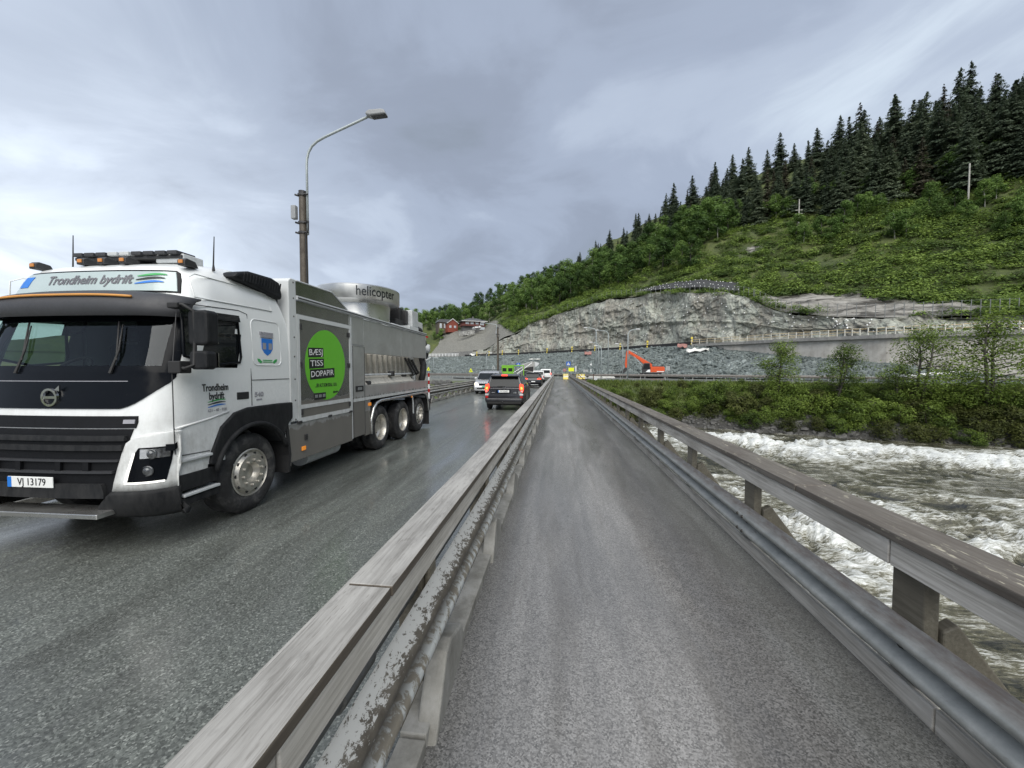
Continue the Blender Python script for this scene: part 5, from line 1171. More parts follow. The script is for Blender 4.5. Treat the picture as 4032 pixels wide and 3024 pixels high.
for px, h_, lab in ((3120, 1.0, 'bushy young tree, pointed top, rising from the riverbank thicket'), (3340, .95, 'slim tree rising from the riverbank thicket before the concrete wall')):
    p = at_z(px, 1640, -2.5); bankplant('riverbank_tree', SLE[0 if px < 3200 else 1], p.x + 1.5, 5.0, h_ * .88, lab, None, 'tree')
for px, pr, sc, lab in ((3625, BAR[0], 1.05, 'sparse dark-branched tree in front of the concrete bridge, single trunk'), (3850, BAR[1], 1.18, 'sparse wide tree with several bare-looking stems on the riverbank'), (3580, SLE[2], .62, 'low bushy tree beside the sparse single-trunk tree')):
    p = at_z(px, 1640, -2.5); bankplant('riverbank_tree', pr, p.x + 1.0, 4.6, sc, lab, None, 'tree')
def grass():
    rng = np.random.default_rng(3); n = 26000; x = rng.uniform(2.6, 62, n); sdv = rng.uniform(3.5, 13.5, n)
    y = np.interp(x, BX, BY); sl = (np.interp(x + 2, BX, BY) - np.interp(x - 2, BX, BY)) / 4; q = np.sqrt(1 + sl * sl); X = x - sl / q * sdv; Y = y + sdv / q; Z = flat_z(X, Y); ok = (X > 2.4); X, Y, Z = X[ok], Y[ok], Z[ok]; n = len(X)
    Nn = rng.normal(0, 1, (n, 3)); Nn[:, 2] *= .2; h_ = rng.uniform(.2, .5, n)
    a = np.stack([-Nn[:, 1], Nn[:, 0], 0 * h_], 1); a /= np.linalg.norm(a, axis=1)[:, None]; P = np.stack([X, Y, Z], 1); up = np.stack([rng.normal(0, .12, n), rng.normal(0, .12, n), h_], 1)
    v = np.stack([P - a * .06, P + a * .06, P + up + a * .02, P + up - a * .02], 1).reshape(-1, 3)
    o = obj('bank_grass', npmesh('bank_grass', v, np.arange(4 * n).reshape(-1, 4), M_GRASS, False, dict(shade=np.repeat(rng.uniform(0, 1, n), 4))), None, 'stuff'); tag(o, 'rough green grass on the top of the far riverbank', 'grass')
grass()
# ============================================================ stones
M_STONE = mat_conc('bank_stone', (.035, .035, .034), (.085, .084, .08), (.16, .158, .15), .3, 1.5)
M_STONEG = mat_conc('green_grey_stone', (.07, .082, .08), (.13, .155, .15), (.24, .27, .26), .2, 1.2)
def stone_mesh(seed, mat_):
    rng = np.random.default_rng(seed); bm = bmesh.new(); bmesh.ops.create_icosphere(bm, subdivisions=1, radius=.5)
    for v in bm.verts: v.co = Vector((np.array(v.co) * rng.uniform(.6, 1.25, 3) * np.array([1.15, .9, .72])).tolist())
    me = bpy.data.meshes.new('stone'); bm.to_mesh(me); bm.free(); me.materials.append(mat_); return me
def stones_np(P, S_, seed, mat_, name):
    rng = np.random.default_rng(seed); bm = bmesh.new(); bmesh.ops.create_icosphere(bm, subdivisions=1, radius=.5); V = np.array([v.co for v in bm.verts]); F = np.array([[v.index for v in f_.verts] for f_ in bm.faces]); bm.free()
    n = len(P); q = V[None] * rng.uniform(.55, 1.25, (n, len(V), 1)) * rng.uniform(.6, 1.3, (n, 1, 3)); a = rng.uniform(0, 6.28, n); b = rng.normal(0, .5, n)
    ca, sa, cb_, sb = np.cos(a), np.sin(a), np.cos(b), np.sin(b); x, y, z = q[..., 0], q[..., 1], q[..., 2]
    y, z = y * cb_[:, None] - z * sb[:, None], y * sb[:, None] + z * cb_[:, None]; x, y = x * ca[:, None] - y * sa[:, None], x * sa[:, None] + y * ca[:, None]
    W = np.stack([x, y, z], -1) * np.asarray(S_)[:, None, None] + P[:, None]; Fa = (F[None] + (np.arange(n) * len(V))[:, None, None]).reshape(-1, 3)
    return npmesh(name, W.reshape(-1, 3), Fa, mat_, False)
STB = [stone_mesh(s, M_STONE) for s in range(6)]; STG = [stone_mesh(s + 20, M_STONEG) for s in range(6)]
rng = np.random.default_rng(8)
def put_stones(P, S_, protos, parent, name):
    for p, s in zip(P, S_):
        o = bpy.data.objects.new(name, rs.choice(protos)); C.objects.link(o); o.parent = parent; o.location = p; o.scale = (s * rs.uniform(.8, 1.3), s * rs.uniform(.8, 1.2), s * rs.uniform(.7, 1.2)); o.rotation_euler = (rs.uniform(-.6, .6), rs.uniform(-.6, .6), rs.uniform(0, 6.28))
def bank_stones(x0, x1, s0, s1, n):
    x = rng.uniform(x0, x1, n); sdv = rng.uniform(s0, s1, n); y = np.interp(x, BX, BY); sl = (np.interp(x + 2, BX, BY) - np.interp(x - 2, BX, BY)) / 4; q = np.sqrt(1 + sl * sl); X = x - sl / q * sdv; Y = y + sdv / q; return np.stack([X, Y, flat_z(X, Y)], 1)
P = bank_stones(4, 58, -.5, 2.6, 230); put_stones(P, rng.uniform(.45, 1.0, 230), STB, ground, 'bank_stone')
P = bank_stones(3, 70, -.8, 3.6, 2600); o = obj('bank_stones', stones_np(P, rng.uniform(.2, .55, 2600), 5, M_STONE, 'bank_stones'), ground, 'stuff')
P = bank_stones(-60, -9, -.5, 9.5, 240); put_stones(P, rng.uniform(.8, 1.7, 240), STB, ground, 'bank_stone')
P = bank_stones(-75, -8.4, -.5, 11, 2500); o = obj('bank_stones', stones_np(P, rng.uniform(.35, 1.0, 2500), 6, M_STONE, 'bank_stones'), ground, 'stuff')
def fillpts(n, px0=1640, px1=4150, t0=.02, t1=.98):
    px = rng.uniform(px0, px1, n); az_ = np.array([az_of(p) for p in px]); kr, kz = knots(az_); f_ = rng.uniform(t0, t1, n); r_ = kr[:, 0] * (1 - f_) + kr[:, 1] * f_; z = kz[:, 0] * (1 - f_) + kz[:, 1] * f_; return np.stack([r_ * np.sin(az_), r_ * np.cos(az_), z], 1), px
P, px_ = fillpts(270, 1640, 2900); put_stones(P, rng.uniform(.9, 1.8, 270), STG, rockfill, 'boulder')
P, px_ = fillpts(9000); S_ = rng.uniform(.3, .95, 9000) * np.where(px_ > 2850, .6, 1); o = obj('rubble', stones_np(P, S_, 7, M_STONEG, 'rubble'), rockfill, 'stuff')
# ============================================================ cars
M_CARG = simple('dark_grey_car_paint', (.035, .036, .042), .22, .3, .08, 2, coat=.6); M_CARB = simple('black_car_paint', (.010, .010, .013), .2, .2, .1, 2, coat=.6); M_CARS = simple('silver_car_paint', (.50, .51, .52), .28, .5, .06, 2, coat=.5); M_CARW = simple('white_car_paint', (.70, .71, .71), .3, 0, .05, 2, coat=.4)
M_CGLASS = simple('car_glass', (.014, .017, .019), .08, 0, .2, 2, spec=.28); M_HEAD = simple('car_headlamp', (.70, .68, .58), .12, .2, .1, 12, 0, 40, None, (1, .85, .55), .35); M_RED2 = simple('lit_tail_lamp', (.8, .03, .015), .2, 0, .1, 12, 0, 40, None, (1, .05, .02), 1.1); M_ORL = simple('lit_amber_lens', (.85, .25, .04), .2, 0, .1, 12, 0, 40, None, (1, .28, .05), .9)
M_GPLATE = simple('green_plate', (.03, .38, .24), .4, 0, .05, 8); M_CTYRE = simple('car_tyre', (.016, .016, .017), .8, 0, .2, 9); M_CREF = simple('clear_lens', (.55, .57, .58), .15, .2, .1, 12)
def arc_cut(yc, r, zb, n=9): return [(yc + r * math.cos(a), zb + max(0, r * math.sin(a))) for a in np.linspace(0, math.pi, n)]
class Car:
    def __init__(s, name, label, loc, rz, W, paint, low, gh, belt, H, wheels, wr=.34, taper=.17, cat='car', group=None):
        s.root = empty(name, loc, rz, label, cat, group); s.W = W; s.belt = belt; s.H = H; s.taper = taper; hw = W / 2
        pts = []
        zb = low[-1][1]
        poly = list(low)                      # rear bottom -> up -> front -> front bottom, then arches back to the rear
        for yc in sorted(wheels, reverse=True): poly += [(q[0], q[1]) for q in arc_cut(yc, wr + .05, zb)]
        s.body = MB().prism(poly, 'x', -hw, hw).build('body', paint, s.root, 'auto', .08)
        c = MB().prism(gh, 'x', -hw * .985, hw * .985); c.v = [tuple(s.tp(Vector(p))) for p in c.v]; s.cabin = c.build('cabin', paint, s.root, 'auto', .07)
        MB().box(-hw + .12, hw - .12, low[0][0] + .25, low[-1][0] - .3, zb - .08, zb + .35).build('underbody', M_BLACK, s.root)
        for yc in wheels:
            for sx in (-1, 1):
                w_ = empty('wheel', (sx * (hw - .10), yc, wr)); w_.parent = s.root
                MB().lathe([(.20, -.11), (wr - .04, -.11), (wr, -.07), (wr, .07), (wr - .04, .11), (.20, .11)], (0, 0, 0), (sx, 0, 0), 28).build('tyre', M_CTYRE, w_, 'auto')
                MB().lathe([(0, .06), (.05, .07), (.08, .05), (.19, .085), (.215, .10), (.215, .04)], (0, 0, 0), (sx, 0, 0), 20).build('rim', M_SILVER, w_, 'auto')
    def tp(s, p):
        k = max(0, (p.z - s.belt) / (s.H - s.belt)); return Vector((p.x * (1 - s.taper * k), p.y, p.z))
    def side(s, name, poly, mat_=None, o=.006):
        for sx in (-1, 1):
            hw = s.W / 2 * .985; vs = [s.tp(Vector((sx * hw, y, z))) + Vector((sx * o, 0, 0)) for y, z in poly]; n = len(vs); vi = [v - Vector((sx * .03, 0, 0)) for v in vs]
            MB().add(vs + vi, [tuple(range(n)), tuple(range(n, 2 * n))[::-1]] + [(i, (i + 1) % n, n + (i + 1) % n, n + i) for i in range(n)]).build(name, mat_ or M_CGLASS, s.root)
    def cross(s, name, a, b, inset, mat_=None, o=.008, parent=None):
        """panel across the width between profile points a and b (lower, upper)"""
        d = Vector((0, b[0] - a[0], b[1] - a[1])).normalized(); nrm = Vector((0, -d.z, d.y));  nrm = nrm if (nrm.y < 0) == (a[0] < 1.9) else -nrm
        vs = []
        for (y, z), ii in ((a, inset[0]), (b, inset[1])):
            h = s.tp(Vector((s.W / 2 * .985, y, z))).x - ii; vs += [Vector((-h, y, z)) + nrm * o, Vector((h, y, z)) + nrm * o]
        vs2 = [v - nrm * .03 for v in vs]
        return MB().add(vs + vs2, [(0, 1, 3, 2), (4, 6, 7, 5), (0, 4, 5, 1), (2, 3, 7, 6), (0, 2, 6, 4), (1, 5, 7, 3)]).build(name, mat_ or M_CGLASS, parent or s.root)
    def box(s, name, mat_, *q, bevel=.01, parent=None, mirror=False):
        o = MB().box(*q).build(name, mat_, parent or s.root, False, bevel)
        if mirror: MB().box(-q[1], -q[0], *q[2:]).build(name, mat_, parent or s.root, False, bevel)
        return o
# --- dark grey four-wheel drive, seen from behind
c = Car('grey_suv', 'dark grey four-wheel-drive car with lit brake lamps beside the middle barrier', (-2.47, 17.6, 0), 0, 1.80, M_CARG,
        [(.10, .34), (.02, .42), (-.02, .70), (.03, .84), (.05, 1.06), (.3, 1.10), (3.25, 1.08), (4.1, .94), (4.36, .74), (4.38, .40), (4.25, .30)], [(.06, 1.04), (.30, 1.55), (.46, 1.64), (1.4, 1.69), (2.2, 1.67), (2.6, 1.60), (3.42, 1.04)], 1.06, 1.69, (.80, 3.46), .35, .24)
c.cross('rear_window', (.085, 1.10), (.285, 1.52), (.12, .10)); c.box('spoiler', M_CARG, -.64, .64, .16, .50, 1.585, 1.635, bevel=.015); sp_ = c.box('spoiler_edge', M_GBLACK, -.64, .64, .14, .30, 1.545, 1.59); c.box('high_brake_lamp', M_RED2, -.14, .14, .13, .20, 1.60, 1.655)
c.side('side_window', [(.55, 1.13), (.62, 1.50), (1.45, 1.57), (1.45, 1.13)]); c.side('side_window', [(1.52, 1.13), (1.52, 1.58), (2.15, 1.575), (2.55, 1.50), (3.05, 1.13)])
for sx in (-1, 1):
    tl = MB().prism([(sx * .74, 1.24), (sx * .87, 1.20), (sx * .905, .98), (sx * .86, .83), (sx * .76, .90), (sx * .70, 1.08)], 'y', -.005, .14).build('tail_lamp', M_RED2, c.root, False, .012)
    MB().prism([(sx * .76, 1.10), (sx * .85, 1.09), (sx * .87, .99), (sx * .77, .97)], 'y', -.015, .02).build('tail_lens', M_ORL, tl); MB().prism([(sx * .78, .92), (sx * .87, .93), (sx * .86, .86), (sx * .80, .87)], 'y', -.012, .02).build('tail_lens', M_CREF, tl)
    MB().box(min(sx * .72, sx * .89), max(sx * .72, sx * .89), -.045, .05, .70, .78).build('reversing_lamp', M_CREF, c.root, False, .012); MB().box(min(sx * .74, sx * .87), max(sx * .74, sx * .87), -.042, .05, .58, .69).build('rear_reflector', M_REDR, c.root, False, .01)
c.box('tailgate', M_CARG, -.66, .66, -.005, .06, .58, 1.04, bevel=.02); c.box('plate_recess', M_GBLACK, -.36, .30, -.015, .02, .80, .98); pl = c.box('number_plate', M_PLATE, -.28, .24, -.028, -.012, .835, .945); text('NV 62625', .105, M_DBLK, pl, Matrix(((1, 0, 0, 0), (0, 0, -1, -.030), (0, 1, 0, .89), (0, 0, 0, 1))), xs=.85); MB().box(-.28, -.24, -.030, -.027, .838, .942).build('plate_band', M_BLUE, pl)
MB().grid([[Vector((rr_ * 1.35 * math.cos(a_), -.012 - dz, 1.045 + rr_ * math.sin(a_))) for a_ in np.linspace(0, 2 * math.pi, 21)[:-1]] for rr_, dz in ((.055, 0), (.052, .012), (.035, .012), (.03, 0))], closed=True).build('emblem', M_CHROME, c.root); c.box('badge', M_CHROME, .44, .58, -.012, .0, .845, .86, bevel=0); c.box('badge', M_CHROME, .44, .58, -.012, .0, .81, .825, bevel=0); c.box('badge', M_DGRY, -.58, -.44, -.012, .0, .83, .85, bevel=0)
c.box('rear_bumper', M_CARG, -.84, .84, -.06, .2, .42, .56, bevel=.03); c.box('bumper_lip', M_BLACK, -.80, .80, -.03, .25, .30, .43, bevel=.03); c.box('rear_wiper', M_BLACK, -.32, .02, .05, .09, 1.105, 1.125, bevel=.004)
MB().tube([(-.06, .1, .30), (-.06, -.09, .30), (-.06, -.12, .40)], .022, 8).lathe([(0, .05), (.02, .045), (.028, .02), (.02, 0), (0, -.005)], (-.06, -.12, .40), (0, 0, 1), 10).build('tow_ball', M_DSTEEL, c.root)
for sx in (-1, 1):
    MB().tube([(sx * .62, .55, 1.66), (sx * .63, 1.3, 1.72), (sx * .62, 2.2, 1.67)], .018, 6).build('roof_rail', M_STEEL, c.root); MB().box(min(sx * .90, sx * 1.04), max(sx * .90, sx * 1.04), 2.72, 2.84, 1.08, 1.24).build('door_mirror', M_CARG, c.root, False, .03)
# --- silver van coming towards the camera (built facing -y)
c = Car('silver_van', 'silver delivery van with black roof bars oncoming beyond the suction truck', (-5.55, 29.2, 0), R(1.5), 1.83, M_CARS,
        [(.08, .24), (0, .34), (0, .62), (.10, .82), (.28, .92), (1.05, 1.10), (4.2, 1.12), (4.3, .9), (4.3, .34), (4.2, .24)], [(1.0, 1.05), (1.75, 1.62), (2.05, 1.75), (2.6, 1.80), (4.1, 1.79), (4.27, 1.70), (4.3, 1.05)], 1.08, 1.80, (.82, 3.5), .32, .13, 'van')
c.cross('windscreen', (1.08, 1.12), (1.72, 1.60), (.06, .08), M_CGLASS, .012); c.side('side_window', [(1.62, 1.15), (1.95, 1.55), (2.75, 1.58), (2.75, 1.15)]); c.side('side_window', [(2.85, 1.15), (2.85, 1.58), (3.9, 1.58), (3.9, 1.15)])
c.box('bonnet_line', M_CARS, -.80, .80, .25, .30, .90, .935, bevel=.01); gr = c.box('grille', M_GBLACK, -.52, .52, -.03, .06, .66, .82, bevel=.03)
MB().grid([[Vector((rr_ * math.cos(a_), -.036 - dz, .74 + rr_ * math.sin(a_))) for a_ in np.linspace(0, 2 * math.pi, 25)[:-1]] for rr_, dz in ((.10, 0), (.098, .015), (.082, .015), (.08, 0))], closed=True).build('emblem_ring', M_CHROME, gr)
for a_ in (90, 210, 330): MB().prism([(.016 * math.cos(R(a_ + 90)), .74 + .016 * math.sin(R(a_ + 90))), (.088 * math.cos(R(a_)), .74 + .088 * math.sin(R(a_))), (.016 * math.cos(R(a_ - 90)), .74 + .016 * math.sin(R(a_ - 90)))], 'y', -.052, -.034).build('emblem_point', M_CHROME, gr)
for sx in (-1, 1):
    MB().prism([(sx * .56, .66), (sx * .86, .68), (sx * .88, .80), (sx * .80, .92), (sx * .64, .86)], 'y', .0, .22).build('headlamp', M_HEAD if sx < 0 else M_CREF, c.root, False, .03)
    MB().lathe([(0, .02), (.05, .02), (.055, 0)], (sx * .72, -.01, .44), (0, -1, 0), 12).build('fog_lamp', M_CREF, c.root); m_ = MB().box(min(sx * .93, sx * 1.12), max(sx * .93, sx * 1.12), 1.40, 1.55, 1.08, 1.28).build('door_mirror', M_CARS, c.root, False, .03)
    MB().tube([(sx * .70, 2.0, 1.83), (sx * .70, 4.0, 1.85)], .02, 6).build('roof_rail', M_BLACK, c.root)
for y in (2.2, 3.2, 3.9): c.box('roof_bar', M_BLACK, -.78, .78, y - .03, y + .03, 1.86, 1.90)
c.box('number_plate', M_GPLATE, -.26, .26, -.045, -.02, .52, .63); c.box('lower_grille', M_BLACK, -.78, .78, -.02, .1, .36, .50, bevel=.02); c.box('bumper_edge', M_CREF, -.78, .78, -.03, .1, .30, .345, bevel=.01); c.box('wiper', M_BLACK, -.5, .1, 1.02, 1.06, 1.115, 1.135, bevel=0)
# --- black estate, further ahead
c = Car('black_suv', 'black car with red tail lamps and pale lower trim behind the grey four-wheel drive', (-2.65, 40, 0), 0, 1.84, M_CARB,
        [(.10, .26), (0, .36), (-.02, .80), (.06, 1.02), (.3, 1.06), (3.3, 1.02), (4.3, .86), (4.5, .66), (4.5, .34), (4.4, .26)], [(.05, 1.0), (.42, 1.46), (.62, 1.54), (1.6, 1.58), (2.3, 1.55), (3.4, 1.0)], 1.04, 1.58, (.85, 3.55), .35)
c.cross('rear_window', (.09, 1.07), (.40, 1.44), (.16, .14)); c.side('side_window', [(.8, 1.1), (.9, 1.42), (2.2, 1.46), (3.0, 1.1)])
for sx in (-1, 1): MB().prism([(sx * .46, .90), (sx * .90, .88), (sx * .91, 1.0), (sx * .62, 1.01)], 'y', -.03, .12).build('tail_lamp', M_RED2, c.root, False, .012); MB().tube([(sx * .62, .8, 1.57), (sx * .62, 2.3, 1.59)], .018, 6).build('roof_rail', M_STEEL, c.root)
c.box('number_plate', M_PLATE, -.10, .30, -.035, -.02, .60, .70); c.box('silver_trim', M_CREF, -.62, .62, -.04, .05, .30, .345); c.box('rear_bumper', M_GBLACK, -.88, .88, -.05, .2, .36, .56, bevel=.03); c.box('spoiler', M_CARB, -.62, .62, .35, .60, 1.50, 1.54)
# --- white vehicles at the end of the bridge
c = Car('white_pickup', 'white pickup truck between the black car and the white van', (-2.87, 55, 0), 0, 1.80, M_CARW,
        [(.1, .42), (0, .5), (0, 1.02), (1.7, 1.04), (3.9, 1.05), (4.7, .96), (5.0, .7), (5.0, .42), (4.9, .36)], [(1.75, 1.0), (1.85, 1.62), (2.1, 1.74), (3.2, 1.74), (4.0, 1.03)], 1.04, 1.75, (1.1, 4.0), .38, .15, 'pickup')
c.cross('rear_window', (1.765, 1.12), (1.84, 1.58), (.12, .10)); c.side('side_window', [(1.95, 1.12), (2.05, 1.6), (3.15, 1.6), (3.75, 1.12)])
for sx in (-1, 1): MB().box(min(sx * .76, sx * .89), max(sx * .76, sx * .89), -.02, .1, .72, 1.0).build('tail_lamp', M_REDR, c.root)
c.box('load_bed', M_BLACK, -.78, .78, .08, 1.7, 1.0, 1.05); c.box('rear_bumper', M_DSTEEL, -.85, .85, -.12, .05, .42, .58)
c = Car('white_van', 'white van with red tail lamp at the head of the queue', (-2.1, 66, .06), R(-3), 1.90, M_CARW,
        [(.08, .36), (0, .45), (0, 1.10), (.15, 1.15), (3.6, 1.12), (4.3, .98), (4.6, .74), (4.6, .42), (4.5, .36)], [(.02, 1.1), (.12, 1.80), (.3, 1.92), (2.6, 1.94), (3.0, 1.86), (3.75, 1.1)], 1.14, 1.94, (.9, 3.75), .36, .12, 'van')
c.cross('rear_window', (.045, 1.22), (.115, 1.74), (.16, .16)); c.side('side_window', [(.4, 1.2), (.45, 1.7), (2.7, 1.74), (3.3, 1.2)])
for sx in (-1, 1): MB().box(min(sx * .82, sx * .94), max(sx * .82, sx * .94), -.03, .1, .95, 1.25).build('tail_lamp', M_RED2, c.root)
c.box('rear_bumper', M_DSTEEL, -.9, .9, -.06, .1, .36, .55, bevel=.02); c.box('number_plate', M_PLATE, -.25, .25, -.03, -.01, .72, .83)
# --- parked by the house and crossing the concrete bridge
M_LIME = simple('lime_green_steel', (.16, .42, .02), .45, 0, .1, 4, 0, 40, None, None, 0, ((.1, .14, .03), .4)); M_TARP = simple('grey_tarpaulin', (.30, .30, .29), .75, 0, .12, 2)
# --- lime frame cabin with a tilted hopper
gm = empty('lime_machine', (-9.8, 66.8, .1), R(2), 'lime green open steel frame cabin on a trailer beyond the silver van', 'machine')
def gbox(n_, m_, *q, bevel=.01): return MB().box(*q).build(n_, m_, gm, False, bevel)
gbox('chassis', M_DSTEEL, 0, 4.0, 0, 2.0, .5, .75)
for x in (.0, 1.9, 3.78):
    for y in (0, 1.9): gbox('frame_post', M_LIME, x, x + .14, y, y + .14, .75, 2.45)
gbox('frame_top', M_LIME, 0, 3.92, 0, .16, 2.40, 2.56); gbox('frame_top', M_LIME, 0, 3.92, 1.88, 2.04, 2.40, 2.56); gbox('cab_panel', M_LIME, .14, 1.9, .02, .10, .75, 1.45); gbox('cab_panel', M_LIME, .14, 1.9, .02, .10, 2.05, 2.40); gbox('cab_panel', M_LIME, .85, 1.15, .02, .10, 1.45, 2.05); gbox('cab_pane', M_CGLASS, .14, 1.9, .06, .08, 1.45, 2.05); gbox('cab_roof', M_LIME, 0, 1.9, .16, 1.9, 2.42, 2.5)
MB().tube([(2.0, .1, 1.2), (3.7, .1, 2.3)], .05, 6).build('diagonal_bar', M_DWHT, gm); MB().tube([(2.4, .1, .8), (5.3, .3, 3.0)], .06, 6).build('diagonal_bar', M_DWHT, gm)
for x in (.7, 3.2): MB().lathe([(0, .12), (.25, .12), (.42, .10), (.42, -.10), (.25, -.12)], (x, .05, .45), (0, -1, 0), 18).build('wheel', M_CTYRE, gm)
hp = empty('tilted_hopper', (-5.4, 68.6, .1), R(4), 'grey steel hopper tilted up with pale flapping sheet beside the lime frame', 'hopper')
MB().prism([(-1.0, 1.7), (1.2, 1.2), (1.25, 3.15), (.7, 3.25), (-.9, 2.75)], 'y', 0, 1.9).build('hopper_body', M_TARP, hp, False, .03); MB().prism([(-.7, 1.78), (1.05, 1.4), (1.05, 2.35), (-.6, 2.1)], 'y', -.02, 0.01).build('hopper_opening', M_BLACK, hp); MB().prism([(-1.3, 2.55), (.85, 3.32), (.9, 3.25), (-1.2, 2.45)], 'y', -.05, 1.95).build('hopper_lid', M_LGREY, hp); MB().prism([(1.25, 3.2), (2.15, 2.95), (1.9, 2.6), (1.5, 2.3), (1.3, 2.3)], 'y', .2, .26).build('loose_sheet', M_LGREY, hp)
MB().box(-.9, 1.1, .2, 1.7, .55, 1.5).build('hopper_base', M_DSTEEL, hp, False, .02)
for x in (-.6, .9): MB().lathe([(0, .12), (.25, .12), (.45, .10), (.45, -.10), (.25, -.12)], (x, .1, .46), (0, -1, 0), 18).build('wheel', M_CTYRE, hp)
# --- excavator
M_ORANGE = simple('orange_machine_paint', (.62, .085, .018), .4, 0, .08, 3, 0, 40, None, None, 0, ((.2, .06, .03), .3))
ex = empty('excavator', (19.9, 86.4, .25), R(-8), 'orange wheeled excavator with raised boom parked below the rubble slope', 'excavator')
def eb(n_, m_, *q, bevel=.03, y=None): return MB().box(*q).build(n_, m_, ex, False, bevel)
def ep(n_, m_, poly, y0, y1, bevel=.03): return MB().prism(poly, 'y', y0, y1).build(n_, m_, ex, False, bevel)
eb('undercarriage', M_DSTEEL, -2.2, 2.2, -.9, .9, .55, .95)
for x in (-1.5, 1.5):
    for y in (-1.1, 1.1):
        w_ = empty('wheel', (x, y, .5)); w_.parent = ex; s_ = -1 if y < 0 else 1
        MB().lathe([(.25, -.22), (.44, -.22), (.5, -.16), (.5, .16), (.44, .22), (.25, .22)], (0, 0, 0), (0, s_, 0), 24).build('tyre', M_CTYRE, w_, 'auto'); MB().lathe([(0, .1), (.12, .1), (.26, .16), (.26, 0)], (0, 0, 0), (0, s_, 0), 16).build('rim', M_LGREY, w_, 'auto')
eb('blade', M_DSTEEL, -2.75, -2.6, -1.2, 1.2, .25, .85); ep('engine_house', M_ORANGE, [(-.1, 1.05), (2.55, 1.05), (2.75, 1.3), (2.75, 2.1), (2.5, 2.25), (-.1, 2.25)], -1.25, 1.25, .06); eb('engine_hood', M_DSTEEL, .3, 2.3, -1.15, 1.15, 2.25, 2.38)
cabn = ep('operator_cab', M_DSTEEL, [(-1.75, 1.05), (-.2, 1.05), (-.2, 2.95), (-.4, 3.05), (-1.35, 3.05), (-1.85, 1.9)], -1.25, -.2, .05); MB().prism([(-1.62, 1.75), (-.3, 1.75), (-.32, 2.85), (-1.30, 2.85)], 'y', -1.262, -1.25).build('cab_window', M_CGLASS, cabn); ep('cab_stripe', M_DWHT, [(-1.1, 1.1), (-.15, 1.1), (-.15, 1.65), (-.6, 1.6)], -1.275, -1.24, 0)
ep('boom', M_ORANGE, [(-.4, 1.9), (.3, 2.2), (.35, 2.75), (-.1, 3.1), (-2.2, 4.4), (-4.55, 5.85), (-4.85, 5.75), (-4.75, 5.35), (-2.4, 3.75)], .0, .5, .05)
ep('stick', M_ORANGE, [(-4.35, 5.75), (-4.95, 5.80), (-5.1, 5.2), (-5.35, 2.8), (-5.2, 1.9), (-4.95, 1.9), (-4.75, 3.2)], .05, .42, .04)
ep('bucket', M_DSTEEL, [(-5.3, 2.1), (-4.9, 2.05), (-4.85, 1.7), (-5.1, 1.15), (-5.7, .75), (-6.35, 1.0), (-6.1, 1.25), (-5.75, 1.5)], -.35, .8, .03)
MB().tube([(-1.6, -.06, 2.4), (-3.4, -.06, 4.45)], .075, 8).build('boom_cylinder', M_STEEL, ex); MB().tube([(-2.8, .25, 5.2), (-4.5, .25, 5.95)], .075, 8).build('stick_cylinder', M_STEEL, ex); MB().tube([(-4.6, .25, 4.6), (-5.0, .25, 2.5)], .06, 8).build('bucket_cylinder', M_STEEL, ex)
ep('counterweight_stripe', M_DWHT, [(1.2, 1.15), (2.6, 1.15), (2.65, 1.3), (1.2, 1.3)], -1.262, -1.25, 0)
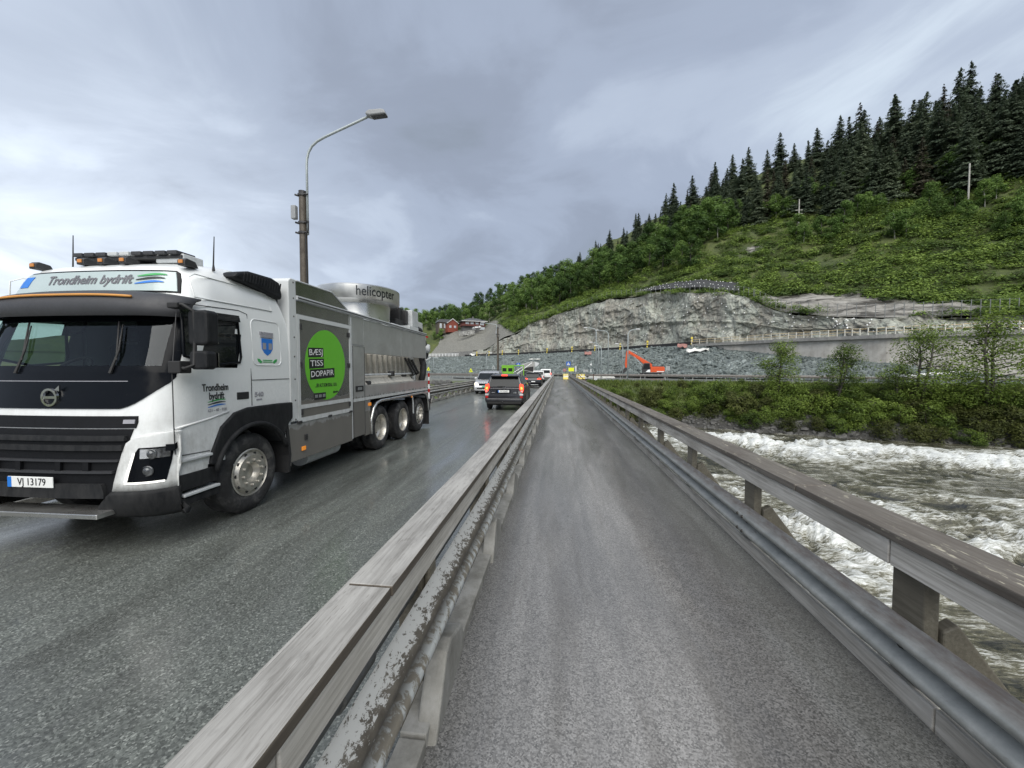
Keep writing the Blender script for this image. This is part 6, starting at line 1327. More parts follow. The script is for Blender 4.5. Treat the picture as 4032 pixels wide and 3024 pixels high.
# ============================================================ posts, signs, walls, houses
def lnpt(px, k, dz=0):
    a = az_of(px); kr, kz = knots(np.array([a])); i = int(k); f_ = k - i; r_ = kr[0][i] * (1 - f_) + kr[0][i + 1] * f_; z = kz[0][i] * (1 - f_) + kz[0][i + 1] * f_; return Vector((r_ * math.sin(a), r_ * math.cos(a), z + dz))
M_POLE = mat_wood('tarred_pole', (.045, .036, .028), (.085, .07, .052), (.15, .13, .10)); M_PGREY = simple('lamp_grey', (.36, .40, .41), .5, .2, .1, 3)
M_FPOST = simple('fence_grey', (.20, .21, .21), .6, .2, .1, 3); M_LUMD = simple('grey_luminaire', (.27, .28, .29), .45, 0, .06, 4); M_LUM = simple('luminaire_shell', (.62, .63, .64), .4, 0, .06, 4)
def wood_lamp(loc, h, arm, flip, label):
    e = empty('street_lamp', loc, 0, label, 'street lamp'); s = -1 if flip else 1
    MB().tube([(0, 0, -1.2), (0, 0, h * .5), (0, 0, h)], [.135, .12, .105], 14).build('wooden_pole', M_POLE, e, 'auto'); MB().lathe([(.11, -.12), (.115, 0), (.02, .02), (0, .02)], (0, 0, h), (0, 0, 1), 12).build('pole_cap', M_DSTEEL, e)
    q_ = arm[1] / 2.06; pts = [(.15 * s, 0, h - 1.3)] + [(x_ * s, 0, h + z_ * q_) for x_, z_ in ((.15, .75), (.165, .95), (.22, 1.15), (.33, 1.32), (.50, 1.45), (.75, 1.56))]
    end = (arm[0] * s, 0, h + arm[1]); pts.append(end); MB().tube(pts, .036, 10).build('steel_arm', M_PGREY, e, True)
    lm = MB().prism([(-.08, -.03), (.10, -.09), (.68, -.06), (.62, .10), (.5, .13), (.05, .13), (-.05, .07)], 'y', -.15, .15); lm.v = [(end[0] + p[0] * s, p[1], end[2] + p[2] + .03) for p in [(q[0] * .82, q[1] * .8, q[2] * .75) for q in lm.v]]; l_ = lm.build('luminaire', M_LUMD, e, False, .03)
    gl_ = MB().prism([(.12, -.085), (.66, -.058), (.64, -.07), (.14, -.10)], 'y', -.12, .12); gl_.v = [(end[0] + p[0] * s, p[1], end[2] + p[2] + .022) for p in [(q[0] * .82, q[1] * .8, q[2] * .75) for q in gl_.v]]; gl_.build('lamp_glass', M_VISOR, l_)
    MB().box(-.25, -.10, -.22, -.08, h - .88, h - .48).build('junction_box', M_LUMD, e, False, .02)
    for z in (h - .12, h - .95, h - 1.25): MB().lathe([(.125, -.03), (.14, -.03), (.14, .03), (.125, .03)], (0, 0, z), (0, 0, 1), 12).tube([(-.14, 0, z), (-.24, -.02, z + .03)], .03, 6).tube([(.05, -.1, z), (.22, -.06, z)], .02, 6).build('clamp', M_DSTEEL, e)
    MB().tube([(.14, -.1, h - .9), (.26, -.12, h - .95), (.24, -.12, h - 1.2), (.15, -.12, h - 1.35), (.15, -.10, h - 2.4), (.17, -.1, h - 3.4), (.15, -.1, 0)], .018, 6).build('cable', M_BLACK, e); return e
wood_lamp((-7.72, 11.05, 0), 7.30, (2.15, 2.06), False, 'tall wooden lamp pole with curved steel arm rising behind the suction truck'); wood_lamp((-7.72, 49.2, 0), 7.35, (1.7, .55), True, 'wooden lamp pole at the far end of the bridge beside the lime frame')
def steel_lamp(px, ybase, ytop, dist, reach, label, head=1, bend=.9):
    b = at_y(px, ybase, dist); t_ = at_y(px, ytop, dist); h = t_.z - .1; e = empty('street_lamp', (b.x, b.y, .1), 0, label, 'street lamp')
    s = 1 if reach > 0 else -1; L_ = abs(reach); pts = [(0, 0, 0), (0, 0, h - .9)] + [(s * L_ * .55 * (1 - math.cos(R(k * 11))), 0, h - .9 + .9 * math.sin(R(k * 11))) for k in range(1, 8)] + [(reach, 0, h + .12)]
    MB().tube(pts, [.12, .10] + [.075] * 7 + [.065], 10).build('lamp_post', M_PGREY, e, True); MB().tube([(0, 0, 0), (0, 0, 1.1)], .11, 10).build('post_foot', M_DSTEEL, e)
    lm = MB().prism([(-.05, -.05), (.65, -.07), (.78, .0), (.6, .12), (.1, .12)], 'y', -.17, .17); lm.v = [(reach + p[0] * s, p[1], h + .12 + p[2]) for p in lm.v]; lm.build('luminaire', M_LUM, e, False, .04); return e
for a in ((2346, 1490, 1292, 84, -1.9, 'tall grey lamp post with pale head just left of the twin-arm group'), (2394, 1488, 1302, 90, -2.2, 'tall thin grey lamp post reaching over its shorter neighbours'), (2367, 1492, 1364, 78, -.7, 'short grey lamp post between two taller ones near the bridge end'), (2356, 1490, 1350, 86, -1.3, 'shorter grey lamp post standing right against the tall left one'),
          (2451, 1487, 1356, 86, -.9, 'grey lamp post beside the excavator bucket with head turned away'), (2471, 1494, 1300, 68, 1.25, 'grey lamp post with hooked arm in front of the excavator boom'), (1915, 1478, 1392, 92, .7, 'small grey lamp post beyond the silver van'), (1708, 1478, 1408, 118, .6, 'slim grey lamp post in front of the left concrete overpass')): steel_lamp(*a)
# --- signs
M_SBLUE = simple('sign_blue', (.015, .10, .42), .4, 0, .05, 5); M_SYEL = simple('sign_yellow', (.72, .78, .02), .45, 0, .05, 4, 0, 40, None, None); M_SRED = simple('sign_red', (.50, .05, .05), .45, 0, .05, 5); M_SBACK = simple('sign_back', (.36, .37, .37), .5, .3, .08, 5); M_BYEL = simple('barrier_yellow', (.70, .55, .06), .5, 0, .08, 5, 0, 40, None, None, 0, ((.4, .38, .3), .4))
def sign(px, yc, dist, w_, h_, kind, label, name='road_sign', polecol=None):
    p = at_y(px, yc, dist); e = empty(name, (p.x, p.y, .12), 0, label, 'sign'); z = p.z - .12
    MB().tube([(0, .06, 0), (0, .06, z + h_ * .4)], .035, 8).build('sign_post', polecol or M_SBACK, e)
    if kind == 'ped':
        b = MB().prism(rrect(-w_ / 2, w_ / 2, z - h_ / 2, z + h_ / 2, .06), 'y', -.01, .015).build('sign_plate', M_SBLUE, e); MB().prism([(-w_ * .36, z - h_ * .32), (w_ * .36, z - h_ * .32), (0, z + h_ * .36)], 'y', -.016, -.011).build('sign_triangle', M_DWHT, e)
        f_ = MB().lathe([(0, .004), (.045, .004), (.045, 0)], (0, -.017, z + h_ * .10), (0, -1, 0), 12).prism([(-.05, z + .03), (.05, z + .03), (.035, z - .09), (.12, z - h_ * .28), (.06, z - h_ * .28), (0, z - .12), (-.07, z - h_ * .28), (-.13, z - h_ * .28), (-.04, z - .09)], 'y', -.020, -.017); f_.build('walking_figure', M_DBLK, e)
    elif kind == 'yellow': MB().prism(rrect(-w_ / 2, w_ / 2, z - h_ / 2, z + h_ / 2, .05), 'y', -.01, .015).build('sign_plate', M_SYEL, e)
    elif kind == 'tri': MB().prism([(-w_ / 2, z - h_ / 2), (w_ / 2, z - h_ / 2), (w_ * .07, z + h_ / 2), (-w_ * .07, z + h_ / 2)], 'y', -.01, .015).build('sign_plate', M_SYEL, e); MB().prism([(-w_ * .2, z - h_ * .3), (w_ * .2, z - h_ * .3), (0, z + h_ * .15)], 'y', -.016, -.011).build('sign_symbol', M_DBLK, e)
    elif kind == 'round': MB().lathe([(0, .012), (w_ / 2, .012), (w_ / 2, -.012), (0, -.012)], (0, 0, z), (0, -1, 0), 24).build('sign_plate', M_SRED, e); MB().lathe([(0, .016), (w_ * .33, .016), (w_ * .33, .012)], (0, 0, z), (0, -1, 0), 20).build('sign_face', M_SBACK, e); MB().box(-w_ * .1, w_ * .18, -.022, -.016, z - w_ * .18, z + w_ * .12).build('sign_symbol', M_DBLK, e)
    elif kind == 'whiteround': MB().lathe([(0, .012), (w_ / 2, .012), (w_ / 2, -.012), (0, -.012)], (0, 0, z), (0, -1, 0), 24).build('sign_plate', M_DWHT, e); MB().box(-.08, .08, -.02, .05, z - 1.7, z - 1.0).build('white_band', M_DWHT, e)
    elif kind == 'backs':
        for s in (-1, 1): MB().box(s * w_ / 2 - w_ * .44, s * w_ / 2 + w_ * .44, -.01, .02, z - h_ / 2, z + h_ / 2).build('sign_plate', M_SBACK, e)
    elif kind == 'hoop': MB().tube([(-w_ / 2, 0, z - h_), (-w_ / 2, 0, z + h_ * .3), (0, 0, z + h_ * .5), (w_ / 2, 0, z + h_ * .3), (w_ / 2, 0, z - h_)], .06, 8).build('hoop', M_LGREY, e)
    elif kind == 'panel': MB().box(-w_ / 2, w_ / 2, -.01, .02, z - h_ / 2, z + h_ / 2).build('sign_plate', M_LGREY, e)
sign(2238, 1432, 76, .82, .82, 'ped', 'blue pedestrian crossing sign above the yellow board at the walkway end'); sign(2041, 1436, 74, .72, .72, 'ped', 'blue pedestrian crossing sign half hidden behind the lime frame'); sign(2249.5, 1455, 72, 1.0, .66, 'yellow', 'plain bright yellow board at the end of the walkway'); sign(2223, 1457, 73, .52, .52, 'round', 'round red-rimmed sign left of the yellow board')
sign(1854, 1458, 70, .72, .68, 'tri', 'yellow triangular warning sign on the left verge behind the silver van'); sign(1687, 1452, 60, .5, .55, 'tri', 'yellow triangular warning sign showing past the rear of the suction truck'); sign(2306, 1460, 80, .5, .5, 'backs', 'pair of square grey sign backs on one post'); sign(2327, 1435, 85, .38, .38, 'whiteround', 'small round sign with white band on its post'); sign(2267, 1452, 75, .3, 1.1, 'panel', 'narrow grey upright panel right of the yellow board'); sign(1944, 1446, 88, .45, .5, 'hoop', 'grey hoop-shaped stand beyond the silver van'); sign(2630, 1450, 80, .42, .9, 'backs', 'leaning pair of pale sign backs right of the excavator'); sign(2345, 1490, 62, .5, .45, 'panel', 'low pale square plate on a short post outside the railing')
# --- plastic road barriers, steel frame, pale building material
def barrier(x, y, w_, label):
    e = empty('plastic_barrier', (x, y, .13), 0, label, 'barrier'); MB().prism([(-.28, 0), (.28, 0), (.22, .25), (.12, .35), (.10, 1.0), (-.10, 1.0), (-.12, .35), (-.22, .25)], 'x', -w_ / 2, w_ / 2).build('barrier_body', M_BYEL, e, False, .03)
    for k in range(3): MB().box(-w_ / 2 + .1 + k * w_ / 3, -w_ / 2 + .1 + k * w_ / 3 + .16, -.125, -.11, .72, .88).build('barrier_slot', M_DWHT, e); MB().box(-w_ / 2 + .1 + k * w_ / 3, -w_ / 2 + .1 + k * w_ / 3 + .16, -.21, -.17, .24, .34).build('barrier_slot', M_DWHT, e)
    MB().box(-w_ / 2 + .05, w_ / 2 - .05, -.125, -.11, .45, .62).build('white_band', M_DWHT, e); MB().box(-w_ / 2 - .2, w_ / 2 + .05, -.34, .34, -.03, .03).build('barrier_foot', M_BLACK, e)
barrier(1.40, 69.3, .95, 'yellow and white plastic barrier closing the walkway end'); barrier(4.1, 71, 1.5, 'yellow plastic barrier behind the railing end')
sf = empty('steel_frame', (2.3, 66.8, 0), 0, 'dark rusty steel frame standing past the end of the right railing', 'frame')
M_RUST = simple('rusty_steel', (.10, .055, .04), .7, .2, .3, 4)
MB().box(0, 4.0, -.06, .06, 1.08, 1.16).build('top_beam', M_DSTEEL, sf); MB().box(-.2, 4.2, -.06, .06, .45, .53).build('mid_beam', M_STEEL, sf)
for x in (1.1, 3.7): MB().box(x - .07, x + .07, -.07, .07, -1.2, 1.08).build('frame_leg', M_RUST, sf)
MB().tube([(1.2, 0, 1.0), (2.2, .1, .1), (3.4, .2, -.3)], .06, 8).build('diagonal', M_RUST, sf)
M_PALE = simple('pale_sheeting', (.66, .66, .63), .6, 0, .08, 3)
for i, (px, w_, dd, lab) in enumerate(((2350, 3.4, 79, 'long pale stack of building material behind the lamp posts'), (2395, 2.6, 81, 'pale wrapped bundle beside the stacked material'), (2290, 2.0, 77, 'low pale bundle behind the yellow barrier'))):
    p = at_z(px, 1484, .15); p = at_y(px, 1484, dd); e = empty('material_stack', (p.x, p.y, .15), R(-6 + 4 * i), lab, 'building material')
    for k in range(3): MB().box(-w_ / 2 + .1 * k, w_ / 2 - .15 * k, -.4, .4, .02 + k * .22, .21 + k * .22).build('bundle', M_PALE, e, False, .04)
# --- steel guardrail along the cross road
def guardrail(pts, label, z=.15):
    e = empty('guardrail', (pts[0][0], pts[0][1], 0), 0, label, 'guardrail'); o = Vector((pts[0][0], pts[0][1], 0)); b = MB(); prof = [(0, .5), (.07, .56), (.07, .6), (0, .65), (.07, .7), (.07, .74), (0, .81)]; rows = []
    P = [Vector((*q, z)) - o for q in pts]
    for i, p in enumerate(P):
        t_ = (P[min(i + 1, len(P) - 1)] - P[max(i - 1, 0)]).normalized(); n_ = Vector((t_.y, -t_.x, 0)); rows.append([p + n_ * d + Vector((0, 0, h)) for d, h in prof])
    b.grid(rows).build('rail', M_GALV, e)
    d = 0
    for i in range(len(P) - 1):
        L_ = (P[i + 1] - P[i]).length; m = max(1, int(L_ / 3))
        for k in range(m): q = P[i].lerp(P[i + 1], k / m); MB().box(q.x - .05, q.x + .05, q.y - .04, q.y + .04, -.4, z + .8).build('rail_post', M_GALV, e)
guardrail([(-70, 99), (-45, 89), (-25, 80.5), (-13, 74.5), (-10, 70), (-8.6, 66.5)], 'galvanised guardrail along the left approach beyond the bridge'); guardrail([(3.5, 72), (8, 73.2), (14.5, 70.3), (22, 66.3), (30, 61.5), (40, 55.2), (52, 48), (70, 38)], 'galvanised guardrail above the bushy riverbank'); guardrail([(-60, 107), (-25, 93.5), (0, 85.8), (14, 81.2), (27, 74.2), (40, 66), (55, 57)], 'galvanised guardrail at the foot of the rubble slope')
# --- concrete bridge on the right with timber rails
M_RAILW = simple('pale_timber', (.52, .42, .25), .7, 0, .15, 2); M_RAILP = simple('pale_rail_post', (.58, .57, .52), .6, 0, .1, 3); M_CONCB = mat_conc('cast_concrete', (.33, .305, .27), (.47, .45, .41), (.56, .54, .50), .5, .6)
vd = empty('concrete_bridge', lnpt(3300, 2), 0, 'long grey concrete bridge with timber rails running along the foot of the hill', 'bridge'); vo = Vector(vd.location)
pxs = np.linspace(2728, 4600, 60); edge = []
for px in pxs:
    if px <= 4032: p = lnpt(px, 2)
    else:
        a_ = az_of(4032) + (px - 4032) * .00042; kr, kz = knots(np.array([a_])); p = Vector((kr[0][2] * math.sin(a_), kr[0][2] * math.cos(a_), kz[0][2]))
    edge.append(p - vo)
def outn(i):
    t_ = edge[min(i + 1, len(edge) - 1)] - edge[max(i - 1, 0)]; n_ = Vector((t_.y, -t_.x, 0)).normalized(); return n_ if (n_.dot(edge[i] + vo) < 0) else -n_
rows = [];
for i, p in enumerate(edge): n_ = outn(i); rows.append([p + n_ * d + Vector((0, 0, h)) for d, h in ((-6.5, .12), (.9, .12), (.9, -.45), (.3, -.62), (-6.5, -.62))])
MB().grid(rows, closed=True).build('deck', M_CONC, vd)
rows = [[p + outn(i) * .25 + Vector((0, 0, h)) for h in (-.55, -2.5, -4.5, -8.5)] for i, p in enumerate(edge)]; MB().grid(rows).build('side_wall', M_CONCB, vd)
d = 0; last = None
for i in range(len(edge) - 1):
    a, b = edge[i] + outn(i) * .75, edge[i + 1] + outn(i + 1) * .75
    MB().box(a.x - .06, a.x + .06, a.y - .06, a.y + .06, a.z + .1, a.z + 1.25).build('rail_post', M_RAILP, vd)
    for h, r_ in ((1.15, .05), (.62, .05)):
        if rs.random() < .93: j = rs.uniform(-.06, .06); MB().tube([a + Vector((0, 0, h + j)), b + Vector((0, 0, h + rs.uniform(-.08, .08)))], r_, 4).build('timber_rail', M_RAILW, vd)
    if rs.random() < .3: MB().tube([a + Vector((0, 0, .3)), b + Vector((0, 0, .35))], .05, 4).build('timber_rail', M_RAILW, vd)
pu = lnpt(3960, 2.45); t_ = (lnpt(4030, 2.45) - lnpt(3890, 2.45)); ang = math.atan2(-t_.x, t_.y)
c = Car('silver_pickup', 'silver pickup with open bed parked on the concrete bridge', (pu.x, pu.y, pu.z + .12), ang, 1.85, M_CARS, [(.1, .45), (0, .5), (0, 1.02), (1.7, 1.04), (3.9, 1.05), (4.7, .96), (5.1, .7), (5.1, .42), (5.0, .36)], [(1.75, 1.0), (1.85, 1.70), (2.1, 1.82), (3.2, 1.82), (4.0, 1.03)], 1.04, 1.82, (1.1, 4.05), .38, .15, 'pickup'); c.side('side_window', [(1.95, 1.12), (2.05, 1.65), (2.6, 1.67), (2.6, 1.12)]); c.side('side_window', [(2.68, 1.12), (2.68, 1.67), (3.15, 1.65), (3.75, 1.12)]); c.box('load_bed', M_BLACK, -.78, .78, .08, 1.7, 1.0, 1.05)
# --- left concrete overpass with white railing
lo = empty('concrete_overpass', lnpt(1740, 2), 0, 'pale concrete overpass with white railing at the foot of the gravel slope', 'bridge'); oo = Vector(lo.location); edge2 = [lnpt(px, 2) - oo for px in np.linspace(1440, 1808, 30)]
def outn2(i): t_ = edge2[min(i + 1, 29)] - edge2[max(i - 1, 0)]; n_ = Vector((t_.y, -t_.x, 0)).normalized(); return n_ if n_.dot(edge2[i] + oo) < 0 else -n_
MB().grid([[p + outn2(i) * d + Vector((0, 0, h)) for d, h in ((-6, .15), (.6, .15), (.6, -.9), (.2, -1.1), (-6, -1.1))] for i, p in enumerate(edge2)], closed=True).build('deck', M_CONC, lo); MB().grid([[p + outn2(i) * .1 + Vector((0, 0, h)) for h in (-1.0, -3.5, -8.5)] for i, p in enumerate(edge2)]).build('side_wall', M_CONCB, lo)
for i in range(29):
    a, b = edge2[i] + outn2(i) * .4, edge2[i + 1] + outn2(i + 1) * .4; MB().box(a.x - .09, a.x + .09, a.y - .09, a.y + .09, a.z + .1, a.z + 1.4).build('rail_post', M_DWHT, lo)
    for h in (1.35, .95, .55): MB().tube([a + Vector((0, 0, h)), b + Vector((0, 0, h))], .06, 4).build('rail', M_DWHT, lo)
# --- marker posts and dark edge net on the ledge
en = empty('edge_net', lnpt(2300, 1), 0, 'low black net running along the top edge of the rubble slope', 'fence'); eo = Vector(en.location); ep_ = [lnpt(px, 1, .0) - eo for px in np.linspace(1830, 2740, 70)]
MB().grid([[p + Vector((0, 0, h)) for h in (-.3, .75)] for p in ep_]).build('net', M_BLACK, en)
for i, px in enumerate((1878, 1926, 1978, 2042, 2154, 2252, 2342, 2441, 2548, 2722)):
    p = lnpt(px, 1.4); e = empty('marker_post', (p.x, p.y, p.z), 0, 'yellow and black marker post standing on the ledge above the rubble', 'marker post', 'marker posts on the ledge'); MB().box(-.22, .22, -.05, .05, 0, 1.9).build('post_body', M_BYEL, e)
    for z in (.5, 1.1): MB().box(-.222, .222, -.055, .055, z, z + .25).build('post_band', M_DBLK, e)
# --- wire fence on top of the rock, right and left runs
def wirefence(path, label, h=2.4, wires=(.3, 1.2, 2.3)):
    e = empty('wire_fence', path[0], 0, label, 'fence'); o = Vector(path[0]); P = [Vector(p) - o for p in path]
    for i, p in enumerate(P): MB().tube([p + Vector((0, 0, -.6)), p + Vector((0, 0, h))], .055, 5).build('fence_post', M_FPOST, e)
    for w_ in wires: MB().tube([p + Vector((0, 0, w_)) for p in P], .016, 3).build('fence_wire', M_FPOST, e)
def hp_(px, k): x, y, z = rpt(px, k); return Vector((x, y, z))
wirefence([hp_(px, 4.10) for px in np.linspace(1985, 2960, 52)], 'wire fence following the top edge of the blasted rock'); wirefence([hp_(px, k) for px, k in zip(np.linspace(2965, 3110, 8), np.linspace(4.1, 4.0, 8))] + [hp_(px, 4.02) for px in np.linspace(3140, 4000, 24)], 'wire fence descending and running along the foot of the rocky slope')
# --- black rock net with white anchor plates above the face
M_NET = simple('black_rock_net', (.035, .036, .038), .8, 0, .3, 1.5)
nb = empty('rock_net', hp_(2760, 4.35), 0, 'black netting pinned with white plates above the blasted rock', 'netting'); no = Vector(nb.location)
def netpt(px, t): return hp_(px, 4.25 + t * .55) + Vector((0, 0, .9)) - no
MB().grid([[netpt(px, t * max(.15, min(1, (px - 2480) / 150))) for t in np.linspace(0, 1, 6)] for px in np.linspace(2500, 2900, 30)]).build('net', M_NET, nb)
for px in np.linspace(2520, 2895, 22):
    for t in (.1, .5, .95):
        p = netpt(px + rs.uniform(-8, 8), t * max(.15, min(1, (px - 2480) / 150))) + Vector((0, -.15, .1)); MB().box(p.x - .09, p.x + .09, p.y - .05, p.y + .05, p.z - .09, p.z + .09).build('anchor_plate', M_DWHT, nb)
# --- rock bolts on the face
rm = rock.data; nv = len(rm.vertices); co = np.empty(nv * 3, np.float32); rm.vertices.foreach_get('co', co); co = co.reshape(-1, 3).reshape(1100, 110, 3); bolt = MB().lathe([(0, .10), (.08, .08), (.13, .04), (.13, -.05)], (0, 0, 0), (0, -1, 0), 8).mesh('rock_bolt', M_DWHT)
for _ in range(150):
    i = rs.randrange(60, 760); j = rs.choice((rs.randrange(25, 105), rs.randrange(60, 108))); p = co[i, j]; o = bpy.data.objects.new('rock_bolt', bolt); C.objects.link(o); o.parent = rock; o.location = (float(p[0] - .05), float(p[1] - .12), float(p[2])); 
# --- sheets and debris on the rubble
def sheet(px, k, w_, h_, mat_, label, name='loose_sheet', rough=.25):
    p = lnpt(px, k); a = az_of(px); e = empty(name, (p.x, p.y, p.z), -a, label, 'sheet'); n = 9; rng_ = np.random.default_rng(int(px)); B = fbm(np.linspace(0, 3, n)[:, None] + px, np.linspace(0, 2, n)[None], 1.0, 3) * rough * 2
    rows = [[Vector((-w_ / 2 + w_ * i / (n - 1), -.9 + (j / (n - 1)) * h_ * 1.6, .45 + (j / (n - 1)) * h_ * .75 + B[i, j])) for j in range(n)] for i in range(n)]; m_ = MB().grid(rows).build('sheet', mat_, e, True); so = m_.modifiers.new('s', 'SOLIDIFY'); so.thickness = .05
M_PINK = simple('faded_red_sheet', (.30, .15, .13), .7, 0, .2, 1.2)
sheet(2315, .78, 2.2, 1.3, M_PINK, 'faded red sheet lying on the rubble left of the lamp posts'); sheet(2685, .86, 2.2, 1.3, M_PINK, 'faded red sheet lying on the rubble near the concrete bridge'); sheet(2745, .72, 4.6, .6, M_PALE, 'crumpled white sheet on the rubble under the concrete bridge', rough=.4); sheet(1860, .98, 2.4, .7, M_PALE, 'pale heap of sheeting at the end of the overpass railing', rough=.4); sheet(2105, .62, 4.0, .25, M_PALE, 'thin white strip lying across the middle of the rubble slope', rough=.1)
pth = [lnpt(px, k) + Vector((0, 0, .7)) for px, k in ((3530, .03), (3600, .06), (3680, .22), (3790, .45))]; e = empty('white_pipe', pth[0], 0, 'long white pipe lying curved on the slope behind the riverbank trees', 'pipe'); MB().tube([p - Vector(pth[0]) for p in pth], .22, 10).build('pipe', M_DWHT, e, True)
# --- utility poles on the hillside
for px, k, h, lab in ((3129, 5.75, 10.5, 'bare wooden pole with cross arm standing in the hillside clearing'), (3783, 5.85, 10, 'plain wooden pole standing by the spruces on the right')):
    x, y, z = rpt(px, k); e = empty('utility_pole', (x, y, z), 0, lab, 'pole'); MB().tube([(0, 0, -1), (0, 0, h)], [.2, .15], 8).build('pole', M_BIRCH, e)
    if px < 3500:
        for zz in (h - 3.5, h - 4.6): MB().box(-1.0, 1.0, -.08, .08, zz, zz + .16).build('cross_arm', M_BIRCH, e)
# --- houses on the gravel slope
M_REDW = simple('red_cladding', (.10, .026, .02), .7, 0, .12, 3); M_REDB = simple('bright_red_cladding', (.22, .055, .035), .7, 0, .1, 3); M_ROOF = simple('grey_roof_tiles', (.085, .088, .095), .6, 0, .15, 2); M_HWIN = simple('house_window', (.45, .50, .55), .1, 0, .15, .8); M_FND = simple('grey_foundation', (.14, .14, .14), .8, 0, .15, 2); M_STW = mat_rubble('dry_stone_wall', (.12, .12, .11), (.25, .25, .24), (.42, .42, .40), 1.2); M_TRIM = simple('white_trim', (.70, .70, .68), .5, 0, .05, 3)
p = at_r(1872, 1301, 219); gzv = p.z; H = empty('hip_roof_house', (p.x, p.y, gzv - .2), R(26), 'dark red house with grey hip roof and long balcony above the gravel slope', 'house'); H.scale = (.86, .86, .86)
MB().box(-8, 6.5, 0, 9, -3, 2.9).build('ground_floor', M_FND, H); MB().box(-8.2, 6.7, -.2, 9.2, 2.9, 6.0).build('upper_wall', M_REDW, H)
MB().add([(-9.6, -1.6, 5.95), (8, -1.6, 5.95), (8, 10.5, 5.95), (-9.6, 10.5, 5.95), (-3, 4.5, 8.6), (2, 4.5, 8.6), (-9.6, -1.6, 6.35), (8, -1.6, 6.35), (8, 10.5, 6.35), (-9.6, 10.5, 6.35)], [(3, 2, 1, 0), (0, 1, 7, 6), (1, 2, 8, 7), (2, 3, 9, 8), (3, 0, 6, 9), (6, 7, 5, 4), (7, 8, 5), (8, 9, 4, 5), (9, 6, 4)]).build('roof', M_ROOF, H)
MB().box(-9.5, 7.9, -1.66, -1.58, 5.9, 6.2).build('eaves_board', M_TRIM, H); bc = MB().box(-9.4, 1.6, -1.9, -.2, 2.75, 2.95).build('balcony', M_REDW, H); MB().box(-9.4, 1.6, -1.95, -1.85, 2.8, 4.0).build('balcony_front', M_REDW, bc); MB().box(-9.45, -9.35, -1.95, 8, 2.8, 4.0).build('balcony_side', M_REDW, bc)
for x0, x1, z0, z1 in ((3.2, 5.6, 3.9, 5.4), (.2, 1.9, 4.1, 5.4), (-3.2, -1.4, 4.1, 5.4), (-6.5, -4.4, 4.1, 5.4), (3.0, 6.0, .9, 2.2), (-2, .2, .9, 2.2)):
    w_ = MB().box(x0 - .12, x1 + .12, -.32, -.05, z0 - .12, z1 + .12).build('window', M_TRIM, H); MB().box(x0, x1, -.36, -.30, z0, z1).build('pane', M_HWIN, w_)
MB().box(-1.2, -.4, 3.2, 4, 7.5, 9.6).build('chimney', M_FND, H)
sw = empty('stone_wall', (0, 0, 0), 0, 'terrace wall of pale stones under the dark red house', 'wall'); a, b = at_r(1806, 1310, 212), at_r(1868, 1302, 214); sw.location = a; v_ = b - a; n_ = Vector((v_.y, -v_.x, 0)).normalized()
MB().grid([[v_ * t + n_ * (.3 * k) + Vector((0, 0, .5 - .8 * k)) for k in range(4)] for t in np.linspace(0, 1, 20)]).build('wall_face', M_STW, sw)
p = at_r(1783, 1296, 228); H = empty('gable_house', (p.x, p.y, p.z - .2), R(38), 'bright red gabled house half hidden by bushes beside the dark red house', 'house'); H.scale = (.8, .8, .8)
MB().prism([(-4, -2), (4, -2), (4, 4.6), (0, 7.4), (-4, 4.6)], 'y', 0, 9).build('wall', M_REDB, H); MB().prism([(-4.6, 4.2), (0, 7.5), (4.6, 4.2), (4.6, 4.55), (0, 7.9), (-4.6, 4.55)], 'y', -.5, 9.5).build('roof', M_ROOF, H); MB().prism([(-4.6, 4.2), (0, 7.5), (4.6, 4.2), (4.6, 4.62), (0, 7.95), (-4.6, 4.62)], 'y', -.6, -.5).build('gable_board', M_TRIM, H)
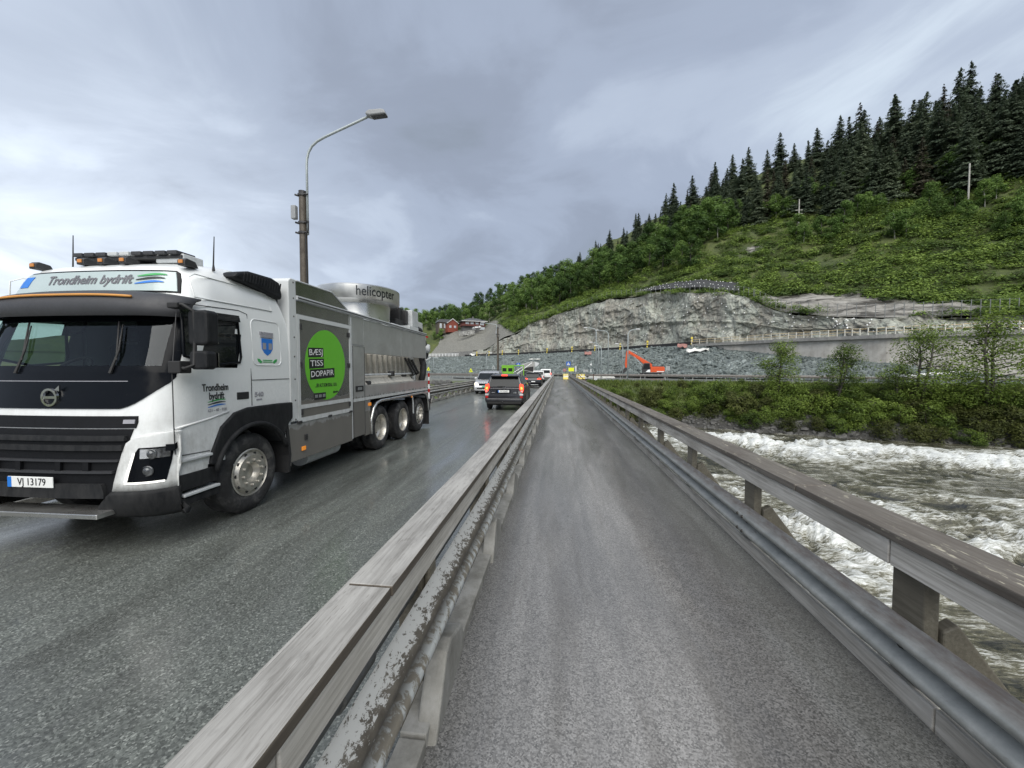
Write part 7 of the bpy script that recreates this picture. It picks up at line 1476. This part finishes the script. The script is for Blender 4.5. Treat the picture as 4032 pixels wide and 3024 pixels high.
for x0 in (-2.6, 1.0): w_ = MB().box(x0 - .1, x0 + 1.5, -.1, .05, 1.2, 2.8).build('window', M_TRIM, H); MB().box(x0, x0 + 1.4, -.14, -.09, 1.3, 2.7).build('pane', M_HWIN, w_)
MB().box(1.4, 2.2, 4, 4.8, 6, 8.6).build('chimney', M_FND, H)
p = at_r(1752, 1298, 230); H = empty('brown_house', (p.x, p.y, p.z - .2), R(30), 'small brown house with white windows left of the red gable', 'house'); M_BRN = simple('brown_cladding', (.09, .07, .055), .7, 0, .12, 3)
MB().box(-4, 4, 0, 7, -2, 4.6).build('wall', M_BRN, H); MB().prism([(-4.5, 4.5), (4.5, 4.5), (3.0, 6.2), (-3.0, 6.2)], 'y', -.5, 7.5).build('roof', M_ROOF, H)
for x0 in (-3, -.4, 1.9): w_ = MB().box(x0 - .1, x0 + 1.1, -.12, .05, 1.1, 3.7).build('window', M_TRIM, H); MB().box(x0, x0 + 1.0, -.16, -.11, 1.2, 3.6).build('pane', M_HWIN, w_)
p = at_r(1893, 1293, 214); c = Car('white_car', 'white estate car parked on the gravel in front of the dark red house', (p.x, p.y, p.z - .05), R(72), 1.8, M_CARW, [(.08, .26), (0, .4), (0, .85), (.1, .95), (3.2, .95), (4.3, .8), (4.5, .6), (4.5, .3), (4.4, .26)], [(.05, .9), (.4, 1.4), (2.2, 1.45), (3.3, .9)], .94, 1.45, (.85, 3.6), .33); c.side('side_window', [(.5, 1.0), (.65, 1.34), (2.1, 1.37), (2.8, 1.0)])
p = at_r(1977, 1283, 214); H = empty('caravan', (p.x, p.y, p.z - .1), R(12), 'small white caravan parked at the top of the slope beside the wire fence', 'caravan'); MB().prism([(-2.4, .4), (2.3, .4), (2.5, 1.4), (2.2, 2.6), (-2.0, 2.6), (-2.5, 1.6)], 'y', 0, 2.1).build('body', M_CARW, H, False, .1); MB().box(-.9, .5, -.03, .02, 1.35, 2.1).build('window', M_CGLASS, H)
for y in (0, 2.0): MB().lathe([(0, .1), (.32, .1), (.32, -.1)], (0, y, .33), (0, 1, 0), 14).build('wheel', M_CTYRE, H)
